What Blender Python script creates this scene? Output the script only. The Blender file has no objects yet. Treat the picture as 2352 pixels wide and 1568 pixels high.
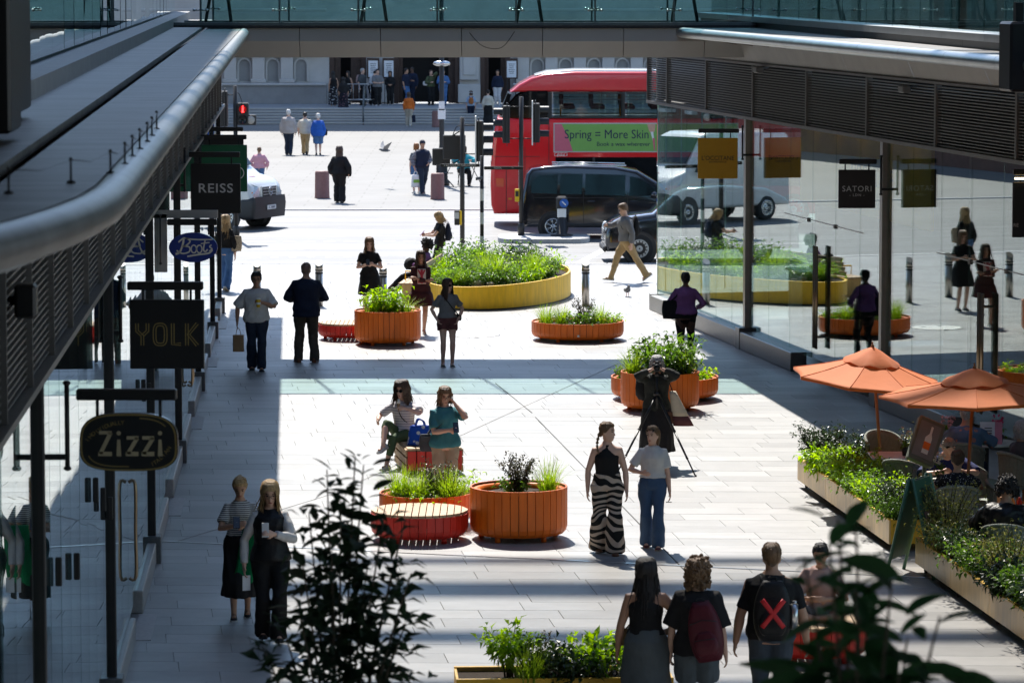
import bpy, bmesh, math, random
from mathutils import Vector, Matrix, noise
import numpy as np
R = math.radians
rnd = random.Random(7)
scene = bpy.context.scene
COL = scene.collection

# ---------------------------------------------------------------- camera
CAM_H, FPX, CX, CY = 7.1, 8820.0, 1176.0, 784.0        # photo measured on a 2352 x 1568 grid
PITCH = math.atan(844.0 / FPX)
cd = bpy.data.cameras.new('camera')
cam = bpy.data.objects.new('camera', cd); COL.objects.link(cam)
cam.location = (0, 0, CAM_H); cam.rotation_euler = (math.pi / 2 - PITCH, 0, 0)
cd.sensor_width = 36; cd.lens = 36 * FPX / 2352; cd.clip_start = .5; cd.clip_end = 1500
cd.dof.use_dof = True; cd.dof.focus_distance = 58; cd.dof.aperture_fstop = 6.3
scene.camera = cam

# ---------------------------------------------------------------- sky, sun, exposure
SUNV = Vector((-.14, .78, 1)).normalized()
world = bpy.data.worlds.new('World'); scene.world = world; world.use_nodes = True
nt = world.node_tree; bgn = nt.nodes['Background']
sky = nt.nodes.new('ShaderNodeTexSky'); sky.sky_type = 'NISHITA'; sky.sun_disc = False; sky.ozone_density = 2.0; sky.dust_density = .3
sky.sun_elevation = math.asin(SUNV.z); sky.sun_rotation = math.atan2(SUNV.x, SUNV.y)
nt.links.new(sky.outputs[0], bgn.inputs[0]); bgn.inputs[1].default_value = .15
sd = bpy.data.lights.new('sun', 'SUN'); sd.energy = 4.7; sd.angle = R(.55); sd.color = (1, .955, .89)
sun = bpy.data.objects.new('sun', sd); COL.objects.link(sun)
sun.location = (0, 60, 60); sun.rotation_euler = SUNV.to_track_quat('Z', 'Y').to_euler()
scene.view_settings.view_transform = 'Standard'; scene.view_settings.look = 'None'
scene.view_settings.exposure = .92; scene.view_settings.gamma = 1
scene.cycles.max_bounces = 8; scene.cycles.transparent_max_bounces = 24
scene.cycles.glossy_bounces = 5; scene.cycles.diffuse_bounces = 4
scene.cycles.sample_clamp_indirect = 6
scene.cycles.use_denoising = True

# ---------------------------------------------------------------- pixel -> place
def ray(px, py):
    u = (px - CX) / FPX; v = -(py - CY) / FPX
    return Vector((u, math.cos(PITCH) + v * math.sin(PITCH), -math.sin(PITCH) + v * math.cos(PITCH)))
def gp(px, py, z=0.0):
    d = ray(px, py); t = (z - CAM_H) / d.z
    return Vector((d.x * t, d.y * t, z))
def pd(px, py, D):
    d = ray(px, py); t = D / d.y
    return Vector((d.x * t, D, CAM_H + d.z * t))

# ---------------------------------------------------------------- materials
MATS = {}
def M(name, col=(.5, .5, .5), rough=.55, metal=0, var=.12, scale=6, bump=0, bscale=40, spec=.5, coat=0, emit=0, sss=0, coord='Object', stretch=(1, 1, 1), sheen=0, objvar=0):
    if name in MATS: return MATS[name]
    m = bpy.data.materials.new(name); m.use_nodes = True; MATS[name] = m
    t = m.node_tree; b = t.nodes['Principled BSDF']; N = t.nodes.new; L = t.links.new
    b.inputs['Roughness'].default_value = rough; b.inputs['Metallic'].default_value = metal
    b.inputs['Specular IOR Level'].default_value = spec
    if coat: b.inputs['Coat Weight'].default_value = coat; b.inputs['Coat Roughness'].default_value = .06
    if sheen: b.inputs['Sheen Weight'].default_value = sheen
    tc = N('ShaderNodeTexCoord'); mp = N('ShaderNodeMapping'); mp.inputs['Scale'].default_value = stretch
    L(tc.outputs[coord], mp.inputs[0])
    nz = N('ShaderNodeTexNoise'); nz.inputs['Scale'].default_value = scale; nz.inputs['Detail'].default_value = 5; nz.inputs['Roughness'].default_value = .6
    L(mp.outputs[0], nz.inputs[0])
    rp = N('ShaderNodeValToRGB')
    rp.color_ramp.elements[0].position = .25; rp.color_ramp.elements[1].position = .75
    rp.color_ramp.elements[0].color = tuple(max(0, c * (1 - var)) for c in col) + (1,)
    rp.color_ramp.elements[1].color = tuple(min(1, c * (1 + var)) for c in col) + (1,)
    L(nz.outputs[0], rp.inputs[0]); L(rp.outputs[0], b.inputs['Base Color'])
    if bump:
        n2 = N('ShaderNodeTexNoise'); n2.inputs['Scale'].default_value = bscale; n2.inputs['Detail'].default_value = 4
        L(mp.outputs[0], n2.inputs[0])
        bp = N('ShaderNodeBump'); bp.inputs['Strength'].default_value = bump; bp.inputs['Distance'].default_value = .02
        L(n2.outputs[0], bp.inputs['Height']); L(bp.outputs[0], b.inputs['Normal'])
    if objvar:
        oi = N('ShaderNodeObjectInfo'); mr = N('ShaderNodeMapRange'); mr.inputs[3].default_value = 1 - objvar; mr.inputs[4].default_value = 1 + objvar * .6; L(oi.outputs['Random'], mr.inputs[0])
        nd = N('ShaderNodeTexNoise'); nd.inputs['Scale'].default_value = 4; nd.inputs['Detail'].default_value = 8; gx = N('ShaderNodeNewGeometry'); ms = N('ShaderNodeMapping'); ms.inputs['Scale'].default_value = (3, 3, .6); L(gx.outputs['Position'], ms.inputs[0]); L(ms.outputs[0], nd.inputs[0])
        md = N('ShaderNodeMapRange'); md.inputs[1].default_value = .3; md.inputs[2].default_value = .75; md.inputs[3].default_value = 1.06; md.inputs[4].default_value = .78; L(nd.outputs[0], md.inputs[0])
        mu = N('ShaderNodeMath'); mu.operation = 'MULTIPLY'; L(mr.outputs[0], mu.inputs[0]); L(md.outputs[0], mu.inputs[1])
        hs = N('ShaderNodeHueSaturation'); L(mu.outputs[0], hs.inputs['Value']); L(rp.outputs[0], hs.inputs['Color']); L(hs.outputs[0], b.inputs['Base Color'])
    if emit:
        b.inputs['Emission Color'].default_value = tuple(col) + (1,); b.inputs['Emission Strength'].default_value = emit
    return m
def nodes_of(m):
    t = m.node_tree
    return t, t.nodes['Principled BSDF'], t.nodes.new, t.links.new
def glass(name, tint=(.8, .9, .88), ior=1.5, wav=.0, wscale=1.2, rough=.0, gain=1.0):
    if name in MATS: return MATS[name]
    m = bpy.data.materials.new(name); m.use_nodes = True; MATS[name] = m
    t = m.node_tree; N = t.nodes.new; L = t.links.new
    t.nodes.remove(t.nodes['Principled BSDF']); out = t.nodes['Material Output']
    tr = N('ShaderNodeBsdfTransparent'); tr.inputs[0].default_value = tuple(tint) + (1,)
    gl = N('ShaderNodeBsdfAnisotropic'); gl.inputs['Roughness'].default_value = rough; gl.inputs[0].default_value = (.93, .97, .97, 1)
    fr = N('ShaderNodeFresnel'); fr.inputs[0].default_value = ior
    mx = N('ShaderNodeMixShader')
    ge = N('ShaderNodeNewGeometry'); io = N('ShaderNodeMapRange'); io.inputs[3].default_value = ior; io.inputs[4].default_value = 1 / ior   # thin pane: both faces reflect alike
    L(ge.outputs['Backfacing'], io.inputs[0]); L(io.outputs[0], fr.inputs[0])
    if wav:
        tc = N('ShaderNodeTexCoord'); mp = N('ShaderNodeMapping'); mp.inputs['Scale'].default_value = (1, 1, .35)
        nz = N('ShaderNodeTexNoise'); nz.inputs['Scale'].default_value = wscale; nz.inputs['Detail'].default_value = 1
        bp = N('ShaderNodeBump'); bp.inputs['Strength'].default_value = wav; bp.inputs['Distance'].default_value = .02
        L(tc.outputs['Object'], mp.inputs[0]); L(mp.outputs[0], nz.inputs[0]); L(nz.outputs[0], bp.inputs['Height'])
        L(bp.outputs[0], gl.inputs['Normal'])
    if gain != 1:
        mu = N('ShaderNodeMath'); mu.operation = 'MULTIPLY'; mu.inputs[1].default_value = gain; mu.use_clamp = True
        L(fr.outputs[0], mu.inputs[0]); L(mu.outputs[0], mx.inputs[0])
    else: L(fr.outputs[0], mx.inputs[0])
    L(tr.outputs[0], mx.inputs[1]); L(gl.outputs[0], mx.inputs[2]); L(mx.outputs[0], out.inputs[0])
    return m

# ---------------------------------------------------------------- mesh builder
class G:
    def __init__(s): s.v = []; s.f = []; s.m = []; s.s = []
    def add(s, vs, fs, mi=0, sm=False):
        b = len(s.v); s.v += [tuple(v) for v in vs]
        for f in fs: s.f.append(tuple(b + i for i in f)); s.m.append(mi); s.s.append(sm)
        return s
    def box(s, c, d, rz=0, mi=0, bev=0, rx=0, ry=0):
        c = Vector(c); hx, hy, hz = d[0] / 2, d[1] / 2, d[2] / 2
        rot = Matrix.Rotation(rz, 3, 'Z') @ Matrix.Rotation(ry, 3, 'Y') @ Matrix.Rotation(rx, 3, 'X')
        if not bev:
            vs = [c + rot @ Vector((x * hx, y * hy, z * hz)) for z in (-1, 1) for x, y in ((-1, -1), (1, -1), (1, 1), (-1, 1))]
            return s.add(vs, [(3, 2, 1, 0), (4, 5, 6, 7), (0, 1, 5, 4), (1, 2, 6, 5), (2, 3, 7, 6), (3, 0, 4, 7)], mi)
        b = min(bev, hx * .9, hy * .9, hz * .9)
        rings = []
        for z, k in ((-hz, b), (-hz + b, 0), (hz - b, 0), (hz, b)):
            x, y = hx - k, hy - k; e = b if k == 0 else 0
            if k == 0: ring = [(-x + b, -y), (x - b, -y), (x, -y + b), (x, y - b), (x - b, y), (-x + b, y), (-x, y - b), (-x, -y + b)]
            else: ring = [(-x, -y), (x, -y), (x, -y), (x, y), (x, y), (-x, y), (-x, y), (-x, -y)]
            rings.append([c + rot @ Vector((p[0], p[1], z)) for p in ring])
        return s.loft(rings, mi=mi, caps=True)
    def loft(s, rings, mi=0, sm=False, caps=True, closed=True):
        n = len(rings[0]); vs = [p for r in rings for p in r]; fs = []
        for i in range(len(rings) - 1):
            for j in range(n if closed else n - 1):
                k = (j + 1) % n
                fs.append((i * n + j, i * n + k, (i + 1) * n + k, (i + 1) * n + j))
        s.add(vs, fs, mi, sm)
        if caps and closed:
            b = len(s.v) - len(vs)
            s.f.append(tuple(b + j for j in reversed(range(n)))); s.m.append(mi); s.s.append(False)
            s.f.append(tuple(b + (len(rings) - 1) * n + j for j in range(n))); s.m.append(mi); s.s.append(False)
        return s
    def tube(s, pts, rad, n=8, mi=0, sm=True, caps=True, flat=1.0, up=(0, 0, 1)):
        pts = [Vector(p) for p in pts]
        if not isinstance(rad, list): rad = [rad] * len(pts)
        rings = []; prev = None
        for i, p in enumerate(pts):
            t = (pts[min(i + 1, len(pts) - 1)] - pts[max(i - 1, 0)])
            if t.length < 1e-9: t = Vector((0, 0, 1))
            t.normalize()
            if prev is None:
                a = Vector(up)
                if abs(a.dot(t)) > .95: a = Vector((0, 1, 0)) if abs(t.y) < .9 else Vector((1, 0, 0))
                x = a.cross(t).normalized()
            else:
                x = prev - t * prev.dot(t)
                x = x.normalized() if x.length > 1e-6 else t.orthogonal().normalized()
            y = t.cross(x); prev = x
            r = rad[i]; rx, ry = (r if isinstance(r, (tuple, list)) else (r, r * flat))
            rings.append([p + x * (rx * math.cos(2 * math.pi * j / n)) + y * (ry * math.sin(2 * math.pi * j / n)) for j in range(n)])
        return s.loft(rings, mi, sm, caps)
    def cyl(s, p0, p1, r0, r1=None, n=12, mi=0, sm=True, caps=True):
        return s.tube([p0, p1], [r0, r0 if r1 is None else r1], n, mi, sm, caps)
    def rev(s, prof, n=24, c=(0, 0, 0), mi=0, sm=True, caps=True):
        rings = [[(c[0] + r * math.cos(2 * math.pi * j / n), c[1] + r * math.sin(2 * math.pi * j / n), c[2] + z) for j in range(n)] for r, z in prof]
        return s.loft(rings, mi, sm, caps)
    def ell(s, c, r, n=12, m=8, mi=0, rot=None):
        rings = []
        for i in range(m + 1):
            a = -math.pi / 2 + math.pi * i / m; k = max(math.cos(a), .02)
            ring = []
            for j in range(n):
                p = Vector((r[0] * k * math.cos(2 * math.pi * j / n), r[1] * k * math.sin(2 * math.pi * j / n), r[2] * math.sin(a)))
                if rot: p = rot @ p
                ring.append(Vector(c) + p)
            rings.append(ring)
        return s.loft(rings, mi, True)
    def prism(s, pts, z0, z1, mi=0, sm=False):
        return s.loft([[(p[0], p[1], z0) for p in pts], [(p[0], p[1], z1) for p in pts]], mi, sm)
    def extr(s, pts, a, b, mi=0, axis='y'):
        # polygon in the (x,z) plane extruded along y, or in (y,z) along x
        if axis == 'y': return s.loft([[(p[0], a, p[1]) for p in pts], [(p[0], b, p[1]) for p in pts]], mi)
        return s.loft([[(a, p[0], p[1]) for p in pts], [(b, p[0], p[1]) for p in pts]], mi)
    def mesh(s, name, mats):
        me = bpy.data.meshes.new(name); me.from_pydata(s.v, [], s.f)
        if not isinstance(mats, (list, tuple)): mats = [mats]
        for m in mats: me.materials.append(m)
        if len(mats) > 1: me.polygons.foreach_set('material_index', s.m)
        me.polygons.foreach_set('use_smooth', s.s); me.update()
        return me
    def obj(s, name, mats, parent=None, loc=(0, 0, 0), rz=0):
        return link(name, s.mesh(name, mats), parent, loc, rz)
def link(name, me, parent=None, loc=(0, 0, 0), rz=0):
    o = bpy.data.objects.new(name, me); COL.objects.link(o); o.location = loc; o.rotation_euler = (0, 0, rz)
    if parent: o.parent = parent
    return o
def empty(name, loc=(0, 0, 0), rz=0, parent=None):
    o = bpy.data.objects.new(name, None); COL.objects.link(o); o.location = loc; o.rotation_euler = (0, 0, rz)
    if parent: o.parent = parent
    o.empty_display_size = .1
    return o
def tag(o, label=None, cat=None, group=None, kind=None):
    if label: o['label'] = label
    if cat: o['category'] = cat
    if group: o['group'] = group
    if kind: o['kind'] = kind
    return o
def thing(name, label, cat, loc=(0, 0, 0), rz=0, group=None):
    return tag(empty(name, loc, rz), label, cat, group)
def copy_tree(o, parent=None):
    kids = list(o.children); c = o.copy(); COL.objects.link(c)
    if parent: c.parent = parent
    for k in kids: copy_tree(k, c)
    return c
# lettering: mesh made from a text curve, centred, lying in local x-z facing -y
def bake(sc, o):
    with bpy.context.temp_override(scene=sc, view_layer=sc.view_layers[0]):
        dg = bpy.context.evaluated_depsgraph_get(); return bpy.data.meshes.new_from_object(o.evaluated_get(dg))
TEXTC = {}; TXT = bpy.data.scenes.new('typesetting')
def text_mesh(body, size, depth=.004, shear=0, spacing=1.0, bold=0):
    key = (body, size, depth, shear, spacing, bold)
    if key in TEXTC: return TEXTC[key]
    cu = bpy.data.curves.new('lettering', 'FONT'); cu.body = body; cu.size = size; cu.extrude = depth; cu.shear = shear
    cu.align_x = 'CENTER'; cu.align_y = 'CENTER'; cu.space_character = spacing; cu.offset = bold; cu.resolution_u = 3
    o = bpy.data.objects.new('lettering', cu); TXT.collection.objects.link(o)
    me = bake(TXT, o); bpy.data.objects.remove(o)
    me.transform(Matrix.Rotation(math.pi / 2, 4, 'X')); TEXTC[key] = me
    return me
def letters(body, size, mat, parent, loc, sx=1.0, rz=0, ry=0, **k):
    me = text_mesh(body, size, **k).copy(); me.materials.clear(); me.materials.append(mat)
    o = link('lettering', me, parent, loc, rz); o.scale = (sx, 1, 1); o.rotation_euler = (0, ry, rz)
    return o
def ribbon(g, pts, w, y=0.0, d=.004, mi=0):
    # flat brush stroke in the local x-z plane; w a number or a list
    n = len(pts); L_, R_ = [], []
    for i, (x, z) in enumerate(pts):
        a = pts[max(i - 1, 0)]; b = pts[min(i + 1, n - 1)]
        tx, tz = b[0] - a[0], b[1] - a[1]; l = math.hypot(tx, tz) or 1
        ww = (w[i] if isinstance(w, (list, tuple)) else w) / 2
        L_.append((x - tz / l * ww, z + tx / l * ww)); R_.append((x + tz / l * ww, z - tx / l * ww))
    for i in range(n - 1):
        q = [L_[i], L_[i + 1], R_[i + 1], R_[i]]
        g.add([(p[0], y - d, p[1]) for p in q], [(0, 1, 2, 3)], mi)
def spline(pts, k=6):
    out = []; n = len(pts)
    P = [pts[0]] + list(pts) + [pts[-1]]
    for i in range(1, n):
        p0, p1, p2, p3 = [Vector(p) for p in P[i - 1:i + 3]]
        for j in range(k):
            t = j / k
            out.append(.5 * ((2 * p1) + (p2 - p0) * t + (2 * p0 - 5 * p1 + 4 * p2 - p3) * t * t + (3 * p1 - p0 - 3 * p2 + p3) * t ** 3))
    out.append(Vector(pts[-1])); return out
def n3(x, y, z): return noise.noise(Vector((x, y, z)))
# ================================================================ SETTING
LRZ, RRZ = math.atan(.052), math.atan(.168)
def lw(D): return -1.975 - .052 * D          # x of the glass wall on the left / right at distance D
def rw(D): return 2.89 + .168 * (82.4 - D)
M_stone = M('pave_stone', (.50, .49, .475), .5, var=.10, scale=1.3, bump=.12, bscale=60, spec=.45)
def paving_material():
    m = M('pave_slab', (.325, .32, .31), .42, var=.12, scale=2.2, bump=.10, bscale=90, spec=.5)
    t, b, N, L = nodes_of(m)
    oi = N('ShaderNodeObjectInfo'); geo = N('ShaderNodeNewGeometry')
    src = b.inputs['Base Color'].links[0].from_socket
    hs = N('ShaderNodeHueSaturation')
    mr = N('ShaderNodeMapRange'); mr.inputs[3].default_value = .80; mr.inputs[4].default_value = 1.10
    ad = N('ShaderNodeMath'); ad.operation = 'ADD'; fr = N('ShaderNodeMath'); fr.operation = 'FRACT'
    L(oi.outputs['Random'], ad.inputs[0]); L(geo.outputs['Random Per Island'], ad.inputs[1]); L(ad.outputs[0], fr.inputs[0])
    L(fr.outputs[0], mr.inputs[0]); L(mr.outputs[0], hs.inputs['Value']); L(src, hs.inputs['Color'])
    # gum spots, drips and dirt
    tc = N('ShaderNodeTexCoord'); vo = N('ShaderNodeTexVoronoi'); vo.inputs['Scale'].default_value = 2.3
    gx = N('ShaderNodeNewGeometry'); L(gx.outputs['Position'], vo.inputs[0])
    lt = N('ShaderNodeMath'); lt.operation = 'LESS_THAN'; lt.inputs[1].default_value = .045; L(vo.outputs['Distance'], lt.inputs[0])
    nz = N('ShaderNodeTexNoise'); nz.inputs['Scale'].default_value = .55; nz.inputs['Detail'].default_value = 7; L(gx.outputs['Position'], nz.inputs[0])
    rp = N('ShaderNodeMapRange'); rp.inputs[1].default_value = .35; rp.inputs[2].default_value = .7; rp.inputs[3].default_value = 1.04; rp.inputs[4].default_value = .86
    L(nz.outputs[0], rp.inputs[0])
    mu = N('ShaderNodeMix'); mu.data_type = 'RGBA'; mu.blend_type = 'MULTIPLY'; mu.inputs[0].default_value = 1
    L(hs.outputs[0], mu.inputs[6]); L(rp.outputs[0], mu.inputs[7])
    m2 = N('ShaderNodeMix'); m2.data_type = 'RGBA'; m2.inputs[7].default_value = (.17, .17, .165, 1)
    sc = N('ShaderNodeMath'); sc.operation = 'MULTIPLY'; sc.inputs[1].default_value = .45; L(lt.outputs[0], sc.inputs[0])
    L(sc.outputs[0], m2.inputs[0]); L(mu.outputs[2], m2.inputs[6]); L(m2.outputs[2], b.inputs['Base Color'])
    ro = N('ShaderNodeMapRange'); ro.inputs[3].default_value = .36; ro.inputs[4].default_value = .56; L(nz.outputs[0], ro.inputs[0]); L(ro.outputs[0], b.inputs['Roughness'])
    return m
M_pave = paving_material()
M_mortar = M('mortar_joint', (.30, .295, .285), .9, var=.2)
M_asph = M('asphalt', (.135, .135, .134), .55, var=.2, scale=1.1, bump=.35, bscale=70, spec=.55)
M_piazza = M('piazza_stone', (.20, .196, .186), .7, var=.25, scale=.35, bump=.25, bscale=6, spec=.4)
M_white = M('road_paint', (.75, .74, .7), .6, var=.25, scale=5)
M_beton = M('far_ground', (.3, .3, .29), .8)

tag(G().add([(-300, -60, -.13), (300, -60, -.13), (300, 700, -.13), (-300, 700, -.13)], [(0, 1, 2, 3)]).obj('ground', M_beton), kind='structure')
ROAD0, ROAD1, STEP0, RZ = 94.6, 116.5, 181.5, -.04
road = tag(G().add([(-200, ROAD0, RZ), (200, ROAD0, RZ), (200, ROAD1, RZ), (-200, ROAD1, RZ)], [(0, 1, 2, 3)]).obj('road', M_asph), kind='structure')
# flagstone courses of the cathedral square, laid by the sheet: too far off to pick apart
pz = tag(G().box((0, (ROAD1 + 230) / 2, -.05), (400, 230 - ROAD1, .1)).obj('piazza_pavement', M_piazza), kind='structure')
pzm = MATS['piazza_stone']; t_, b_, N_, L_ = nodes_of(pzm)
brk = N_('ShaderNodeTexBrick'); brk.inputs['Scale'].default_value = 1; brk.inputs['Brick Width'].default_value = 1.6; brk.inputs['Row Height'].default_value = 1.1; brk.inputs['Mortar Size'].default_value = .03
brk.inputs['Color1'].default_value = (.21, .206, .196, 1); brk.inputs['Color2'].default_value = (.21, .206, .196, 1); brk.inputs['Mortar'].default_value = (.13, .128, .12, 1)
tc_ = N_('ShaderNodeTexCoord'); L_(tc_.outputs['Object'], brk.inputs[0])
src_ = b_.inputs['Base Color'].links[0].from_socket
mm_ = N_('ShaderNodeMix'); mm_.data_type = 'RGBA'; mm_.inputs[0].default_value = .5; L_(src_, mm_.inputs[6]); L_(brk.outputs[0], mm_.inputs[7]); L_(mm_.outputs[2], b_.inputs['Base Color'])

plaza = tag(G().box((0, (ROAD0 - .35 + 6) / 2, -.062), (70, ROAD0 - .35 - 6, .1)).obj('pavement', M_mortar), kind='structure')
# slabs: courses across the plaza, joints running with its axis
SA = math.atan(.105)
def slab_xy(u, v): return (u * math.cos(SA * .25) - v * math.sin(SA), v * math.cos(SA) - u * .028)
cells = []
cd_ = .56; row = 0; v = 34.0
while v < ROAD0 + .9:
    u = -14 - rnd.random() * .6
    while u < 26:
        w = rnd.choice((.9, .9, 1.05, 1.2)); x, y = slab_xy(u + w / 2, v + cd_ / 2)
        if y < ROAD0 - .9 and y > 34:
            inside = (lw(y) - .7 < x < rw(y) + .7) if y < 82 else True
            if inside and abs(x) < 20: cells.append((y, x, u, v, w))
        u += w
    v += cd_; row += 1
def slab_geo(g, w, cx, cy, dz):
    gp_ = .0017; hw, hd = w / 2 - gp_, cd_ / 2 - gp_
    def q(a, b, z):
        p = slab_xy(a, b); o = slab_xy(0, 0); return (cx + p[0] - o[0], cy + p[1] - o[1], z)
    t = .0015
    g.add([q(-hw, -hd, -.02), q(hw, -hd, -.02), q(hw, hd, -.02), q(-hw, hd, -.02), q(-hw, -hd, dz - .003), q(hw, -hd, dz - .003), q(hw, hd, dz - .003), q(-hw, hd, dz - .003),
           q(-hw + .003, -hd + .003, dz), q(hw - .003, -hd + .003, dz), q(hw - .003, hd - .003, dz), q(-hw + .003, hd - .003, dz)],
          [(0, 1, 5, 4), (1, 2, 6, 5), (2, 3, 7, 6), (3, 0, 4, 7), (4, 5, 9, 8), (5, 6, 10, 9), (6, 7, 11, 10), (7, 4, 8, 11), (8, 9, 10, 11)])
cells.sort()
near = [c for c in cells if -5.6 < c[1] / c[0] * 44 < 6.2][:300]; near_set = set(near)
slab_me = {w: None for w in (.9, 1.05, 1.2)}
for w in slab_me:
    g = G(); slab_geo(g, w, 0, 0, 0); slab_me[w] = g.mesh('slab', M_pave)
for y, x, u, v, w in near:
    o = link('slab', slab_me[w], plaza, (x, y, -rnd.random() * .0025))
gS = G()
for c in cells:
    if c not in near_set: slab_geo(gS, c[4], c[1], c[0], -rnd.random() * .0025)
tag(gS.obj('slab_field', M_pave, plaza), kind='stuff')
# kerb stones along the road, drainage strip, expansion joints, iron covers
M_kerb = M('kerb_granite', (.42, .41, .40), .6, var=.18, scale=20)
kb = tag(empty('kerb', (0, 0, 0)), kind='structure')
g = G().box((0, 0, 0), (.895, .32, .24), bev=.02); km = g.mesh('kerb_stone', M_kerb)
for i in range(50): link('kerb_stone', km, kb, (-22.4 + i * .9, ROAD0 - .19, -.121))
tag(G().box((0, ROAD1 - .1, -.065), (300, .3, .13), bev=.02).obj('kerb_strip', M_kerb), kind='structure')
M_steel = M('brushed_steel', (.62, .62, .61), .28, 1, var=.06, scale=3, stretch=(1, 1, 18))
a, b = gp(340, 1241), gp(2352, 1336)
an = math.atan2(b.y - a.y, b.x - a.x)
tag(G().box((0, 0, 0), ((b - a).length, .055, .006), bev=.002).obj('drain_channel', M_steel, None, ((a.x + b.x) / 2, (a.y + b.y) / 2, .0035), an), 'thin bright steel drainage strip running across the plaza paving', 'drain')
M_joint = M('joint_rubber', (.05, .05, .05), .8)
for k, (p, q) in enumerate((((1138, 880), (1222, 948)), ((1230, 958), (1575, 1312)), ((795, 1120), (1420, 835)), ((400, 1245), (760, 1135)))):
    a, b = gp(*p), gp(*q)
    tag(G().box((0, 0, 0), ((b - a).length, .016 if k < 2 else .007, .004)).obj('expansion_joint', M_joint if k < 2 else M_mortar, None, ((a.x + b.x) / 2, (a.y + b.y) / 2, .0028), math.atan2(b.y - a.y, b.x - a.x)), kind='structure')
M_iron = M('cast_iron', (.36, .36, .35), .5, .5, var=.2, scale=30, bump=.5, bscale=120)
p = gp(1088, 769)
mh = tag(G().rev([(.52, 0), (.52, .004), (.47, .006), (0.01, .006)], 36).obj('manhole_cover', M_iron, None, (p.x, p.y, .001)), 'round iron service cover flush in the sunlit paving', 'manhole cover')
for px, py in ((1115, 767), (1095, 775), (1068, 766)):
    q = gp(px, py); tag(G().rev([(.05, 0), (.05, .003), (.01, .003)], 10).obj('lifting_key_hole', M_joint, mh, (q.x - p.x, q.y - p.y, .0055)))

# tyre-polished streaks along the carriageway
t_, b_, N_, L_ = nodes_of(M_asph); tc_ = N_('ShaderNodeTexCoord'); mp_ = N_('ShaderNodeMapping'); mp_.inputs['Scale'].default_value = (.05, 1.1, 1); L_(tc_.outputs['Object'], mp_.inputs[0])
nz_ = N_('ShaderNodeTexNoise'); nz_.inputs['Scale'].default_value = 1.6; nz_.inputs['Detail'].default_value = 6; L_(mp_.outputs[0], nz_.inputs[0]); rp_ = N_('ShaderNodeMapRange'); rp_.inputs[1].default_value = .3; rp_.inputs[2].default_value = .7; rp_.inputs[3].default_value = .62; rp_.inputs[4].default_value = 1.35; L_(nz_.outputs[0], rp_.inputs[0])
mm_ = N_('ShaderNodeMix'); mm_.data_type = 'RGBA'; mm_.blend_type = 'MULTIPLY'; mm_.inputs[0].default_value = 1; L_(b_.inputs['Base Color'].links[0].from_socket, mm_.inputs[6]); L_(rp_.outputs[0], mm_.inputs[7]); L_(mm_.outputs[2], b_.inputs['Base Color'])
# road markings
def mark(poly, z=RZ + .004):
    tag(G().add([(p.x, p.y, z) for p in poly], [tuple(range(len(poly)))]).obj('road_marking', M_white), kind='structure')
def mk(x0, y0, x1, y1, w):
    a, b = gp(x0, y0, RZ), gp(x1, y1, RZ); d = (b - a).normalized(); n = Vector((-d.y, d.x, 0)) * w / 2
    mark([a - n, b - n, b + n, a + n])
mk(1332, 603, 1392, 571, .22)
mk(430, 576, 1130, 566, .10)
for i in range(14): mk(580 + i * 42, 592 - i * .5, 596 + i * 42, 591.6 - i * .5, .13)
for i in range(12): mk(560 + i * 46, 556 - i * .3, 586 + i * 46, 555.7 - i * .3, .12)
mk(460, 512, 1130, 500, .12)
mk(1140, 592, 1000, 604, .12)

# ================================================================ BUILDINGS EITHER SIDE
M_alu = M('canopy_aluminium', (.125, .12, .115), .55, .15, var=.5, scale=1.6, bump=.10, bscale=6, stretch=(.6, 3.5, 2))
M_pipe = M('pipe_edge', (.30, .31, .32), .34, .8, var=.12, scale=3)
M_pipel = M('pipe_edge_dull', (.15, .148, .145), .42, .6, var=.35, scale=2.5, bump=.08, bscale=5)
M_slat = M('louvre_slat', (.17, .165, .16), .5, .4, var=.12)
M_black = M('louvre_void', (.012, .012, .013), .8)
M_mull = M('mullion_dark', (.02, .02, .021), .6, 0, spec=.25)
M_mullr = M('mullion_bronze', (.30, .29, .275), .35, .7)
M_soff = M('soffit_panel', (.33, .31, .29), .6, var=.1, scale=2)
M_plinth = M('plinth_granite', (.10, .10, .10), .35, var=.2, scale=40)
M_plith2 = M('plinth_pale', (.36, .35, .33), .4, var=.15, scale=20)
M_glass = glass('shop_glass', (.74, .84, .81), 1.5, .020, .7, gain=1.3)
M_glassl = glass('shop_glass_wavy', (.74, .84, .83), 1.5, .022, .8)
M_edge = M('glass_edge', (.35, .55, .50), .15, 0, spec=.9)
M_dark = M('cladding_black', (.018, .018, .02), .45, .3)
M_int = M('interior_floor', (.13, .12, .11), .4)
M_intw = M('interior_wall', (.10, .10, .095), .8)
M_rub = M('black_metal', (.02, .02, .021), .42, .4)
M_upg = M('upper_glazing', (.03, .05, .05), .12, 0, var=.2, scale=.6, spec=.9)

def wall_pane(parent, y0, y1, z0, z1, x=0.0, mat=None, tilt=0):
    w = y1 - y0; g = G().box((0, 0, 0), (.014, w - .008, z1 - z0)); o = g.obj('pane', mat or M_glass, parent, (x, (y0 + y1) / 2, (z0 + z1) / 2), tilt)
    return o
def edge_x(kind, D):
    if kind == 'L': return -.91 - .057 * D - (max(0, 19 - D) ** 2) / 36
    return 3.2 + .118 * (72 - D)

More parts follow.
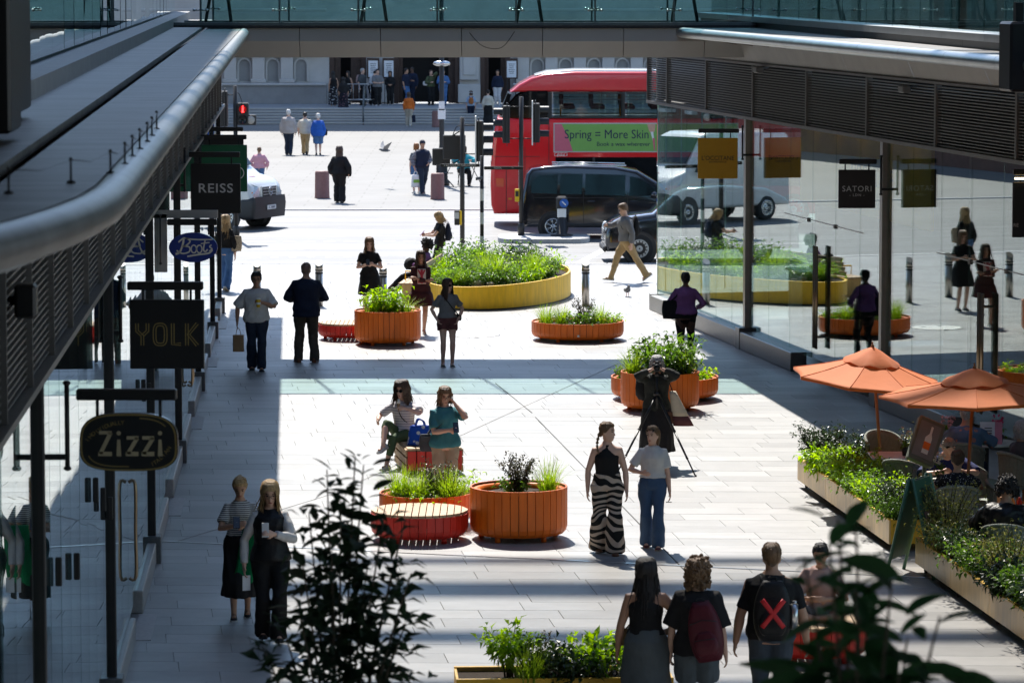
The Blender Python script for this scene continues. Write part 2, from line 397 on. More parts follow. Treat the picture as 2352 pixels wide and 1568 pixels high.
# ---- left building
LB = thing('shop_building', 'long dark glass shopfront with metal canopy and louvres along the left side of the plaza', 'building', (-1.975, 0, 0), LRZ)
inv = Matrix.Rotation(-LRZ, 3, 'Z')
def Lp(x, y, z): return inv @ Vector((x + 1.975, y, z))
mullD = [27.2, 36.8, 46.2, 55.8, 65.5, 75, 80.6]
for i in range(len(mullD) - 1):
    y0, y1 = mullD[i], mullD[i + 1]; n = 8 if y1 - y0 > 8 else 5
    for j in range(n):
        wall_pane(LB, y0 + (y1 - y0) * j / n, y0 + (y1 - y0) * (j + 1) / n, .28, 4.28, 0, M_glassl, R(rnd.uniform(-.12, .12)))
for j in range(3): wall_pane(LB, 24 + j * 1.15, 25.15 + j * 1.15, .28, 4.28, 0, M_glassl, R(rnd.uniform(-.3, .3)))
for i, y in enumerate(mullD):
    g = G().box((.0, 0, 2.29), (.11, .12, 4.0), bev=.01)
    o = g.obj('mullion', M_mull, LB, (0, y, 0))
    G().box((0, 0, .16), (.24, .3, .34), bev=.01).obj('plinth_block', M_plinth, LB, (.0, y, 0))
for i in range(len(mullD) - 1):
    y0, y1 = mullD[i] + .17, mullD[i + 1] - .17; m_ = (y0 + y1) / 2
    for a, b in ((y0, m_ - .9), (m_ + .9, y1)):
        G().box((0, 0, .13), (.15, b - a, .26), bev=.012).obj('plinth', M_plith2, LB, (-.01, (a + b) / 2, 0))
    G().box((0, 0, .004), (.2, 1.7, .012)).obj('door_grille', M_kerb, LB, (.12, m_, 0))
# rounded glass end by the road
g = G(); pts = []
for k in range(9):
    a = k / 8 * math.pi / 2; pts.append((-1.6 + 1.6 * math.cos(a), 80.6 + 2.6 * math.sin(a)))
g.loft([[(x, y, .3) for x, y in pts], [(x, y, 4.28) for x, y in pts]], caps=False, closed=False, sm=True); g.obj('curved_pane', M_glass, LB)
G().prism(pts + [(p[0] - .1, p[1] - .12) for p in reversed(pts)], 0, .3).obj('plinth', M_plith2, LB)
# back of shop: floor, ceiling, rear wall and a few fittings
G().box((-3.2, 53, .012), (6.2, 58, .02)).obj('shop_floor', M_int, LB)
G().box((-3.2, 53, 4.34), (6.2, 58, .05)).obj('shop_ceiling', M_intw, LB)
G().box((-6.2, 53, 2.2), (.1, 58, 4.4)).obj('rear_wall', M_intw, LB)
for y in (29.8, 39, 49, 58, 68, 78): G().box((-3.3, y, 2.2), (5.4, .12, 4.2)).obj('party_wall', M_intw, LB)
# hardware on the glass: patch fittings stepping up the joints, door pulls
M_brass = M('bronze_handle', (.32, .24, .16), .3, .9)
pf = G().box((0, 0, 0), (.05, .035, .22), bev=.008).mesh('patch_fitting', M_mull)
for y, z in ((28.8, 2.6), (31, 2.3), (33.8, 2.55), (35, 2.3), (36.2, 2.05), (38.6, 2.5), (39.8, 2.3), (41, 2.1), (43.5, 2.4), (45, 2.2), (47.5, 2.4), (49, 2.2)): link('patch_fitting', pf, LB, (.04, y, z))
for y in (40.2, 59.4, 59.9):
    G().tube(spline([(.02, 0, 0), (.09, 0, .02), (.09, 0, .5), (.09, 0, 1.0), (.02, 0, 1.02)], 4), .018, 8).obj('door_pull', M_brass, LB, (0, y, .75))
# louvre band
LZ0, LZ1 = 4.30, 5.34
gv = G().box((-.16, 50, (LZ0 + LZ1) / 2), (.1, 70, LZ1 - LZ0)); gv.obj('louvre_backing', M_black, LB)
sl_me = G().box((.01, 0, 0), (.04, 2.16, .014), ry=R(6)).mesh('slat', M_slat)
far = G(); py = 15.0; k = 0
while py < 82.5:
    if k < 15:
        pn = empty('louvre_panel', (.0, py + 1.1, 0), 0, LB)
        G().box((.02, -1.1, (LZ0 + LZ1) / 2), (.1, .03, LZ1 - LZ0)).obj('frame', M_slat, pn)
        for j in range(20): link('slat', sl_me, pn, (0, 0, LZ0 + .035 + j * .0515))
    else:
        far.box((.02, py, (LZ0 + LZ1) / 2), (.1, .03, LZ1 - LZ0))
        for j in range(20): far.box((.01, py + 1.1, LZ0 + .035 + j * .0515), (.04, 2.16, .014), ry=R(6))
    py += 2.2; k += 1
tag(far.obj('far_slats', M_slat, LB), kind='stuff')
G().box((.0, 49, LZ0 - .02), (.2, 68, .05)).obj('louvre_sill', M_slat, LB)
G().box((.0, 49, LZ1 + .26), (.12, 68, .5)).obj('fascia', M_soff, LB)
# canopy deck: panels with seams, a gutter slot, rounded pipe edge
def strip(xa, xb, D0, D1, z, th, n, name, mat, parent, P):
    for i in range(n):
        a, b = D0 + (D1 - D0) * i / n, D0 + (D1 - D0) * (i + 1) / n - .008
        g = G(); S = 3
        rings = []
        for s in range(S + 1):
            d = a + (b - a) * s / S
            rings.append([P(xa(d), d, z), P(xb(d), d, z), P(xb(d), d, z - th), P(xa(d), d, z - th)])
        g.loft(rings); g.obj(name, mat, parent)
eL = lambda d: edge_x('L', d)
strip(lambda d: -2.05 - .0615 * d + (d - 20) * .001, lambda d: -1.44 - .06 * d - .035, 9, 84, 6.10, .06, 26, 'canopy_panel', M_alu, LB, Lp)
strip(lambda d: -1.44 - .06 * d + .045, lambda d: eL(d) - .06, 11, 84, 6.07, .06, 25, 'canopy_panel', M_alu, LB, Lp)
strip(lambda d: -1.44 - .06 * d - .05, lambda d: -1.44 - .06 * d + .06, 9, 84, 5.98, .04, 1, 'gutter', M_black, LB, Lp)
strip(lambda d: lw(d) - .2, lambda d: eL(d) - .04, 9, 84, 5.90, .04, 14, 'soffit_panel', M_soff, LB, Lp)
for i in range(24):
    a = 9 + 75 * i / 24; b = 9 + 75 * (i + 1) / 24 - .01
    G().tube([Lp(eL(a + (b - a) * s / 4), a + (b - a) * s / 4, 5.985) for s in range(5)], (.105, .095), 16, caps=False).obj('edge_tube', M_pipel, LB)
# stone coping and upper glazing set back above the canopy
M_cop = M('coping_stone', (.24, .24, .235), .6, var=.15, scale=4)
ux = lambda d: -1.95 - .0608 * d
strip(lambda d: ux(d) - .5, lambda d: ux(d), 22, 86, 6.26, .16, 22, 'coping', M_cop, LB, Lp)
M_upL = glass('upper_glass', (.35, .48, .46), 1.5, .06, .8, 0, 1.2)
for i in range(30):
    a = 22 + i * 2.1; c = Lp(ux(a + 1.04) - .33, a + 1.04, 0)
    G().box((0, 0, 8.2), (.02, 2.07, 3.8)).obj('upper_pane', M_upL, LB, (c.x, c.y, 0), R(.5 + rnd.uniform(-.25, .25)))
c = Lp(ux(54) - 4.05, 54, 0)
G().box((0, 0, 13.9), (7.2, 66, 19.8)).obj('upper_block', M_upg, LB, (c.x, c.y, 0), R(.5))
# dark clad pier on the near canopy
pa = pd(98, 300, 26)
g = G(); 
for (x0, x1, y0, y1, zb) in ((-4.6, -2.97, 22.6, 23.4, 6.16), (-4.6, -3.30, 24.0, 27.0, 6.16), (-4.0, -2.62, 17.2, 18.0, 6.3)):
    c_ = Lp((x0 + x1) / 2, (y0 + y1) / 2, (zb + 9.5) / 2); G().box((0, 0, 0), (x1 - x0, y1 - y0, 9.5 - zb), bev=.02).obj('clad_pier', M_dark, LB, c_)
# bird-deterrent posts with wire on the canopy edge
sp = G().rev([(.024, 0), (.02, .012), (.006, .016), (.005, .115)], 8); sp.ell((0, 0, .12), (.010, .010, .010), 6, 4)
spm = sp.mesh('wire_post', M_rub)
pw = []
for px, py in ((20, 445), (163, 421), (254, 400), (287, 380), (304, 362), (321, 345), (338, 328), (349, 314), (360, 299)):
    p = gp(px, py, 6.07); q = Lp(p.x, p.y, 6.07); link('wire_post', spm, LB, q); pw.append(q + Vector((0, 0, .115)))
gw = G()
for a, b in zip(pw, pw[1:]):
    m = (a + b) / 2 - Vector((0, 0, .03)); gw.tube([a, m, b], .0025, 5)
gw.obj('wire', M_rub, LB)
# small lamps and camera boxes under the near louvre
for px, py, D in ((60, 690, 24.6), (55, 545, 24.3)):
    p = pd(px, py, D); q = Lp(p.x, p.y, p.z); g = G().box((0, 0, 0), (.14, .2, .22), bev=.02); g.cyl((-.12, 0, 0), (0, 0, 0), .03); g.obj('lamp_box', M_rub, LB, q)

# ---- right building
RB = thing('shop_building', 'curved-corner glass shopfront with louvre band and tube-edged canopy along the right side', 'building', (16.73, 0, 0), RRZ)
inr = Matrix.Rotation(-RRZ, 3, 'Z')
def Rp(x, y, z): return inr @ Vector((x - 16.73, y, z))
cosr = math.cos(RRZ); Yr = lambda D: Rp(rw(D), D, 0).y
mR = [Yr(43.0), Yr(53.2), Yr(63.0), Yr(72.8)]; yE = Yr(81.2)
bays = list(zip(mR, mR[1:] + [yE])) + [(Yr(34), mR[0])]
for bi, (y0, y1) in enumerate(bays):
    n = 6
    for j in range(n):
        wall_pane(RB, y0 + (y1 - y0) * j / n, y0 + (y1 - y0) * (j + 1) / n, .32, 4.36, 0, M_glass, R(rnd.uniform(-.06, .06)))
for y in mR:
    g = G().box((-.0, 0, 2.4), (.10, .10, 4.0)); g.box((-.07, .0, 2.4), (.04, .16, 4.0)); g.obj('mullion', M_mullr, RB, (0, y, 0))
    G().box((-.05, 0, .2), (.34, .34, .42), bev=.01).obj('plinth_block', M_plinth, RB, (0, y, 0))
G().box((-.04, (mR[3] + yE) / 2 + .1, .16), (.24, yE - mR[3] - .2, .32), bev=.012).obj('plinth', M_plith2, RB)
for a, b in ((Yr(68.6), mR[3] - .18), (Yr(58.5), mR[2] - .18), (mR[1] + .18, Yr(54.5)), (Yr(44), mR[1] - .18)):
    G().box((-.06, (a + b) / 2, .17), (.3, b - a, .34), bev=.012).obj('plinth', M_plinth, RB)
pts = [(0, yE)]
for k in range(1, 11):
    a = k / 10 * R(100); pts.append((1.5 - 1.5 * math.cos(a), yE + 1.35 * math.sin(a)))
pts.append((5, yE + 1.3)); 
for k in range(len(pts) - 1):
    a, b = pts[k], pts[k + 1]
    if k < len(pts) - 2 and k % 2: continue
    seg = pts[k:k + 3] if k < len(pts) - 2 else pts[k:k + 2]
    G().loft([[(x, y, .34) for x, y in seg], [(x, y, 4.36) for x, y in seg]], caps=False, closed=False, sm=True).obj('curved_pane', M_glass, RB)
    G().cyl((seg[0][0], seg[0][1], .34), (seg[0][0], seg[0][1], 4.36), .012, n=6).obj('pane_edge', M_edge, RB)
gq = G(); q2 = [(x - .16 if i < 3 else x - .1, y + (.14 if i > 2 else 0)) for i, (x, y) in enumerate(pts)]
gq.prism(q2 + [(5, yE + .6), (.4, yE)], 0, .34); gq.obj('plinth', M_plith2, RB)
# interior
M_yel = M('ochre_display', (.62, .36, .03), .6, var=.08)
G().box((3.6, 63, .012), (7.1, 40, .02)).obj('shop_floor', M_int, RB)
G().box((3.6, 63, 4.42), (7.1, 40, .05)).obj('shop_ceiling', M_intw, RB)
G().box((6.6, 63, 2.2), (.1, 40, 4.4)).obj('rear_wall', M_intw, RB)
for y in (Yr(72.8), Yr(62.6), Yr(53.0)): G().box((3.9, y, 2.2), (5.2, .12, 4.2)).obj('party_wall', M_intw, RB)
c = Rp(pd(1850, 330, 71.5).x, 71.5, 0)
G().box((.9, (Yr(63.4) + Yr(72.3)) / 2, 3.6), (.06, Yr(72.3) - Yr(63.4), 1.5)).obj('display_back', M_yel, RB)
M_lamp = M('warm_lamp', (1, .72, .35), .5, emit=5)
for k in range(5): G().rev([(.03, 0), (.05, .03), (.02, .06)], 8).obj('display_lamp', M_lamp, RB, (.6, Yr(64.4 + k * 1.7), 4.25))
for y, z in ((Yr(60), 3.2), (Yr(58), 2.6), (Yr(56.5), 3.4), (Yr(51), 3.0), (Yr(60.6), 1.2)): G().ell((0, 0, 0), (.035, .035, .035), 8, 6).obj('bulb', M_lamp, RB, (2.2, y, z))
letters("L'OCCITANE", .5, M_rub, RB, (.83, Yr(67.0), 3.55), rz=-math.pi / 2)
letters("EN PROVENCE", .22, M_rub, RB, (.83, Yr(67.0), 3.08), rz=-math.pi / 2)
for y, h, w in ((Yr(75.5), 1.2, 2.2), (Yr(78), 1.0, 1.2), (Yr(66), .9, 2.4), (Yr(60), 1.0, 1.5)):
    gx = G().box((0, 0, h / 2), (.8, w, h), bev=.02); gx.box((0, 0, h + .03), (.9, w + .1, .05)); gx.obj('counter', M_plith2, RB, (2.6, y, .022))
# doors with long pulls
for D in (67.2, 57.2):
    y = Yr(D)
    for s in (-1, 1):
        for k in (-.1, .1):
            g = G().cyl((-.12, s * .09 + k * .3, .55), (-.12, s * .09 + k * .3, 2.35), .019, n=8)
            for z in (.75, 2.15): g.cyl((-.12, s * .09 + k * .3, z), (0, s * .09 + k * .3, z), .012, n=6)
            g.obj('door_pull', M_brass, RB, (0, y, 0))
        G().box((-.01, s * .95, 2.75), (.04, .12, .07)).obj('patch_fitting', M_alu, RB, (0, y, 0))
    G().box((-.005, 0, 2.76), (.02, 5.6, .012)).obj('transom_bar', M_mullr, RB, (0, y, 0))
# louvres
RZ0, RZ1 = 4.42, 5.40
ysl = [Yr(38), Yr(42.4), Yr(46.8), Yr(51.1), Yr(55.4), Yr(59.6), Yr(63.7), Yr(67.8), Yr(71.9), Yr(75.9), Yr(79.6), Yr(81.6)]
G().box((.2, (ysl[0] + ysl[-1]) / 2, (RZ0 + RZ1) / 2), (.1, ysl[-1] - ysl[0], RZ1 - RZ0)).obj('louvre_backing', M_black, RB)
for a, b in zip(ysl, ysl[1:]):
    pn = empty('louvre_panel', (-.12, (a + b) / 2, 0), 0, RB); w = b - a
    g = G()
    for s in (-1, 1): g.box((0, s * (w / 2 - .025), (RZ0 + RZ1) / 2), (.1, .035, RZ1 - RZ0))
    g.box((0, 0, RZ0 - .02), (.12, w, .06)); g.box((0, 0, RZ1 + .02), (.12, w, .04)); g.obj('frame', M_slat, pn)
    sm_ = G().box((0, 0, 0), (.035, w - .06, .013), ry=R(-6)).mesh('slat', M_slat)
    for j in range(20): link('slat', sm_, pn, (0, 0, RZ0 + .04 + j * .047))
gl = G(); n = 14
cp = [(-.12, ysl[-1])] + [(1.4 - 1.52 * math.cos(k / 8 * R(95)), ysl[-1] + 1.35 * math.sin(k / 8 * R(95))) for k in range(1, 9)]
pn = empty('louvre_panel', (0, 0, 0), 0, RB)
for j in range(20):
    z = RZ0 + .04 + j * .047
    G().loft([[(x, y, z - .012) for x, y in cp], [(x, y, z + .004) for x, y in cp]], caps=False, closed=False).obj('slat', M_slat, pn)
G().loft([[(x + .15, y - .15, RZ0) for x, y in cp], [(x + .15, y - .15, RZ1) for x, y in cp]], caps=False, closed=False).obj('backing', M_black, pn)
G().loft([[(x - .01, y, z) for x, y in cp] for z in (RZ0 - .05, RZ0 + .01)], caps=False, closed=False).obj('frame', M_slat, pn)
# sloping fascia between louvre and canopy soffit, canopy, tube edge
eR = lambda d: edge_x('R', d)
def facet(name, mat, a, b, za, zb, D0, D1, n):
    for i in range(n):
        d0, d1 = D0 + (D1 - D0) * i / n, D0 + (D1 - D0) * (i + 1) / n - .012
        G().add([Rp(a(d0), d0, za), Rp(a(d1), d1, za), Rp(b(d1), d1, zb), Rp(b(d0), d0, zb)], [(0, 1, 2, 3)]).obj(name, mat, RB)
facet('fascia_panel', M_soff, lambda d: rw(d) - .14, lambda d: rw(d) - .3, 5.43, 5.80, 36, 81.5, 11)
facet('soffit_panel', M_soff, lambda d: rw(d) - .3, lambda d: eR(d) + .06, 5.80, 5.93, 36, 72.5, 16)
M_rib = M('soffit_rib', (.22, .17, .14), .6)
for i in range(26):
    d = 40 + i * 1.25; a, b = Rp(rw(d) - .6, d, 5.80), Rp(eR(d) + .25, d, 5.905); 
    if (b - a).length > .5: G().tube([a, b], (.20, .012), 4).obj('soffit_slot', M_rib, RB)
strip(eR, lambda d: rw(d) + .5, 34, 76, 6.09, .06, 18, 'canopy_panel', M_alu, RB, Rp)
for i in range(14):
    a = 34 + 38.4 * i / 14; b = 34 + 38.4 * (i + 1) / 14 - .012
    G().tube([Rp(eR(a), a, 6.0), Rp(eR(b), b, 6.0)], (.105, .095), 16, caps=False).obj('edge_tube', M_pipe, RB)
uR = lambda d: 4.5 + .086 * (72 - d)
strip(uR, lambda d: uR(d) + .4, 34, 80, 6.30, .10, 16, 'ledge', M_pipe, RB, Rp)
strip(lambda d: uR(d) + .1, lambda d: uR(d) + .5, 34, 80, 6.22, .18, 12, 'dark_band', M_dark, RB, Rp)
for i in range(19):
    a = 37 + i * 2.25; c = Rp(uR(a + 1.1) + .3, a + 1.1, 0)
    G().box((0, 0, 8.2), (.02, 2.22, 3.8)).obj('upper_pane', M_upL, RB, (c.x, c.y, 0), math.atan(.086) - RRZ + R(rnd.uniform(-.25, .25)))
    if i % 2 == 0: G().cyl((.4, 0, 6.2), (.4, 0, 10), .06, n=8).obj('inner_column', M_alu, RB, (c.x, c.y, 0))
c = Rp(uR(58) + 6.2, 58, 0)
G().box((0, 0, 15.6), (8, 48, 12)).obj('upper_block', M_upg, RB, (c.x, c.y, 0), math.atan(.086) - RRZ)
p = pd(2338, 130, 46.5); q = Rp(p.x, p.y, p.z)
g = G().box((0, 0, 0), (.34, .5, .84), bev=.03); g.box((.0, 0, .5), (.1, .1, .3)); g.obj('speaker_box', M_dark, RB, q)
for px, py, D in ((1823, 160, 71), (2125, 205, 61)):
    p = pd(px, py, D); q = Rp(p.x, p.y, p.z); g = G().box((0, 0, 0), (.14, .3, .12), bev=.02); g.cyl((0, 0, 0), (.2, 0, .05), .02); g.obj('security_camera', M_slat, RB, Rp(rw(D) - .26, D, p.z))

# ---- footbridge
BR = thing('footbridge', 'glass-sided footbridge spanning between the two canopies at the top', 'bridge', (-.2, 73.7, 0), 0)
M_brg = M('bridge_panel', (.36, .345, .325), .5, .15, var=.06, scale=1.5)
BN, BF = 72.2 - 73.7, 75.3 - 73.7
x = -5.6
prof = [(BN, 6.08), (BN, 5.84), (BN + .3, 5.53), (BF - .3, 5.53), (BF, 5.84), (BF, 6.08)]
for i in range(7):
    x0, x1 = -5.3 + i * 1.52, -5.3 + (i + 1) * 1.52 - .012
    G().extr(prof, x0, x1, axis='x').obj('deck_panel', M_brg, BR)
G().box((.1, 0, 6.115), (12.6, BF - BN + .1, .05)).obj('walkway', M_dark, BR)
M_brglass = glass('bridge_glass', (.76, .88, .865), 1.45)
M_post = M('bridge_post', (.10, .12, .12), .35, .8)
for side, yy in ((0, BN + .03), (1, BF - .03)):
    G().box((.1, yy, 6.165), (12.6, .08, .05)).obj('bottom_rail', M_post, BR)
    G().box((.1, yy, 9.45), (12.6, .08, .06)).obj('top_rail', M_post, BR)
    for i in range(9):
        px = 460 + (i - .0) * 181.4; xx = pd(px, 20, 72.2).x + .2
        G().box((xx, yy + .06, 7.8), (.035, .09, 3.3)).obj('post', M_post, BR)
        for zz in (6.42, 8.4):
            g = G()
            for s in (-1, 1): g.cyl((xx, yy + .02, zz), (xx + s * .11, yy + .02, zz), .014, n=6); g.ell((xx + s * .12, yy + .01, zz), (.028, .03, .028), 8, 5)
            g.obj('spider_fitting', M_steel, BR)
        if i < 8:
            G().box((xx + .74, yy, 7.82), (1.46, .012, 3.24)).obj('pane', M_brglass, BR)
            if side == 0 and i % 2 == 0:
                g = G(); g.cyl((xx, yy + 1.1, 6.14), (xx + .5, yy + 2.4, 9.4), .035, n=6); g.cyl((xx + .5, yy + 1.1, 6.14), (xx, yy + 2.4, 9.4), .035, n=6); g.obj('brace', M_post, BR)
G().tube([(-6.2, BN + .16, 7.15), (6.4, BN + .16, 7.15)], .022, 8).obj('handrail', M_steel, BR)
g = G()
g.tube(spline([(-.6, BN - .03, 6.0), (-.35, BN - .04, 5.75), (0, BN - .04, 5.72), (.25, BN - .03, 6.02)], 6), .006, 5); g.obj('cable', M_rub, BR)

# ---- high glazed roof over the near half: its beams stripe the foreground
RF = thing('glazed_roof', 'high glazed roof on steel beams over the near plaza casting soft bands', 'roof', (1, 52, 0), 0)
M_rglass = glass('roof_glass', (.83, .82, .80), 1.45)
ZR = 40.0; sh = .78 * ZR
M_beam = M('roof_beam', (.4, .4, .4), .5)
def beam(Dg, w, n='beam'):
    G().box((0, Dg + sh - 52, ZR), (40, w, .25)).obj(n, M_beam, RF)
for Dg, w in ((46.25, .3), (44.05, .95), (40.85, .62), (37.9, .62), (34.9, .9), (31.9, .9), (28.9, .9), (25.9, .9), (22.9, .9), (19.9, .9)): beam(Dg, w)
for i in range(10):
    G().box((0, 46.4 + sh - 52 - 1.55 - i * 3.1, ZR + .3), (40, 3.08, .02)).obj('roof_pane', M_rglass, RF)
for xx in (-19.6, 19.6): G().box((xx, 32 + sh - 52, ZR - .2), (.4, 31, .5)).obj('girder', M_beam, RF)
for xx, yy in ((-19.6, 50), (19.6, 62), (-19.6, 62), (19.6, 50)): G().cyl((xx, yy - 52, 0), (xx, yy - 52, ZR - .3), .25, n=10).obj('roof_column', M_beam, RF)

xe = lambda d: 3.2 + .118 * (72 - (d - .78 * 22.5) - 4.7) + .85 - .14 * 22.5 + .12 + .5 * min(1, max(0, (78 - d) / 6))
g = G(); rings = []
for d in range(73, 94, 4): rings.append([(xe(d) - 1, d - 52, 22.5), (15, d - 52, 22.5), (15, d - 52, 22.2), (xe(d) - 1, d - 52, 22.2)])
g.loft(rings); g.obj('eave', M_soff, RF)  # unseen eave, its edge fitted to keep the right canopy in shade
for yy in (76, 90): G().cyl((12.5, yy - 52, 6.3), (12.5, yy - 52, 22.2), .22, n=10).obj('roof_column', M_beam, RF)
# ---- unseen arcade block added behind the viewer to keep the back sky off the plaza
AR = thing('added_arcade_block', 'unseen office block added behind the camera to hold back sky light', 'building', (2, -16, 0))
G().box((0, 0, 8), (60, 14, 16)).obj('wall', M_upg, AR)
for k in range(4): G().box((0, 7.05, 3 + k * 4), (60, .2, .5)).obj('floor_band', M_soff, AR)
G().box((-1, 26.5, 12.3), (40, 39, .6)).obj('shade_overhang', M_soff, AR)  # unseen slab added to cut sky light on the near canopies and trees
for xx in (-17, 16): G().box((xx, 44, 6), (.6, .6, 12)).obj('column', M_soff, AR)
# ================================================================ CATHEDRAL FRONT (across the square)
FD, PZ = 190.0, .72
CH = thing('cathedral', 'pale stone cathedral front with panelled walls, niches and dark doorways behind the square', 'church', (0, FD, 0))
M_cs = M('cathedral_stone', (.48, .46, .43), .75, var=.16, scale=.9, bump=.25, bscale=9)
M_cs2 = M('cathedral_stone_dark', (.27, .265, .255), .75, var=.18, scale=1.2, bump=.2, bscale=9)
M_step = M('step_stone', (.30, .305, .31), .7, var=.12, scale=1)
M_door = M('oak_door', (.055, .028, .018), .6, var=.3, scale=3, stretch=(6, 6, 1))
M_void = M('doorway_void', (.015, .013, .012), .9)
cx = lambda px: (px - CX) / FPX * FD
nst = 6
for i in range(nst):
    d = STEP0 - FD + i * .42
    st_ = G().box((-2, (d + 0) / 2 - .02, (i + .5) * PZ / nst), (60, -d, PZ / nst - .004)).obj('step', M_step, CH)
    G().box((-2, d - .035, (i + 1) * PZ / nst - .03), (60, .06, .05)).obj('nosing', M_cs, st_)  # paler nosing stands in for the shadow and dirt lines between steps
G().box((-2, 10, 13), (64, 18, 18)).obj('upper_wall', M_cs, CH)      # mass of the building above the doors
def wall_block(x0, x1, z0=PZ, z1=4.1, mat=M_cs, y0=0., name='wall'):
    G().box(((x0 + x1) / 2, 1 + y0, (z0 + z1) / 2), (x1 - x0, 2, z1 - z0)).obj(name, mat, CH)
walls = [(-34, cx(757)), (cx(842), cx(905)), (cx(1056), cx(1103)), (cx(1172), 30)]
for a, b in walls: wall_block(a, b)
# string courses, plinth and blind arcade on the side walls
for a, b in ((-34, cx(752)), (cx(1178), 30)):
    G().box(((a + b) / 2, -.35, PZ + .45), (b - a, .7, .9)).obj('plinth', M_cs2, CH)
    G().box(((a + b) / 2, -.42, PZ + .96), (b - a, .84, .12), bev=.03).obj('plinth_moulding', M_cs, CH)
    G().box(((a + b) / 2, -.3, PZ + 2.56), (b - a, .6, .18), bev=.04).obj('cornice', M_cs, CH)
    G().box(((a + b) / 2, -.36, PZ + 2.72), (b - a, .72, .1), bev=.03).obj('cornice', M_cs, CH)
    G().box(((a + b) / 2, -.26, PZ + 4.6), (b - a, .5, .14), bev=.03).obj('cornice', M_cs, CH)
    x = a + .5
    while x < b - 1.2:
        if -16 < x < 12:
            pl = empty('pilaster', (x, 0, 0), 0, CH)
            G().box((0, -.2, PZ + 1.75), (.62, .4, 1.3), bev=.03).obj('shaft', M_cs, pl)
            G().box((0, -.25, PZ + 1.12), (.76, .5, .2), bev=.03).obj('base', M_cs, pl)
            G().box((0, -.25, PZ + 2.38), (.76, .5, .16), bev=.03).obj('capital', M_cs, pl)
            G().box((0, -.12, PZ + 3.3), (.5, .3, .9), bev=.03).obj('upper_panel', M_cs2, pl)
            # niche: arched recess ring with darker back
            nx = x + .7; g = G()
            arc = [(nx + .36 * math.cos(R(180 - 15 * k)), PZ + 1.9 + .36 * math.sin(R(180 - 15 * k))) for k in range(13)]
            inn = [(nx + .27 * math.cos(R(180 - 15 * k)), PZ + 1.9 + .27 * math.sin(R(180 - 15 * k))) for k in range(13)]
            arc = [(nx - .36, PZ + 1.1)] + arc + [(nx + .36, PZ + 1.1)]; inn = [(nx - .27, PZ + 1.1)] + inn + [(nx + .27, PZ + 1.1)]
            g.loft([[(p[0], -.01, p[1]) for p in arc], [(p[0], -.16, p[1]) for p in arc], [(p[0], -.16, p[1]) for p in inn], [(p[0], -.01, p[1]) for p in inn]], caps=False, closed=False); g.obj('niche_frame', M_cs, CH)
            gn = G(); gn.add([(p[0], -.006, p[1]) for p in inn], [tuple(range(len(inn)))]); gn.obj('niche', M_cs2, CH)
        x += 1.4
# doorways
def doorway(a, b, name, leaf=None):
    G().box(((a + b) / 2, 2.4, PZ + 1.6), (b - a, .1, 3.2)).obj('doorway_void', M_void, CH)
    for s, xx in ((-1, a), (1, b)): G().box((xx - s * -.0 + (-.12 if s > 0 else .12), .6, PZ + 1.6), (.24, 1.2, 3.2), bev=.02).obj('door_jamb', M_door, CH)
    if leaf:
        for l0, l1 in leaf:
            dr = empty('door', ((l0 + l1) / 2, .5, PZ), 0, CH)
            G().box((0, 0, 1.5), (l1 - l0, .1, 3.0)).obj('leaf', M_door, dr)
            for z in (.6, 1.5, 2.4): G().box((0, -.06, z), ((l1 - l0) * .7, .04, .6), bev=.01).obj('panel', M_door, dr)
doorway(cx(757), cx(842), 'd', [(cx(757), cx(782)), (cx(806), cx(842))])
doorway(cx(905), cx(1056), 'd', [(cx(905), cx(925)), (cx(1030), cx(1056))])
doorway(cx(1103), cx(1172), 'd', [(cx(1103), cx(1122)), (cx(1150), cx(1172))])
for px in (872, 1078):
    g = G().box((cx(px), -.16, PZ + 2.0), (.95, .3, 1.7), bev=.05); g.box((cx(px), -.34, PZ + 2.0), (.6, .08, 1.2), bev=.03); g.box((cx(px), -.2, PZ + .5), (1.1, .4, .9), bev=.03); g.obj('carved_panel', M_cs, CH)
M_paper = M('notice_paper', (.72, .74, .76), .7, var=.05); M_ink = M('print_ink', (.06, .06, .07), .8)
for px, py in ((857, 157), (893, 157), (1175, 158)):
    p = pd(px, py, FD - .75)
    nb = tag(empty('notice_board', (p.x, p.y, p.z)), ['framed white notice on the stone left of the two by the doors', 'framed white notice beside the main dark doorway', 'framed white notice on the wall right of the side door'][(px > 870) + (px > 1000)], 'notice board')
    G().box((0, 0, 0), (.62, .06, 1.0), bev=.02).obj('frame', M_door, nb)
    G().box((0, -.04, -.03), (.46, .02, .8)).obj('sheet', M_paper, nb)
    for k in range(6): G().box((0, -.055, .22 - k * .09), (.3 - .04 * (k % 3), .006, .025)).obj('print_line', M_ink, nb)
    for s in (-.2, .2): G().cyl((s, .05, -.4), (s, .05, -(p.z - PZ) + .0), .02).obj('post', M_rub, nb)
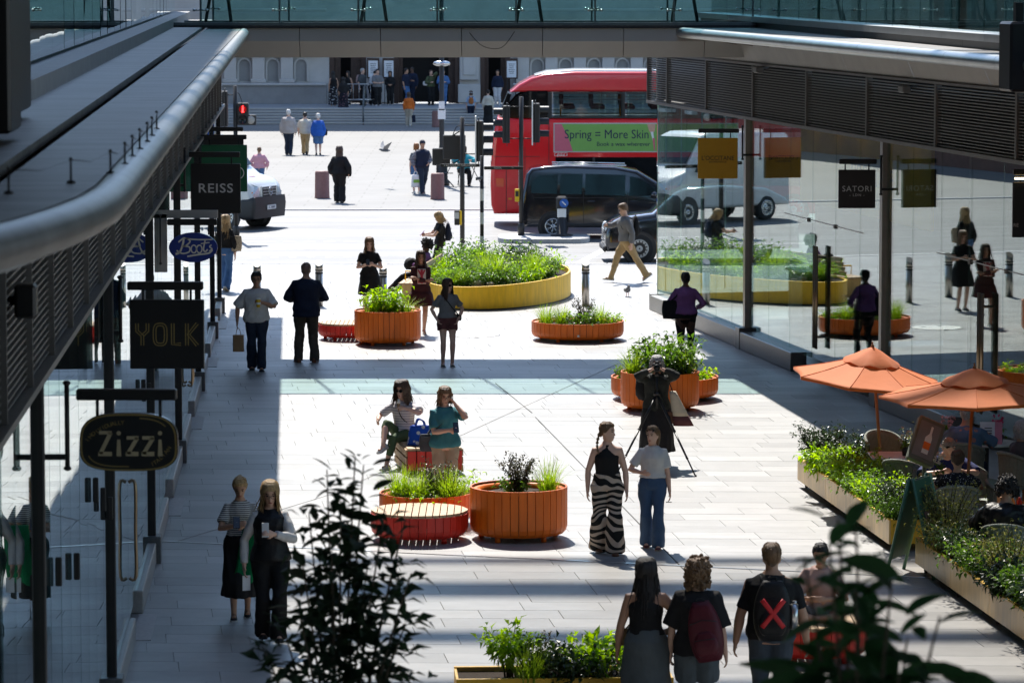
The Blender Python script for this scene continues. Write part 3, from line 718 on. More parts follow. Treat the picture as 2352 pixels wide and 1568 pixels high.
# iron handrail on the steps
M_rail = M('grey_rail', (.12, .13, .13), .5, .5)
hr = thing('handrail', 'thin dark metal handrail climbing the cathedral steps', 'railing', (cx(850), STEP0, 0))
g = G(); L0, L1 = (0, -.1, .95), (-.1, 3.6, PZ + .95)
g.cyl((0, 0, 0), L0, .04); g.cyl((-.1, 3.6, PZ), L1, .04); g.tube([L0, L1, (-.1, 5.2, PZ + .95), (-.1, 5.2, PZ)], .04, 8); g.obj('rail', M_rail, hr)
hr2 = thing('barrier', 'light metal crowd barrier in front of the left cathedral door', 'barrier', (cx(838), FD - 3.4, PZ))
g = G(); 
for x in (-.7, .7): g.cyl((x, 0, 0), (x, 0, 1.05), .022)
g.cyl((-.7, 0, 1.05), (.7, 0, 1.05), .02); g.cyl((-.7, 0, .3), (.7, 0, .3), .03)
for k in range(4): g.cyl((-.42 + k * .28, 0, .3), (-.42 + k * .28, 0, 1.05), .012, n=6)
g.obj('frame', M_steel, hr2)
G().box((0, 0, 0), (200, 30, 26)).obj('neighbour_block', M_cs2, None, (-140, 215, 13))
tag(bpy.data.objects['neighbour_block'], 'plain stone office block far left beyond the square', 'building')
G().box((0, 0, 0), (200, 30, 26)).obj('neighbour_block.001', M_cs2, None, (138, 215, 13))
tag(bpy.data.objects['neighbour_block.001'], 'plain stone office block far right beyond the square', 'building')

# mansion block added left of the square, unseen but for darkening the shop glass reflections
MB_ = thing('mansion_block', 'dark brick mansion block added beside the square to darken the right shopfront reflection', 'building', (-40, 149, 0))
M_brk = M('brick_dark', (.16, .075, .055), .8, var=.25, scale=3, bump=.3, bscale=30)
G().box((0, 0, 10), (22, 58, 20)).obj('wall', M_brk, MB_)
wm = G().box((0, 0, 0), (.2, 1.2, 1.9), bev=.02).mesh('window', M_upg); sm_ = G().box((0, 0, 0), (.3, 1.4, .15)).mesh('sill', M_cs)
for r_ in range(5):
    for c_ in range(18):
        link('window', wm, MB_, (11.02, -26 + c_ * 3.05, 2.2 + r_ * 3.8)); link('sill', sm_, MB_, (11.1, -26 + c_ * 3.05, 1.15 + r_ * 3.8))
# ================================================================ VEHICLES
M_busred = M('bus_red', (.74, .008, .014), .22, var=.05, coat=.6)
M_busroof = M('bus_roof', (.66, .04, .045), .2, var=.05, coat=.7)
M_vblack = M('car_black', (.008, .009, .013), .15, var=.1, coat=1)
M_vwhite = M('van_white', (.62, .62, .60), .25, var=.05, coat=.6)
M_vgl = M('tinted_window', (.006, .007, .008), .05, var=.1, spec=.35)
M_tyre = M('tyre_rubber', (.015, .015, .016), .8)
M_rim = M('alloy', (.55, .56, .57), .25, .9, var=.1)
M_trim = M('black_trim', (.02, .02, .021), .5)
M_lens = M('lamp_lens', (.55, .6, .62), .08, spec=.9, var=.3, scale=14)
M_amber = M('amber_lens', (.8, .25, .02), .2)
M_seat = M('seat_cloth', (.10, .035, .04), .8)
M_buscl = glass('bus_glass', (.72, .78, .77), 1.5)
M_carcl = glass('car_glass', (.35, .40, .40), 1.5)

def profile_body(name, poly, w, mat, parent, bev=.1, belt=1.1, tum=.10, z1=2.0, segs=3, arches=()):
    bm = bmesh.new(); n = len(poly); V = []
    def yy(z): return w / 2 * (1 - tum * max(0, (z - belt)) / max(.01, z1 - belt))
    for s in (-1, 1): V.append([bm.verts.new((x, s * yy(z), z)) for x, z in poly])
    f1 = bm.faces.new(V[0]); f2 = bm.faces.new(list(reversed(V[1])))
    for i in range(n):
        j = (i + 1) % n; bm.faces.new((V[0][j], V[0][i], V[1][i], V[1][j]))
    bm.normal_update()
    ed = [e for f in (f1, f2) for e in f.edges]
    bmesh.ops.bevel(bm, geom=ed, offset=bev, segments=segs, affect='EDGES', profile=.5, clamp_overlap=True)
    for f in bm.faces: f.smooth = True
    me = bpy.data.meshes.new(name); bm.to_mesh(me); bm.free(); me.materials.append(mat)
    try: me.set_sharp_from_angle(angle=R(40))
    except Exception: pass
    return link(name, me, parent)
def side_panel(name, poly, y, mat, parent, th=.012, belt=1.1, tum=0, z1=2, w=1):
    g = G()
    s = 1 if y > 0 else -1
    yy = lambda z: abs(y) * (1 - tum * max(0, z - belt) / max(.01, z1 - belt)) * s
    a = [(x, yy(z), z) for x, z in poly]; b = [(x, yy(z) + s * th, z) for x, z in poly]
    g.loft([a, b]); return g.obj(name, mat, parent)
def wheel(parent, x, y, r, w, rim_mat, spokes=7, twin=False, hub=None, steel=False):
    wh = empty('wheel', (x, y, r), 0, parent); s = 1 if y > 0 else -1
    g = G(); pr = [(r * .62, -w / 2), (r * .93, -w / 2), (r, -w / 2 + .03), (r, w / 2 - .03), (r * .93, w / 2), (r * .62, w / 2), (r * .62, -w / 2)]
    g.loft([[(q * math.cos(2 * math.pi * j / 28), z, q * math.sin(2 * math.pi * j / 28)) for j in range(28)] for q, z in pr], sm=True, caps=False); g.obj('tyre', M_tyre, wh)
    g = G(); yo = s * (w / 2 - .02)
    def ring(a, b, d0, d1, mi=0): g.loft([[(q * math.cos(2 * math.pi * j / 28), s * z, q * math.sin(2 * math.pi * j / 28)) for j in range(28)] for q, z in ((a, d0), (a, d1), (b, d1), (b, d0))], mi, True, caps=False)
    ring(r * .56, r * .64, w / 2 - .05, w / 2 + .005)
    if steel:
        ring(.02, r * .5, w / 2 - .03, w / 2 - .02); ring(.02, r * .22, w / 2 - .03, w / 2 + .02)
        for k in range(14): a = 2 * math.pi * k / 14; g.box((r * .5 * math.cos(a), s * (w / 2), r * .5 * math.sin(a)), (.05, .03, .05), ry=-a)
    else:
        for k in range(spokes):
            a = 2 * math.pi * k / spokes
            for da in (-.11, .11): g.tube([(.05 * math.cos(a), s * (w / 2 - .01), .05 * math.sin(a)), (r * .6 * math.cos(a + da), s * (w / 2 - .005), r * .6 * math.sin(a + da))], (.02, .012), 4)
        ring(.01, .06, w / 2 - .03, w / 2 + .01)
    g.obj('rim', rim_mat, wh)
    G().rev([(.01, 0), (r * .58, 0), (r * .58, .01), (.01, .01)], 20).obj('brake_disc', M_trim, wh).rotation_euler = (math.pi / 2, 0, 0)

# ---- red double-decker
Db = 110.2; bx = pd(1127, 510, Db).x
bus = thing('double_decker_bus', 'red double-decker bus with a green advertisement panel, behind the black van', 'bus', (bx, Db, RZ))
BL, BW = 11.2, 2.5
low = [(.10, .35), (.02, .6), (0, 1.2), (.03, 2.0), (.08, 2.55), (.2, 3.07), (BL - .4, 3.07), (BL - .05, 2.2), (BL, 1.0), (BL - .05, .35)]
profile_body('lower_body', low, BW, M_busred, bus, .12, 9, 0, 10)
roofp = [(.55, 3.80), (.82, 4.02), (1.15, 4.2), (1.6, 4.33), (2.4, 4.38), (BL - 1.2, 4.36), (BL - .6, 4.2), (BL - .3, 3.80)]
profile_body('roof', roofp, BW, M_busroof, bus, .28, 9, 0, 10, 5)
profile_body('roof_top', [(1.25, 4.27), (1.6, 4.375), (2.4, 4.425), (BL - 1.25, 4.405), (BL - 1.0, 4.3)], 2.2, M_vwhite, bus, .04, 9, 0, 10)
for y in (-BW / 2 + .02, BW / 2 - .02):
    s = -1 if y < 0 else 1
    x = 1.75
    for k in range(4):
        wl = 2.2 if k else 2.05
        G().box((x - .06, y - s * .03, 3.43), (.11, .06, .74)).obj('window_pillar', M_trim, bus)
        wn = empty('window', (x + wl / 2, y, 3.43), 0, bus)
        G().box((0, 0, 0), (wl - .12, .012, .72)).obj('pane', M_buscl, wn)
        g = G(); g.box((0, s * .01, .345), (wl - .06, .03, .05)); g.box((0, s * .01, -.345), (wl - .06, .03, .05)); g.box((wl * .18, s * .01, .17), (.03, .03, .34)); g.box((0, s * .01, .16), (wl - .1, .02, .02)); g.obj('frame', M_trim, wn)
        x += wl + .02
    # curved stair window round the rear corner
    side_panel('rear_window', [(.33, 3.07), (.42, 3.30), (.72, 3.66), (1.05, 3.83), (1.62, 3.83), (1.62, 3.07)], y - s * .01, M_vgl, bus, .03)
    side_panel('lower_window', [(1.85, 1.15), (1.85, 1.96), (BL - .8, 1.96), (BL - .8, 1.15)], y, M_vgl, bus, .035)
    for xx in (2.9, 5, 7.1, 9.2): side_panel('window_bar', [(xx, 1.15), (xx, 1.96), (xx + .07, 1.96), (xx + .07, 1.15)], y, M_trim, bus, .042)
G().box((.42, 0, 3.44), (.12, 1.9, .66), ry=R(22)).obj('rear_glass', M_vgl, bus)
G().box((BL - .42, 0, 3.44), (.12, 2.1, .66)).obj('front_glass', M_vgl, bus)
G().box((BL / 2, 0, 3.075), (BL - 1.4, BW - .1, .02)).obj('upper_floor', M_trim, bus)
seat = G().box((0, 0, .28), (.42, .46, .1), bev=.03); seat.box((-.18, 0, .55), (.1, .46, .5), bev=.04); seat.cyl((-.18, -.15, .8), (-.18, .15, .8), .018); sm_ = seat.mesh('passenger_seat', M_seat)
for i in range(9):
    for y in (-.85, .85): link('passenger_seat', sm_, bus, (2.2 + i * .85, y, 3.085))
pole_g = G()
for i in range(5): pole_g.cyl((2 + i * 1.7, -.4, 3.09), (2 + i * 1.7, -.4, 3.82), .02, n=6)
pole_g.obj('grab_pole', M_amber, bus)
for y in (-.2, .3): G().box((BL / 2, y, 3.78), (BL - 2.4, .08, .02)).obj('ceiling_light', M_paper, bus)
# advertisement
M_adg = M('ad_green', (.20, .42, .10), .35, var=.05); M_adp = M('ad_pink', (.62, .14, .20), .35, var=.05); M_navy = M('ad_navy', (.012, .016, .07), .5)
M_adf = M('ad_frame', (.5, .5, .48), .4); M_wht = M('white_print', (.75, .75, .73), .6, var=.04)
yb = -BW / 2 - .005; AX0, AX1, AZ0, AZ1 = 1.82, 7.0, 2.13, 2.90
ad = empty('advertisement', (0, yb, 0), 0, bus)
G().box(((AX0 + AX1) / 2, 0, (AZ0 + AZ1) / 2), (AX1 - AX0 + .06, .02, AZ1 - AZ0 + .06)).obj('frame', M_adf, ad)
def flat(name, poly, y, mat, parent): return G().add([(x, y, z) for x, z in poly], [tuple(range(len(poly)))]).obj(name, mat, parent)
flat('panel', [(AX0, AZ0), (AX1, AZ0), (AX1, AZ1), (AX0, AZ1)], -.014, M_adg, ad)
flat('pink_shape', [(AX0, AZ0), (AX0 + .52, AZ0), (AX0 + .42, AZ0 + .3), (AX0 + .2, AZ1), (AX0, AZ1)], -.017, M_adp, ad)
letters('Spring = More Skin', .36, M_navy, ad, (AX0 + 1.48, -.018, AZ0 + .47), sx=.86, depth=.001)
letters('Book a wax wherever', .17, M_navy, ad, (AX0 + 1.95, -.018, AZ0 + .2), depth=.001)
M_skin0 = M('print_skin', (.6, .35, .25), .5)
flat('printed_hand', [(AX0 + 2.62, AZ1), (AX0 + 2.68, AZ1 - .2), (AX0 + 2.76, AZ1 - .28), (AX0 + 2.84, AZ1 - .2), (AX0 + 2.86, AZ1)], -.0165, M_skin0, ad)
flat('printed_stick', [(AX0 + 2.72, AZ1 - .22), (AX0 + 2.8, AZ1 - .22), (AX0 + 2.83, AZ1 - .5), (AX0 + 2.79, AZ1 - .5)], -.017, M_wht, ad)
flat('printed_drip', [(AX0 + 2.775, AZ1 - .4), (AX0 + 2.84, AZ1 - .4), (AX0 + 2.85, AZ0 + .02), (AX0 + 2.82, AZ0 + .02)], -.0175, M_adp, ad)
for xx, mt in ((AX0 + .0, M_wht),):
    flat('maker_plate', [(xx, 1.99), (xx + .36, 1.99), (xx + .36, 2.09), (xx, 2.09)], yb - .002, M_wht, bus)
    flat('maker_plate_inner', [(xx + .012, 2.0), (xx + .348, 2.0), (xx + .348, 2.08), (xx + .012, 2.08)], yb - .004, M_busred, bus)
letters('global', .1, M_wht, bus, (AX0 + .18, yb - .006, 2.035), depth=.001)
g = G()
for k in range(28): g.box((.86, yb - .01, .62 + k * .044), (.14, .03, .018))
g.obj('engine_grille', M_adf, bus)
g = G(); g.box((.98, yb, 1.3), (.012, .01, 1.9)); g.box((1.66, yb, 2.2), (.012, .01, 1.75)); g.box((.45, yb, 1.0), (.012, .01, 1.3)); g.box((.75, yb, 1.98), (1.3, .01, .012)); g.obj('panel_seam', M_trim, bus)
flat('small_notice', [(.16, 1.12), (.38, 1.12), (.38, 1.36), (.16, 1.36)], yb - .004, M_busroof, bus)
G().box((.56, yb, .78), (.1, .03, .05)).obj('side_lamp', M_amber, bus)
wheel(bus, 2.9, -BW / 2 + .14, .48, .28, M_adf, 7, steel=True); wheel(bus, BL - 2.6, -BW / 2 + .14, .48, .28, M_adf, 7, steel=True)
wheel(bus, 2.9, BW / 2 - .14, .48, .28, M_adf, 7, steel=True); wheel(bus, BL - 2.6, BW / 2 - .14, .48, .28, M_adf, 7, steel=True)

# ---- black people carrier
Dv = 104.6; vx = pd(1192, 540, Dv).x
van = thing('people_carrier', 'glossy black people carrier with tinted windows, alongside the red bus', 'van', (vx, Dv, RZ))
VP = [(.06, .32), (0, .55), (.05, .95), (.2, 1.75), (.34, 1.9), (.7, 1.96), (1.3, 1.99), (2.6, 1.95), (3.2, 1.84), (3.7, 1.55), (4.1, 1.22), (4.6, 1.08), (5.0, .92), (5.14, .65), (5.1, .30)]
profile_body('body', VP, 1.93, M_vblack, van, .1, 1.05, .14, 1.99, 4)
def vwin(poly, yside, parent, w=1.93, belt=1.05, tum=.14, z1=1.99, mat=M_vgl, name='window', off=.004): 
    return side_panel(name, poly, yside * (w / 2 + off), mat, parent, .01, belt, tum, z1)
for s in (-1, 1):
    vwin([(.34, 1.25), (.32, 1.5), (.5, 1.70), (1.05, 1.75), (1.02, 1.22)], s, van)
    vwin([(1.10, 1.22), (1.13, 1.75), (1.72, 1.76), (1.70, 1.20)], s, van)
    vwin([(1.78, 1.20), (1.80, 1.76), (2.88, 1.73), (2.86, 1.17)], s, van)
    vwin([(2.98, 1.17), (3.0, 1.70), (3.28, 1.63), (3.95, 1.18)], s, van)
    g = G()
    for xx in (1.74, 2.93): g.box((xx, s * .972, .85), (.012, .01, .85))
    g.box((2.2, s * .972, 1.12), (3.6, .008, .015)); g.obj('door_seam', M_trim, van)
    for xx in (1.95, 3.1): G().box((xx, s * .985, 1.02), (.2, .03, .03), bev=.01).obj('door_handle', M_vblack, van)
    G().box((2.5, s * .965, .38), (2.6, .04, .09), bev=.02).obj('sill', M_trim, van)
    g = G(); g.cyl((.9, s * .6, 2.0), (2.9, s * .6, 1.97), .02, n=6); g.obj('roof_rail', M_rim, van)
    G().ell((3.65, s * 1.04, 1.2), (.1, .1, .09), 10, 8).obj('wing_mirror', M_vblack, van)
    wheel(van, .92, s * .86, .345, .23, M_rim, 7); wheel(van, 4.2, s * .86, .345, .23, M_rim, 7)
    G().rev([(.40, 0), (.42, .01), (.35, .012)], 28, mi=0).obj('wheel_arch', M_trim, van, (.92, s * .968, .345)).rotation_euler = (s * math.pi / 2, 0, 0)
    G().rev([(.40, 0), (.42, .01), (.35, .012)], 28, mi=0).obj('wheel_arch', M_trim, van, (4.2, s * .968, .345)).rotation_euler = (s * math.pi / 2, 0, 0)
# driver glimpsed in the window: turquoise sleeve
# ---- black cab nosing in from the right
Dt = 95.9; tx = pd(1385, 590, Dt).x
taxi = thing('black_cab', 'front of a glossy black taxi with white-ringed wheel, nosing out behind the glass corner', 'taxi', (tx, Dt, RZ), R(2))
TP = [(.05, .28), (0, .5), (.02, .78), (.12, .98), (.4, 1.12), (1.2, 1.22), (1.75, 1.72), (2.1, 1.86), (3.0, 1.9), (4.0, 1.84), (4.5, 1.6), (4.8, 1.05), (4.85, .35)]
profile_body('body', TP, 1.87, M_vblack, taxi, .16, 1.1, .14, 1.9, 4)
for s in (-1, 1):
    side_panel('window', [(1.42, 1.2), (1.85, 1.68), (2.4, 1.74), (2.4, 1.15)], s * .94, M_vgl, taxi, .01, 1.1, .14, 1.9)
    side_panel('window', [(2.48, 1.15), (2.48, 1.75), (3.9, 1.72), (4.2, 1.2)], s * .94, M_vgl, taxi, .01, 1.1, .14, 1.9)
    wheel(taxi, .85, s * .84, .36, .21, M_adf, 7, steel=True); wheel(taxi, 3.8, s * .84, .36, .21, M_adf, 7, steel=True)
    G().rev([(.42, 0), (.44, .012), (.36, .012)], 28).obj('wheel_arch', M_trim, taxi, (.85, s * .938, .36)).rotation_euler = (s * math.pi / 2, 0, 0)
    G().ell((.09, s * .62, .82), (.08, .15, .13), 12, 8).obj('headlight', M_lens, taxi)
    G().ell((1.5, s * 1.05, 1.2), (.07, .1, .09), 10, 8).obj('wing_mirror', M_vblack, taxi)
g = G()
for k in range(6): g.box((-.005, 0, .55 + k * .05), (.03, .8, .012))
g.obj('grille', M_rim, taxi)
G().box((0, 0, .34), (.1, 1.6, .14), bev=.03).obj('bumper', M_trim, taxi)

# ---- white delivery van, cut off by the shop signs
Dw = 108.0; wp = pd(655, 515, Dw)
wv = thing('delivery_van', 'white delivery van with dark bumper, its front just past the shop signs', 'van', (wp.x - 2.5, Dw + .75, RZ), R(-23))
WP = [(-2.9, .42), (-2.9, 2.45), (-2.7, 2.6), (.35, 2.62), (.7, 2.5), (1.25, 1.72), (1.5, 1.52), (1.95, 1.38), (2.12, 1.22), (2.2, .9), (2.18, .42)]
profile_body('body', WP, 1.98, M_vwhite, wv, .14, 1.3, .12, 2.6, 4)
for s in (-1, 1):
    side_panel('window', [(.1, 1.5), (.1, 2.2), (.58, 2.2), (1.1, 1.5)], s * .985, M_vgl, wv, .012, 1.3, .12, 2.6)
    wheel(wv, 1.38, s * .87, .36, .24, M_rim, 7, steel=True); wheel(wv, -1.9, s * .87, .36, .24, M_rim, 7, steel=True)
    G().rev([(.43, 0), (.45, .012), (.34, .012)], 28).obj('wheel_arch', M_trim, wv, (1.38, s * .992, .36)).rotation_euler = (s * math.pi / 2, 0, 0)
    g = G().loft([[(2.02, s * .55, 1.02), (2.02, s * .9, 1.02), (1.8, s * .985, 1.12), (1.62, s * .99, 1.30), (1.9, s * .8, 1.26), (2.06, s * .58, 1.18)],
                  [(2.23, s * .55, 1.0), (2.2, s * .9, 1.0), (1.9, s * 1.02, 1.1), (1.68, s * 1.015, 1.32), (2.0, s * .84, 1.32), (2.2, s * .58, 1.2)]]); g.obj('headlight', M_lens, wv)
    G().ell((2.12, s * .86, 1.04), (.05, .07, .05), 8, 6).obj('indicator', M_amber, wv)
    G().box((.95, s * 1.14, 1.6), (.12, .2, .36), bev=.04).obj('wing_mirror', M_trim, wv)
profile_body('bumper', [(1.55, .4), (1.55, .62), (1.86, .9), (2.27, .93), (2.3, .7), (2.26, .32), (1.9, .28)], 2.02, M_trim, wv, .1, 9, 0, 10)
G().loft([[(1.27, -.8, 1.74), (1.27, .8, 1.74), (.74, .76, 2.45), (.74, -.76, 2.45)], [(1.30, -.8, 1.76), (1.30, .8, 1.76), (.77, .76, 2.47), (.77, -.76, 2.47)]]).obj('windscreen', M_vgl, wv)
gr = empty('grille', (2.21, 0, 1.06), 0, wv)
G().box((0, 0, 0), (.06, .96, .34), bev=.03).obj('surround', M_vwhite, gr); G().box((.03, 0, 0), (.04, .84, .26), bev=.03).obj('mesh_insert', M_trim, gr)
for k in range(3): G().box((.055, 0, -.08 + k * .08), (.02, .82, .014)).obj('bar', M_adf, gr)
g = G(); g.tube([(.075, .11 * math.cos(2 * math.pi * k / 20), .11 * math.sin(2 * math.pi * k / 20)) for k in range(21)], .012, 6)
for k in range(3): a = math.pi / 2 + k * 2 * math.pi / 3; g.cyl((.075, 0, 0), (.075, .11 * math.cos(a), .11 * math.sin(a)), .02, .006, 6)
g.obj('badge', M_rim, gr)
G().box((2.315, .0, .62), (.02, .52, .12)).obj('number_plate', M_wht, wv)
letters('SC', .1, M_navy, wv, (2.328, -.14, .62), depth=.001, rz=math.pi / 2)
for k in range(4): G().box((2.326, -.01 + k * .06, .62), (.004, .035, .07)).obj('plate_mark', M_navy, wv)
for k in range(3): G().box((1.72, -.12 + k * .11, 1.462), (.05, .07, .006), ry=R(17)).obj('bonnet_mark', M_busroof, wv)

# ================================================================ STREET FURNITURE
M_post2 = M('post_dark', (.035, .033, .032), .45, .3)
M_yel2 = M('yellow_plastic', (.75, .48, .01), .4); M_ssteel = M('bollard_steel', (.50, .47, .43), .3, .9, var=.1, scale=2, stretch=(1, 1, 9))
M_ggran = M('red_granite', (.22, .11, .095), .6, var=.22, scale=25, bump=.2, bscale=60)
M_redl = M('red_signal', (1, .02, .02), .4, emit=5)
def signal_head(parent, x, y, z, rz, h=1.0, w=.34, lens=True):
    hd = empty('signal_head', (x, y, z), rz, parent)        # faces local +x
    G().box((0, 0, 0), (.2, w, h), bev=.02).obj('housing', M_trim, hd)
    G().box((-.02, 0, 0), (.02, w + .18, h + .16), bev=.01).obj('backing_board', M_trim, hd)
    for k in range(3):
        zz = (1 - k) * h * .31
        g = G(); n = 10; rr = .125
        rings = []
        for q, t in ((.1, 0), (.34, 1)):
            rings.append([(q - (.0 if abs(math.sin(a)) < 2 else 0), rr * math.cos(a), zz + rr * math.sin(a)) for a in [R(-20 + 220 * j / n) for j in range(n + 1)]])
        g.loft(rings, caps=False, closed=False, sm=True); g.obj('hood', M_trim, hd)
        G().ell((.1, 0, zz), (.02, .11, .11), 10, 6).obj('lens', M_vgl, hd)
    return hd
def sig_post(px, py, D, top, label, z0=0):
    p = pd(px, py, D); o = thing('traffic_light', label, 'traffic light', (p.x, D, z0))
    G().cyl((0, 0, 0), (0, 0, top), .058, n=12).obj('post', M_post2, o); G().rev([(.09, 0), (.09, .3), (.06, .33)], 12).obj('base_sleeve', M_post2, o)
    return o
isl_z = .10
isl = gp(1197, 549)
t1 = sig_post(1197, 548, isl.y, 3.72, 'twin-headed traffic light on the kerbed island before the bus', isl_z)
signal_head(t1, -.40, 0, 2.98, math.pi, 1.0); signal_head(t1, .40, 0, 3.02, 0, 1.05)
g = G()
for z in (3.45, 2.6):
    for s in (-1, 1): g.cyl((0, 0, z), (s * .34, 0, z), .016, n=6)
g.obj('bracket', M_post2, t1); G().box((.3, -.03, 3.02), (.03, .5, 1.18)).obj('white_border', M_wht, t1)
pb = empty('push_button', (-.11, -.02, 1.08), 0, t1); G().box((0, 0, 0), (.12, .16, .34), bev=.015).obj('box', M_yel2, pb); G().box((0, -.085, .04), (.09, .01, .14)).obj('plate', M_trim, pb)
D2 = gp(1062, 606).y
t2 = sig_post(1062, 600, D2, 3.6, 'traffic light beside the flower bed with hooded signals and yellow push-button')
h = signal_head(t2, .42, 0, 3.02, 0, 1.0); G().box((.33, -.02, 3.05), (.03, .5, 1.16)).obj('white_border', M_wht, t2)
hb = empty('signal_head', (-.2, .15, 2.86), R(90), t2); G().box((0, 0, 0), (.22, .56, .6), bev=.02).obj('housing', M_trim, hb)
hb = empty('signal_head', (-.52, .25, 2.62), R(90), t2); G().box((0, 0, 0), (.2, .44, .42), bev=.02).obj('housing', M_trim, hb)
g = G()
for z in (3.4, 2.7): g.cyl((0, 0, z), (.36, 0, z), .016, n=6); g.cyl((0, 0, z - .1), (-.3, .1, z - .3), .016, n=6)
g.tube(spline([(-.02, 0, 3.4), (-.15, 0, 3.35), (-.25, .05, 3.1)], 5), .012, 6); g.obj('bracket', M_post2, t2)
pb = empty('push_button', (-.06, -.05, 1.14), 0, t2); G().box((.02, 0, 0), (.06, .16, .36), bev=.015).obj('box', M_yel2, pb); G().box((-.07, -.01, 0), (.13, .15, .36), bev=.015).obj('box', M_trim, pb); G().box((-.07, -.088, .06), (.1, .01, .16)).obj('plate', M_adf, pb)
D3 = 103.5
t3 = sig_post(541, 305, D3, 0, 'crossing signal showing a red standing man above the shop signs')
t3.location.z = 0
zt = pd(541, 197, D3).z; G().cyl((0, 0, 0), (0, 0, zt), .058, n=12).obj('post', M_post2, t3)
z1 = pd(558, 262, D3).z; hd = empty('pedestrian_signal', (.21, 0, z1), 0, t3)
G().box((0, 0, 0), (.3, .22, .6), bev=.02).obj('housing', M_trim, hd)
G().rev([(.125, 0), (.125, .03), (.11, .03), (.11, .01), (.01, .01)], 16).obj('lens', M_vgl, hd, (0, -.11, .13)).rotation_euler = (math.pi / 2, 0, 0)
G().rev([(.125, 0), (.125, .03), (.11, .03), (.11, .01), (.01, .01)], 16).obj('lens', M_vgl, hd, (0, -.11, -.15)).rotation_euler = (math.pi / 2, 0, 0)
g = G(); g.ell((0, 0, .075), (.022, .01, .025), 8, 6); g.tube([(0, 0, .05), (0, 0, -.02), (-.015, 0, -.09)], .024, 6); g.tube([(0, 0, -.02), (.018, 0, -.09)], .014, 6); g.obj('standing_man', M_redl, hd, (0, -.15, .13))
G().box((.42, 0, z1 - .16), (.28, .18, .28), bev=.02).obj('countdown_box', M_trim, t3); G().rev([(.11, 0), (.11, .01), (.01, .012)], 18).obj('countdown_face', M_plith2, t3, (.42, -.092, z1 - .16)).rotation_euler = (math.pi / 2, 0, 0)
hx = signal_head(t3, -.3, 0, pd(517, 250, D3).z, math.pi, .95)
g = G(); g.cyl((0, 0, zt - .25), (-.25, 0, zt - .25), .015, n=6); g.tube(spline([(0, 0, zt - .2), (.1, 0, zt - .22), (.2, 0, zt - .5)], 5), .012, 6); g.obj('bracket', M_post2, t3)
# island with keep-left bollard
a = gp(1143, 556); b_ = gp(1358, 560); gI = G()
cxI, cyI = (a.x + b_.x) / 2, isl.y - .2
L2 = (b_.x - a.x) / 2; out = []
for k in range(24):
    an = 2 * math.pi * k / 24; out.append((L2 * math.copysign(abs(math.cos(an)) ** .35, math.cos(an)), 1.0 * math.copysign(abs(math.sin(an)) ** .6, math.sin(an))))
gI.loft([[(x, y, RZ) for x, y in out], [(x, y, .08) for x, y in out], [(x * .985, y * .96, .10) for x, y in out]]); 
tag(gI.obj('traffic_island', M_kerb, None, (cxI, cyI, 0)), 'low kerbed stone traffic island in the road', 'traffic island')
p = pd(1290, 553, cyI)
kl = thing('keep_left_bollard', 'grey traffic island bollard with round blue sign', 'bollard', (p.x, cyI, isl_z))
G().rev([(.3, 0), (.3, .03), (.14, .06), (.12, .5)], 16).obj('base', M_post2, kl); G().box((0, 0, .62), (.24, .2, .28), bev=.03).obj('white_band', M_wht, kl)
g = G().box((0, 0, .88), (.3, .22, .36), bev=.05); g.obj('head', M_trim, kl)
M_blue = M('sign_blue', (.02, .12, .45), .4); G().rev([(.12, 0), (.12, .012), (.01, .012)], 18).obj('blue_disc', M_blue, kl, (.06, -.105, .88)).rotation_euler = (math.pi / 2, 0, 0)
g = G(); ribbon(g, [(-.05, .05), (.05, -.05)], .03); g.obj('arrow', M_wht, kl, (.06, -.12, .88))
# striped finger-post
D4 = 88.0; p = pd(1107, 655, D4)
fp = thing('fingerpost', 'black and white striped fingerpost rising from the flower bed', 'signpost', (p.x, D4, 0))
ztop = pd(1107, 358, D4).z; M_sw = M('stripe_white', (.7, .7, .68), .5); zz = .3; k = 0
G().cyl((0, 0, 0), (0, 0, ztop), .045, n=12).obj('pole', M_post2, fp)
while zz < ztop - .7:
    if k % 2 == 0: G().cyl((0, 0, zz), (0, 0, zz + .27), .048, n=12, caps=False).obj('white_stripe', M_sw, fp)
    zz += .27; k += 1
for s, nm, z, x0, x1 in ((-1, '‹ HOUSES OF PARLIAMENT', pd(1, 380, D4).z, -.95, -.05), (1, 'NOVA              ›', pd(1, 386, D4).z, .05, .95)):
    arm = empty('sign_arm', ((x0 + x1) / 2, 0, z), 0, fp); G().box((0, 0, 0), (x1 - x0, .035, .075), bev=.008).obj('blade', M_trim, arm)
    letters(nm.replace('‹', '<').replace('›', '>'), .062, M_wht, arm, (0, -.02, 0), depth=.001, sx=.98)
arm = empty('sign_arm', (-.06, -.3, pd(1, 408, D4).z), R(75), fp); G().box((0, 0, 0), (.5, .03, .07), bev=.008).obj('blade', M_trim, arm)
# lamp post with paper notices
lp0 = gp(1015, 426)
lp_ = thing('lamp_post', 'dark street lamp column with white paper notices taped to it', 'lamp post', (lp0.x, lp0.y, 0))
zt = pd(1017, 128, lp0.y).z + 2
G().rev([(.26, 0), (.26, .1), (.2, .2), (.18, 1.0), (.12, 1.1), (.085, 1.4), (.075, zt)], 14).obj('column', M_post2, lp_)
for r, w, h in ((262, .26, .34), (243, .2, .3), (355, .2, .4)):
    G().box((0, -.13, pd(1, r, lp0.y).z), (w, .02, h)).obj('notice', M_paper, lp_)
g = G(); g.ell((0, -.1, pd(1, 146, lp0.y).z), (.3, .2, .1), 12, 6); g.obj('lamp_hood', M_rim, lp_)
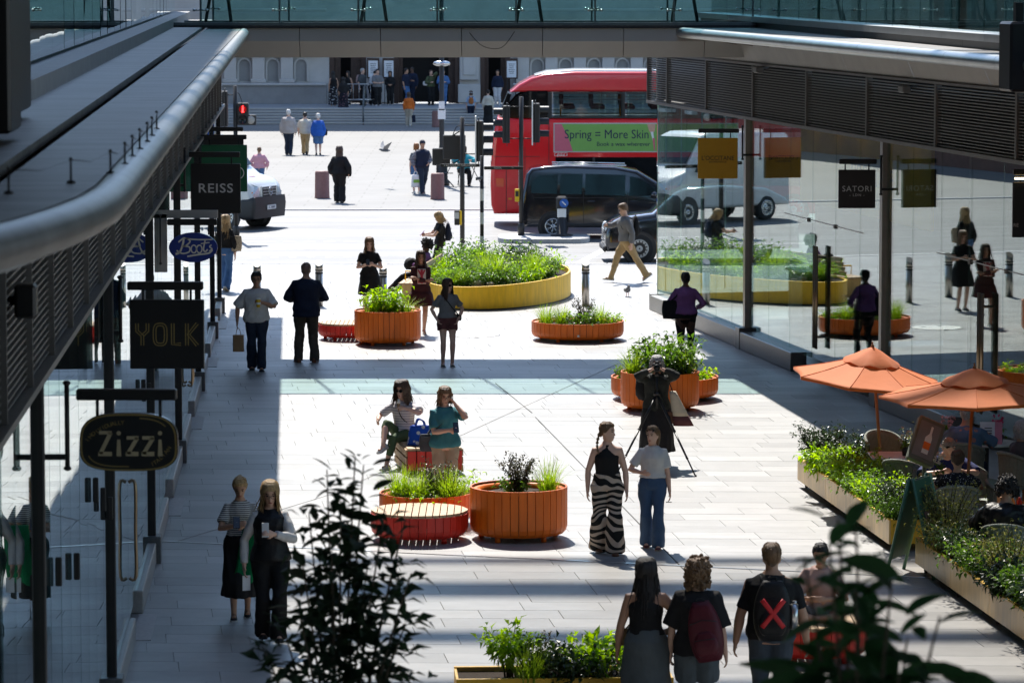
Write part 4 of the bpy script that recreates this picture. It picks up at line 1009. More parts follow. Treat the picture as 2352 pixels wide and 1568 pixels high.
# granite bollards
for px, pt, pb_, w, lab in ((740, 393, 455, 35, 'short red granite bollard near the walking woman in black'), (1005, 398, 458, 33, 'short red granite bollard beside the man with the green carrier bag'), (1005, 255, 292, 27, 'red granite bollard in the shade before the cathedral steps')):
    q = gp(px, pb_); ppm = FPX / q.y; r = w / 2 / ppm; h = (pb_ - pt) / ppm
    tag(G().rev([(r, 0), (r, .04), (r * .97, .05), (r * .93, h - .05), (r * .85, h), (.01, h + .01)], 20).obj('granite_bollard', M_ggran, None, (q.x, q.y, 0)), lab, 'bollard', 'granite bollards in the square')
# stainless bollards at the plaza mouth
for px, pb_, lab in ((591, 706, 'slant-topped steel bollard behind the man in the white T-shirt'), (733, 703, 'slant-topped steel bollard beside the man in the dark jacket'), (880, 712, 'slant-topped steel bollard behind the woman in the black dress'), (1345, 703, 'slant-topped steel bollard standing alone beyond the low orange planter')):
    q = gp(px, pb_); o = thing('steel_bollard', lab, 'bollard', (q.x, q.y, 0), 0, 'steel bollards at the plaza mouth')
    g = G(); n = 20; r = .082
    ring = lambda z, sl: [(r * math.cos(2 * math.pi * j / n), r * math.sin(2 * math.pi * j / n), z + sl * r * math.sin(2 * math.pi * j / n)) for j in range(n)]
    g.loft([ring(0, 0), ring(.74, 0)], sm=True); g.loft([ring(.745, 0), ring(.93, .7)], sm=True); g.obj('tube', M_ssteel, o)
    for z in (.70, .76): G().cyl((0, 0, z), (0, 0, z + .03), r + .003, n=20, caps=False).obj('black_band', M_trim, o)

# ================================================================ HANGING SHOP SIGNS
M_sblk = M('sign_black', (.010, .010, .011), .35, var=.1); M_sgrn = M('sign_green', (.0, .09, .035), .4); M_sblu = M('sign_blue_deep', (.012, .03, .20), .35)
M_sylw = M('sign_yellow', (.62, .30, .0), .5, var=.04); M_gold = M('sign_gold', (.22, .16, .05), .45, var=.1); M_cream = M('sign_cream', (.62, .58, .50), .5, var=.05); M_grey = M('sign_grey_letter', (.45, .45, .45), .5)
def blade_sign(label, D, x0, x1, r0, r1, wallx, mat, shape='box', light=True, bar=None):
    a, b = pd(x0, r0, D), pd(x1, r1, D); w, h = b.x - a.x, a.z - b.z
    o = thing('hanging_sign', label, 'shop sign', ((a.x + b.x) / 2, D, (a.z + b.z) / 2), 0, 'shop signs hung from the glass fronts')
    s = 1 if wallx > o.location.x else -1; wx = wallx - o.location.x
    if shape == 'box': G().box((0, 0, 0), (w, .07, h), bev=.008).obj('panel', mat, o)
    elif shape == 'oval':
        g = G(); g.loft([[(w / 2 * math.cos(2 * math.pi * k / 40), y, h / 2 * math.sin(2 * math.pi * k / 40)) for k in range(40)] for y in (.035, -.035)], sm=False); g.obj('panel', mat, o)
    else:
        def sup(k, sx, sz, e=.62): t = 2 * math.pi * k / 48; return (sx * math.copysign(abs(math.cos(t)) ** e, math.cos(t)) * (1 - .05 * math.sin(t)), sz * math.copysign(abs(math.sin(t)) ** e, math.sin(t)))
        g = G(); g.loft([[(sup(k, w / 2, h / 2)[0], y, sup(k, w / 2, h / 2)[1]) for k in range(48)] for y in (.035, -.035)]); g.obj('panel', mat, o)
        for q in (.96,):
            pts = [sup(k % 48, w / 2 * q, h / 2 * q) for k in range(49)]; g = G(); ribbon(g, pts, .012, -.036, .002); g.obj('border', M_gold, o)
        for k0, k1 in ((4, 12), (27, 37)):
            g = G(); ribbon(g, [sup(k % 48, w / 2 * .84, h / 2 * .84) for k in range(k0, k1)], .008, -.036, .002); g.obj('inner_border', M_gold, o)
    zt = h / 2 + .1
    g = G(); g.box((s * w * .02, 0, zt + .035), (w * 1.02, .09, .08), bev=.01)
    for q in (-.32, .32): g.cyl((q * w, 0, h / 2 - .03), (q * w, 0, zt), .012, n=6)
    g.obj('light_bar', M_rub, o)
    g = G(); g.box(((wx + s * -w / 2) / 2, 0, zt + .03), (abs(wx) - w / 2 + .1, .05, .05)); xb = s * (w / 2 + .09) if abs(wx) > w / 2 + .12 else wx
    g.cyl((xb, -.02, zt + .12), (xb, -.02, zt - .5), .018, n=8)
    for zz in (zt + .12, zt - .5): g.ell((xb, -.02, zz), (.03, .03, .02), 8, 5)
    g.box(((wx + xb) / 2, 0, zt - .42), (abs(wx - xb) + .02, .04, .04)); g.obj('bracket', M_rub, o)
    return o, w, h
def sub_letters(o, *a, **k): return letters(a[0], a[1], a[2], o, a[3], **k)
# Zizzi
o, w, h = blade_sign('rounded black Zizzi restaurant sign nearest on the glass front', 27.6, 183, 410, 948, 1080, lw(27.6), M_sblk, 'round')
g = G()
def stroke(pts, wd): ribbon(g, [(p[0] * w, p[1] * h) for p in pts], wd * w, -.037, .003)
def Z(x, s, t): 
    stroke([(x, t), (x + s, t)], .035); stroke([(x + s * .92, t), (x + s * .08, -.2)], [.03 * 1] and .04); stroke([(x - .01, -.2), (x + s, -.2)], .045)
Z(-.30, .13, .17); Z(-.02, .12, .08); Z(.14, .12, .08)
for x in (-.10, .32):
    ribbon(g, [(x * w, -.24 * h), (x * w, .05 * h)], [.05 * w, .03 * w], -.037, .003)
    g.loft([[((x + .022 * math.cos(2 * math.pi * k / 12)) * w, -.04, .16 * h + .022 * w * math.sin(2 * math.pi * k / 12)) for k in range(12)], [((x + .022 * math.cos(2 * math.pi * k / 12)) * w, -.037, .16 * h + .022 * w * math.sin(2 * math.pi * k / 12)) for k in range(12)]])
g.obj('lettering', M('zizzi_letter', (.34, .29, .19), .5, var=.1), o)
for k, ch in enumerate('INDIVIDUALLY'):
    t = k / 11; x = -.42 + .36 * t; z = .04 + .30 * math.sin(t * math.pi / 2) ** .8
    letters(ch, .042, M_gold, o, (x * w, -.037, z * h), ry=-R(62 * (1 - t) ** 1.1), depth=.001)
for k, ch in enumerate('ITALIAN'):
    t = k / 6; letters(ch, .042, M_gold, o, ((.24 + .17 * t) * w, -.037, (-.38 + .27 * t ** 1.3) * h), ry=-R(20 + 45 * t), depth=.001)
# YOLK
o, w, h = blade_sign('square black YOLK sign with double-line gold letters', 37.2, 298, 470, 688, 846, lw(37.2), M_sblk)
g = G()
def st2(pts):
    for d in (-.018, .018):
        q = []
        for i, (x, z) in enumerate(pts):
            a = pts[max(0, i - 1)]; b = pts[min(len(pts) - 1, i + 1)]; tx, tz = b[0] - a[0], b[1] - a[1]; l = math.hypot(tx, tz) or 1
            q.append(((x - tz / l * d) * w, (z + tx / l * d) * h))
        ribbon(g, q, .014 * w, -.036, .003)
st2([(-.40, .16), (-.40, .05), (-.33, -.02), (-.33, -.16)]); st2([(-.26, .16), (-.26, .05), (-.33, -.02)])
st2([(-.09 + .075 * math.copysign(abs(math.cos(2 * math.pi * k / 24)) ** .6, math.cos(2 * math.pi * k / 24)), .145 * math.copysign(abs(math.sin(2 * math.pi * k / 24)) ** .6, math.sin(2 * math.pi * k / 24))) for k in range(25)])
st2([(.08, .16), (.08, -.14), (.19, -.14)]); st2([(.27, .16), (.27, -.16)]); st2([(.41, .16), (.29, 0), (.41, -.16)])
g.obj('lettering', M_gold, o)
# Boots
o, w, h = blade_sign('blue oval pharmacy sign with white Boots script', 49.5, 388, 500, 534, 602, lw(49.5), M_sblu, 'oval')
g = G()
def sc(pts, wd=.03, k=5): ribbon(g, [(p[0] * w, p[1] * h) for p in spline([(x, z) for x, z in pts], k)], wd * w, -.037, .003)
sc([(-.36, -.22), (-.28, -.16), (-.22, .05), (-.19, .28)], .04); sc([(-.30, .18), (-.18, .32), (-.06, .22), (-.14, .07), (-.22, .04)], .03); sc([(-.22, .04), (-.08, .02), (-.08, -.14), (-.22, -.2), (-.34, -.1)], .03)
for x in (.015, .13): sc([(x + .055 * math.cos(t), -.05 + .13 * math.sin(t)) for t in [2 * math.pi * k / 10 for k in range(11)]], .026, 3)
sc([(.25, .24), (.215, -.05), (.25, -.14), (.30, -.06)], .03); sc([(.16, .13), (.34, .17)], .022); sc([(.38, .09), (.34, .03), (.39, -.05), (.33, -.12)], .026)
sc([(-.16, .31), (.05, .27), (.40, .27)], .026); sc([(-.12, -.30), (.1, -.24), (.32, -.19), (.40, -.08)], .034)
g.obj('lettering', M_cream, o)
p0 = pd(365, 492, 49.6)
fb = pd(500, 492, 49.6)
g = G().box(((p0.x + fb.x) / 2 - o.location.x, .12, p0.z - o.location.z), (fb.x - p0.x, .08, .1)); z3 = pd(1, 625, 49.6).z
g.box((p0.x - o.location.x + .05, .12, (p0.z + z3) / 2 - o.location.z), (.1, .08, p0.z - z3)); g.obj('bracket_frame', M_soff, o)
# REISS
o, w, h = blade_sign('square black REISS sign with wide grey capitals', 57, 438, 553, 376, 490, lw(57), M_sblk)
letters('REISS', .19, M_grey, o, (0, -.037, 0), sx=1.12, depth=.002, spacing=1.1, bold=.002)
# green pair farther on
o, w, h = blade_sign('green square sign with pale ring, partly behind the black REISS sign', 66.5, 463, 568, 333, 440, lw(66.5), M_sgrn)
g = G(); ribbon(g, [(.30 * w + .13 * w * math.cos(t), -.1 * h + .13 * w * math.sin(t)) for t in [2 * math.pi * k / 24 for k in range(25)]], .015, -.036, .002); g.obj('ring_emblem', M_wht, o)
o, w, h = blade_sign('dark hanging sign just showing above the green sign', 73.5, 470, 560, 313, 400, lw(73.5), M_sblk)
# right-hand signs
o, w, h = blade_sign("square yellow L'OCCITANE sign on the right glass front", 72.6, 1603, 1694, 317, 410, rw(72.6), M_sylw)
letters("L'OCCITANE", .118, M_rub, o, (0, -.037, .0), depth=.001, sx=.92); letters('EN PROVENCE', .05, M_rub, o, (0, -.037, -.07), depth=.001)
o, w, h = blade_sign('square black SATORI LDN sign on the right glass front', 62.8, 1926, 2010, 390, 478, rw(62.8), M_sblk)
letters('SATORI', .13, M_grey, o, (0, -.037, .0), depth=.001, spacing=1.15); letters('- LDN -', .06, M_grey, o, (0, -.037, -.1), depth=.001, spacing=1.3)
o, w, h = blade_sign('black sign cut by the right edge of the picture', 53.4, 2326, 2425, 418, 545, rw(53.4), M_sblk)
letters('RE', .07, M_grey, o, (-.42 * w, -.037, -.28 * h), depth=.001); G().box((-.3 * w, -.05, h / 2 + .05), (.2, .02, .025)).obj('lamp_strip', M_lamp, o)
# ================================================================ PLANTERS, BENCHES, PLANTS
def leaf_mat(name, c1, c2, trans=.5, rough=.4):
    if name in MATS: return MATS[name]
    m = bpy.data.materials.new(name); m.use_nodes = True; MATS[name] = m
    t = m.node_tree; N = t.nodes.new; L = t.links.new; b = t.nodes['Principled BSDF']; out = t.nodes['Material Output']
    ge = N('ShaderNodeNewGeometry'); oi = N('ShaderNodeObjectInfo'); ad = N('ShaderNodeMath'); ad.operation = 'ADD'; fr = N('ShaderNodeMath'); fr.operation = 'FRACT'
    L(ge.outputs['Random Per Island'], ad.inputs[0]); L(oi.outputs['Random'], ad.inputs[1]); L(ad.outputs[0], fr.inputs[0])
    rp = N('ShaderNodeValToRGB'); rp.color_ramp.elements[0].color = tuple(c1) + (1,); rp.color_ramp.elements[1].color = tuple(c2) + (1,)
    L(fr.outputs[0], rp.inputs[0]); L(rp.outputs[0], b.inputs['Base Color']); b.inputs['Roughness'].default_value = rough; b.inputs['Specular IOR Level'].default_value = .4
    tr = N('ShaderNodeBsdfTranslucent'); hs = N('ShaderNodeHueSaturation'); hs.inputs['Value'].default_value = 1.7; hs.inputs['Saturation'].default_value = 1.1; hs.inputs['Hue'].default_value = .485
    L(rp.outputs[0], hs.inputs['Color']); L(hs.outputs[0], tr.inputs[0])
    mx = N('ShaderNodeMixShader'); mx.inputs[0].default_value = trans; L(b.outputs[0], mx.inputs[1]); L(tr.outputs[0], mx.inputs[2]); L(mx.outputs[0], out.inputs[0])
    return m
LM_bright = leaf_mat('leaf_bright', (.11, .25, .015), (.26, .42, .04), .55)
LM_mid = leaf_mat('leaf_mid', (.045, .11, .015), (.11, .22, .03), .45)
LM_dark = leaf_mat('leaf_dark', (.012, .03, .012), (.035, .065, .02), .28, .3)
LM_purple = leaf_mat('leaf_bronze', (.03, .025, .02), (.07, .075, .035), .3, .35)
LM_grass = leaf_mat('leaf_grass', (.11, .22, .02), (.27, .40, .05), .5)
LM_var = leaf_mat('leaf_variegated', (.09, .12, .02), (.30, .30, .09), .4)
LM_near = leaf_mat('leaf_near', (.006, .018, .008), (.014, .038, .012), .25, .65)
M_stem = M('stem_brown', (.06, .045, .025), .8); M_stemg = M('stem_green', (.06, .10, .03), .7)
M_soil = M('soil', (.035, .022, .014), .95, var=.5, scale=40, bump=1, bscale=70)
M_orange = M('planter_orange', (.84, .165, .005), .45, var=.08, scale=3, objvar=.10); M_redp = M('bench_red', (.66, .024, .010), .45, var=.08, scale=3, objvar=.12)
M_wood = M('bench_timber', (.50, .34, .19), .6, objvar=.2, var=.2, scale=3, stretch=(1.5, 12, 12), bump=.1)
M_ylw = M('bed_yellow', (.92, .55, .001), .5, var=.06, scale=2, objvar=.02); M_creamp = M('box_cream', (.72, .50, .21), .38, var=.06, scale=2, objvar=.08); M_ylwe = M('box_edge_yellow', (.70, .40, .02), .45)

def leaf_verts(c, d, up, ln, w, fold=.25, droop=.25):
    d = d.normalized(); s = d.cross(up)
    s = s.normalized() if s.length > 1e-4 else d.orthogonal().normalized()
    n = s.cross(d)
    m = c + d * ln * .5 + n * ln * .08; t = c + d * ln - n * ln * droop
    return [c, m + s * w / 2 + n * w * fold, t, m - s * w / 2 + n * w * fold, m]
def add_leaf(g, c, d, up, ln, w, **k):
    g.add(leaf_verts(c, d, up, ln, w, **k), [(0, 4, 1), (1, 4, 2), (2, 4, 3), (3, 4, 0)], 0, False)
def rv(r=1.0): return Vector((rnd.gauss(0, r), rnd.gauss(0, r), rnd.gauss(0, r)))
def make_shrub(label, loc, h, spread, mat, stems=8, leaf=.07, lw_=.03, per=26, group=None, name='shrub', cat='plant', upright=.5, stem_mat=None, start=.15, scale_top=.8, droop=.25, jit=.2, dens=2.0):
    per = int(per * dens); leaf *= 1.15; lw_ *= 1.25; o = thing(name, label, cat, loc, 0, group); gs, gl = G(), G()
    for i in range(stems):
        a = 2 * math.pi * (i + rnd.random() * .8) / stems; r = spread * (.25 + .75 * math.sqrt(rnd.random())); hh = h * rnd.uniform(.62, 1.0) * (1 - .25 * r / spread)
        p0 = Vector((math.cos(a), math.sin(a), 0)) * r * .22; p2 = Vector((math.cos(a) * r, math.sin(a) * r, hh)); p1 = Vector((math.cos(a) * r * (1 - upright) * .9, math.sin(a) * r * (1 - upright) * .9, hh * .6))
        pts = [p0 * (1 - t) ** 2 + p1 * 2 * t * (1 - t) + p2 * t * t for t in [k / 6 for k in range(7)]]
        gs.tube(pts, [.008 * (1 - .7 * k / 6) * (h / .5) ** .4 for k in range(7)], 4)
        for k in range(per):
            t = start + (1 - start) * (k + rnd.random()) / per; q = t * 6; j = min(5, int(q)); c = pts[j].lerp(pts[j + 1], q - j)
            out = (Vector((math.cos(a), math.sin(a), .2)) * .5 + rv(.75)); out.z += .25 if t > .85 else 0
            f = 1 - (1 - scale_top) * t; c = c + Vector((rnd.gauss(0, 1), rnd.gauss(0, 1), rnd.gauss(0, .7))) * spread * jit * (.45 + .55 * t)
            if c.z < 0: c.z = rnd.random() * .04
            add_leaf(gl, c + out.normalized() * leaf * .15 * rnd.random(), out, Vector((rnd.gauss(0, .3), rnd.gauss(0, .3), 1)), leaf * f * rnd.uniform(.7, 1.2), lw_ * f * rnd.uniform(.8, 1.2), droop=droop)
    gs.obj('stem', stem_mat or M_stem, o); gl.obj('foliage', mat, o)
    return o
def make_grass(label, loc, h, spread, mat, n=140, w=.007, group=None, name='grass_tuft'):
    n = int(n * 1.25); h *= 1.12
    o = thing(name, label, 'plant', loc, 0, group); g = G()
    for i in range(n):
        a = rnd.random() * 2 * math.pi; l = h * rnd.uniform(.6, 1.15); lean = rnd.uniform(.05, 1.25) * spread; b = Vector((math.cos(a), math.sin(a), 0)); s = Vector((-b.y, b.x, 0))
        base = b * rnd.random() * .13 + s * rnd.uniform(-.06, .06); pv = []
        for k in range(5):
            t = k / 4; c = base + b * lean * t ** 1.7 + Vector((0, 0, l * (t - .35 * (lean / max(l, .01)) * t * t))); ww = w * (1 - t * .85); pv += [c - s * ww, c + s * ww]
        g.add(pv, [(2 * k, 2 * k + 1, 2 * k + 3, 2 * k + 2) for k in range(4)], 0, False)
    g.obj('blades', mat, o); return o
def round_planter(label, cxp, D, r, h, mat, z_soil=.09, group='round orange planters', name='planter', top=None, sw=.105, cat='planter'):
    p = pd(cxp, 500, D); o = thing(name, label, cat, (p.x, D, 0), 0, group)
    n = int(2 * math.pi * r / sw); w = 2 * math.pi * r / n - .009; g = G()
    pr = [(r, h), (r, .17), (r - .015, .115), (r - .05, .075), (r - .11, .06)]; ir = [(q - .022, z) for q, z in pr]
    ra, rb = [], []
    rings = []
    for (q, z), (q2, z2) in zip(pr, ir): rings.append([(q, -w / 2, z), (q, w / 2, z), (q2, w / 2, z2 + (.012 if z < .12 else 0)), (q2, -w / 2, z2 + (.012 if z < .12 else 0))])
    g.loft(rings); me = g.mesh('slat', mat)
    for k in range(n): link('slat', me, o, (0, 0, 0), 2 * math.pi * (k + .5) / n)
    for k in range(5):
        a = 2 * math.pi * (k + .3) / 5; G().cyl((.8 * r * math.cos(a), .8 * r * math.sin(a), 0), (.8 * r * math.cos(a), .8 * r * math.sin(a), .08), .035, n=8).obj('foot', mat, o)
    if top is None:
        G().rev([(r - .028, h - .005), (r - .028, .1), (.05, .1), (.05, .13), (r - .03, .13)], 36, caps=False).obj('liner', M_trim, o)
        G().rev([(r - .024, h - .05), (r - .024, h - .028), (r - .12, h - .028), (r - .12, h - .16), (r - .10, h - .16)], 40, caps=False).obj('inner_rim', mat, o)
        g = G(); N = 28; rs = r - .12; zz = h - z_soil; vs = [(0, 0, zz + .03)]
        for q in (.35, .7, 1):
            for j in range(N): a = 2 * math.pi * j / N; vs.append((rs * q * math.cos(a), rs * q * math.sin(a), zz + .02 * n3(math.cos(a) * 3 * q, math.sin(a) * 3 * q, r) + .02 * (1 - q)))
        fs = [(0, 1 + j, 1 + (j + 1) % N) for j in range(N)]
        for i in range(2): fs += [(1 + i * N + j, 1 + (i + 1) * N + j, 1 + (i + 1) * N + (j + 1) % N, 1 + i * N + (j + 1) % N) for j in range(N)]
        g.add(vs, fs, 0, True); g.obj('soil', M_soil, o)
    else:
        m = 14; pw = 2 * r / m
        for k in range(m):
            x0, x1 = -r + k * pw + .006, -r + (k + 1) * pw - .006; ya = math.sqrt(max(0, (r - .004) ** 2 - x0 * x0)); yb_ = math.sqrt(max(0, (r - .004) ** 2 - x1 * x1))
            if min(ya, yb_) < .02: ya = max(ya, .05); yb_ = max(yb_, .05)
            G().loft([[(x0, -ya, h), (x1, -yb_, h), (x1, yb_, h), (x0, ya, h)], [(x0, -ya, h + .035), (x1, -yb_, h + .035), (x1, yb_, h + .035), (x0, ya, h + .035)]]).obj('seat_plank', M_wood, o)
        G().rev([(r - .03, h - .002), (r - .03, h - .05), (r - .08, h - .05)], 36, caps=False).obj('seat_frame', mat, o)
    return o
PA = round_planter('tall round orange planter beside the round red bench in the sunlit foreground', 1191.5, 48.15, .615, .66, M_orange)
PB = round_planter('low round orange planter half hidden behind the red bench', 976, 49.35, .60, .42, M_orange)
PC = round_planter('round red bench with timber slat top in front of the low orange planter', 962, 48.02, .615, .345, M_redp, name='round_bench', top=1, group='round red benches', cat='bench')
PD_ = round_planter('tall round orange planter between the man in the jacket and the brown-dressed woman', 889.5, 73.7, .64, .66, M_orange)
PE = round_planter('round red bench tucked behind the tall planter by the man in the jacket', 800, 74.7, .60, .30, M_redp, name='round_bench', top=1, group='round red benches', cat='bench')
PF = round_planter('low wide orange planter standing in the sun before the lone steel bollard', 1327, 74.6, .9, .37, M_orange, sw=.125)
PG = round_planter('tall round orange planter behind the photographer', 1517, 62.5, .64, .63, M_orange)
PH = round_planter('low wide orange planter behind the tall one near the photographer', 1528, 64.15, .9, .38, M_orange, sw=.125)
PJ = round_planter('round red bench under the cross-legged sitter at bottom right', 1878, 39.6, .56, .36, M_redp, name='round_bench', top=1, group='round red benches', cat='bench')
flat('maker_disc', [(-.02, .13), (.02, .13), (.02, .17), (-.02, .17)], -.905, M_wht, PF)
# box bench where the two women rest
bq = gp(935, 1091)
bb = thing('box_bench', 'red and timber slatted box bench under the woman with ice cream', 'bench', (bq.x, bq.y, 0), R(9))
bwid, bdep, bh = .80, 1.35, .38
for k in range(6): G().box((.07 + k * .132, bdep / 2, bh - .018), (.12, bdep, .036), bev=.006).obj('seat_plank', M_wood, bb)
for yy, nm in ((0.0, 'f'), (bdep, 'b')):
    for k in range(6): G().box((.07 + k * .132, yy, (bh - .04) / 2 + .03), (.12, .03, bh - .10), bev=.006).obj('red_slat', M_redp, bb)
for xx in (-.0, bwid):
    for k in range(3): G().box((xx, bdep / 2, .08 + k * .115), (.03, bdep - .06, .1), bev=.006).obj('side_plank', M_wood, bb)
G().box((bwid / 2, bdep / 2, .2), (bwid - .1, bdep - .1, .3)).obj('frame', M_trim, bb)

def on(pl, dx, dy, z): return (pl.location.x + dx, pl.location.y + dy, z)
gA = 'plants in the round planters'
make_shrub('dark bronze-leaved shrub in the tall planter by the round red bench', on(PA, .0, .0, .56), .62, .30, LM_purple, 11, .055, .026, 34, gA, upright=.75, jit=.1)
make_shrub('low green leafy plant at the foot of the bronze shrub', on(PA, -.05, -.05, .56), .25, .22, LM_mid, 8, .06, .035, 14, gA)
make_grass('fine green grass tuft at the right rim of the tall foreground planter', on(PA, .38, .1, .55), .42, .34, LM_grass, 170, .005, gA)
make_shrub('silvery-topped dark shrub rising from the low planter behind the red bench', on(PB, .15, .0, .33), .62, .30, LM_purple, 10, .05, .026, 36, gA, upright=.7)
for dx, dy, t in ((-.33, -.1, 'left end'), (-.1, -.2, 'middle'), (.33, -.25, 'right end')):
    make_grass('bright green grass clump at the %s of the low planter behind the red bench' % t, on(PB, dx, dy, .32), .42, .36, LM_grass, 200, .006, gA)
make_shrub('low trailing green leaves along the front of the low planter behind the red bench', on(PB, -.05, -.3, .33), .2, .5, LM_bright, 16, .07, .04, 9, gA)
make_shrub('broad pale-green leafy plant behind the grasses of the low planter', on(PB, .42, .2, .33), .36, .34, LM_bright, 10, .11, .04, 10, gA)
make_shrub('bushy bright green plant filling the planter beside the woman in brown', on(PD_, -.02, 0, .56), .52, .46, LM_bright, 22, .12, .05, 18, gA)
make_grass('grassy tuft at the right of the planter beside the woman in brown', on(PD_, .36, -.1, .55), .36, .34, LM_grass, 150, .006, gA)
make_grass('grassy tuft at the left of the planter beside the woman in brown', on(PD_, -.32, .05, .55), .32, .3, LM_grass, 90, .006, gA)
for dx, t in ((-.62, 'leftmost'), (-.3, 'second'), (.42, 'right')):
    make_grass('%s grassy tuft of the low wide planter by the lone bollard' % t, on(PF, dx, -.1, .28), .40, .34, LM_grass, 150, .006, gA)
make_shrub('thin upright dark-leaved shrub in the low wide planter by the lone bollard', on(PF, .12, .1, .28), .74, .28, LM_purple, 10, .06, .025, 22, gA, upright=.8, jit=.1)
make_shrub('low broad-leaved plant with orange flecks in the low wide planter', on(PF, .1, -.3, .28), .28, .42, LM_mid, 16, .09, .055, 10, gA)
make_shrub('pale leafy plant at the right end of the low wide planter', on(PF, .68, .1, .28), .28, .25, LM_bright, 10, .06, .03, 12, gA)
make_shrub('large glossy laurel shrub in the tall planter behind the photographer', on(PG, .10, .05, .52), .78, .56, LM_mid, 26, .14, .055, 20, gA, droop=.1)
make_shrub('dark inner foliage of the planter behind the photographer', on(PG, .2, -.1, .52), .42, .42, LM_dark, 16, .09, .045, 16, gA)
make_grass('grassy tuft at the left of the planter behind the photographer', on(PG, -.42, -.05, .52), .46, .36, LM_grass, 200, .007, gA)
make_grass('grassy tuft at the right of the planter behind the photographer', on(PG, .42, -.15, .52), .42, .28, LM_grass, 120, .007, gA)
make_shrub('small leafy plant at the left end of the low planter behind the tall one', on(PH, -.7, -.1, .29), .3, .22, LM_mid, 8, .07, .035, 12, gA)
make_shrub('small leafy plant at the right end of the low planter behind the tall one', on(PH, .62, -.05, .29), .28, .28, LM_bright, 9, .09, .045, 9, gA)
# yellow bed
bedc = pd(1128, 640, 85.0); bed = thing('flower_bed', 'large curved yellow-walled flower bed at the plaza mouth', 'planter', (bedc.x, 85.0, 0))
def bed_pt(k, q=1.0, n=56):
    a = 2 * math.pi * k / n; x = 1.62 * math.cos(a); y = 3.9 * math.sin(a)
    return ((x + .10 * y * .3 + .15 * math.cos(2 * a)) * q, y * q)
N = 56
bz = lambda k: .50 + .05 * math.cos(2 * math.pi * k / N)
G().loft([[bed_pt(k, 1.0) + (0,) for k in range(N)], [bed_pt(k, 1.0) + (bz(k),) for k in range(N)], [bed_pt(k, .975) + (bz(k),) for k in range(N)], [bed_pt(k, .975) + (.2,) for k in range(N)]], caps=False, sm=False).obj('wall', M_ylw, bed)
G().add([bed_pt(k, .976) + (.43,) for k in range(N)], [tuple(range(N))]).obj('soil', M_soil, bed)
G().loft([[bed_pt(k, 1.01) + (0,) for k in range(N)], [bed_pt(k, 1.01) + (.03,) for k in range(N)], [bed_pt(k, .99) + (.03,) for k in range(N)]], caps=False).obj('base_trim', M_trim, bed)
gB = 'plants in the yellow flower bed'
beds = [(-.9, -2.0, LM_bright, .34, 'low lime-green'), (-.45, -2.5, LM_mid, .36, 'low mid-green'), (.2, -2.6, LM_mid, .4, 'spreading'), (.75, -2.0, LM_bright, .45, 'pointed bright-leaved'), (1.1, -1.0, LM_mid, .5, 'upright'), (1.15, .4, LM_bright, .5, 'feathery bright-leaved'),
        (-.9, -.6, LM_bright, .5, 'lime-green'), (-.35, -.9, LM_mid, .55, 'dense'), (.3, -.7, LM_dark, .6, 'dark bushy'), (-.8, .9, LM_mid, .62, 'tall'), (0, .6, LM_bright, .62, 'pale-topped'), (.7, .8, LM_dark, .62, 'dark leafy'), (-.4, 2.2, LM_mid, .66, 'back'), (.6, 2.3, LM_mid, .66, 'purple-flowered back')]
for i, (dx, dy, mt, hh, wd) in enumerate(beds):
    make_shrub('%s leafy plant in the yellow flower bed' % wd, (bedc.x + dx, 85 + dy, .42), hh * 1.1, .55, mt, 18, .115, .042, 18, gB)
for dx, dy, wd in ((.15, -2.2, 'large fountain-shaped'), (-.1, -1.7, 'second'), (.95, -1.5, 'right-hand'), (-.7, -2.7, 'small front')):
    make_grass('%s grass clump in the yellow flower bed' % wd, (bedc.x + dx, 85 + dy, .42), .62 if 'small' not in wd else .35, .5, LM_grass, 230, .008, gB)
for dx, dy, s in ((-.25, -2.75, .14), (.0, -2.9, .09)):
    g = G().ell((0, 0, .06), (s, s * .7, s * .5), 9, 6); tag(g.obj('stone', M_cs, None, (bedc.x + dx, 85 + dy, .42)), 'pale stone lying among the bed plants, %s one' % ('larger' if s > .1 else 'smaller'), 'stone', 'stones in the flower bed')
# timber bench on the bed's left edge
tb = thing('timber_bench', 'pale timber bench with slatted back on the left edge of the yellow bed', 'bench', (pd(985, 640, 84.2).x, 84.2, 0), R(-6))
for k in range(4): G().box((-.42 + k * .12, 0, .43), (.11, 3.0, .035), bev=.006).obj('seat_plank', M_wood, tb)
for k in range(4): G().box((.02 + k * .035, 0, .52 + k * .105), (.03, 2.8, .098), bev=.006, ry=R(-14)).obj('back_plank', M_wood, tb)
for yy in (-1.3, 0, 1.3):
    G().box((-.22, yy, .205), (.4, .06, .41)).obj('leg', M_creamp, tb)
for yy in (-.9, .5): G().tube([(-.4, yy, .46), (-.4, yy, .66), (.05, yy, .66)], .016, 6).obj('armrest', M_ylw, tb)

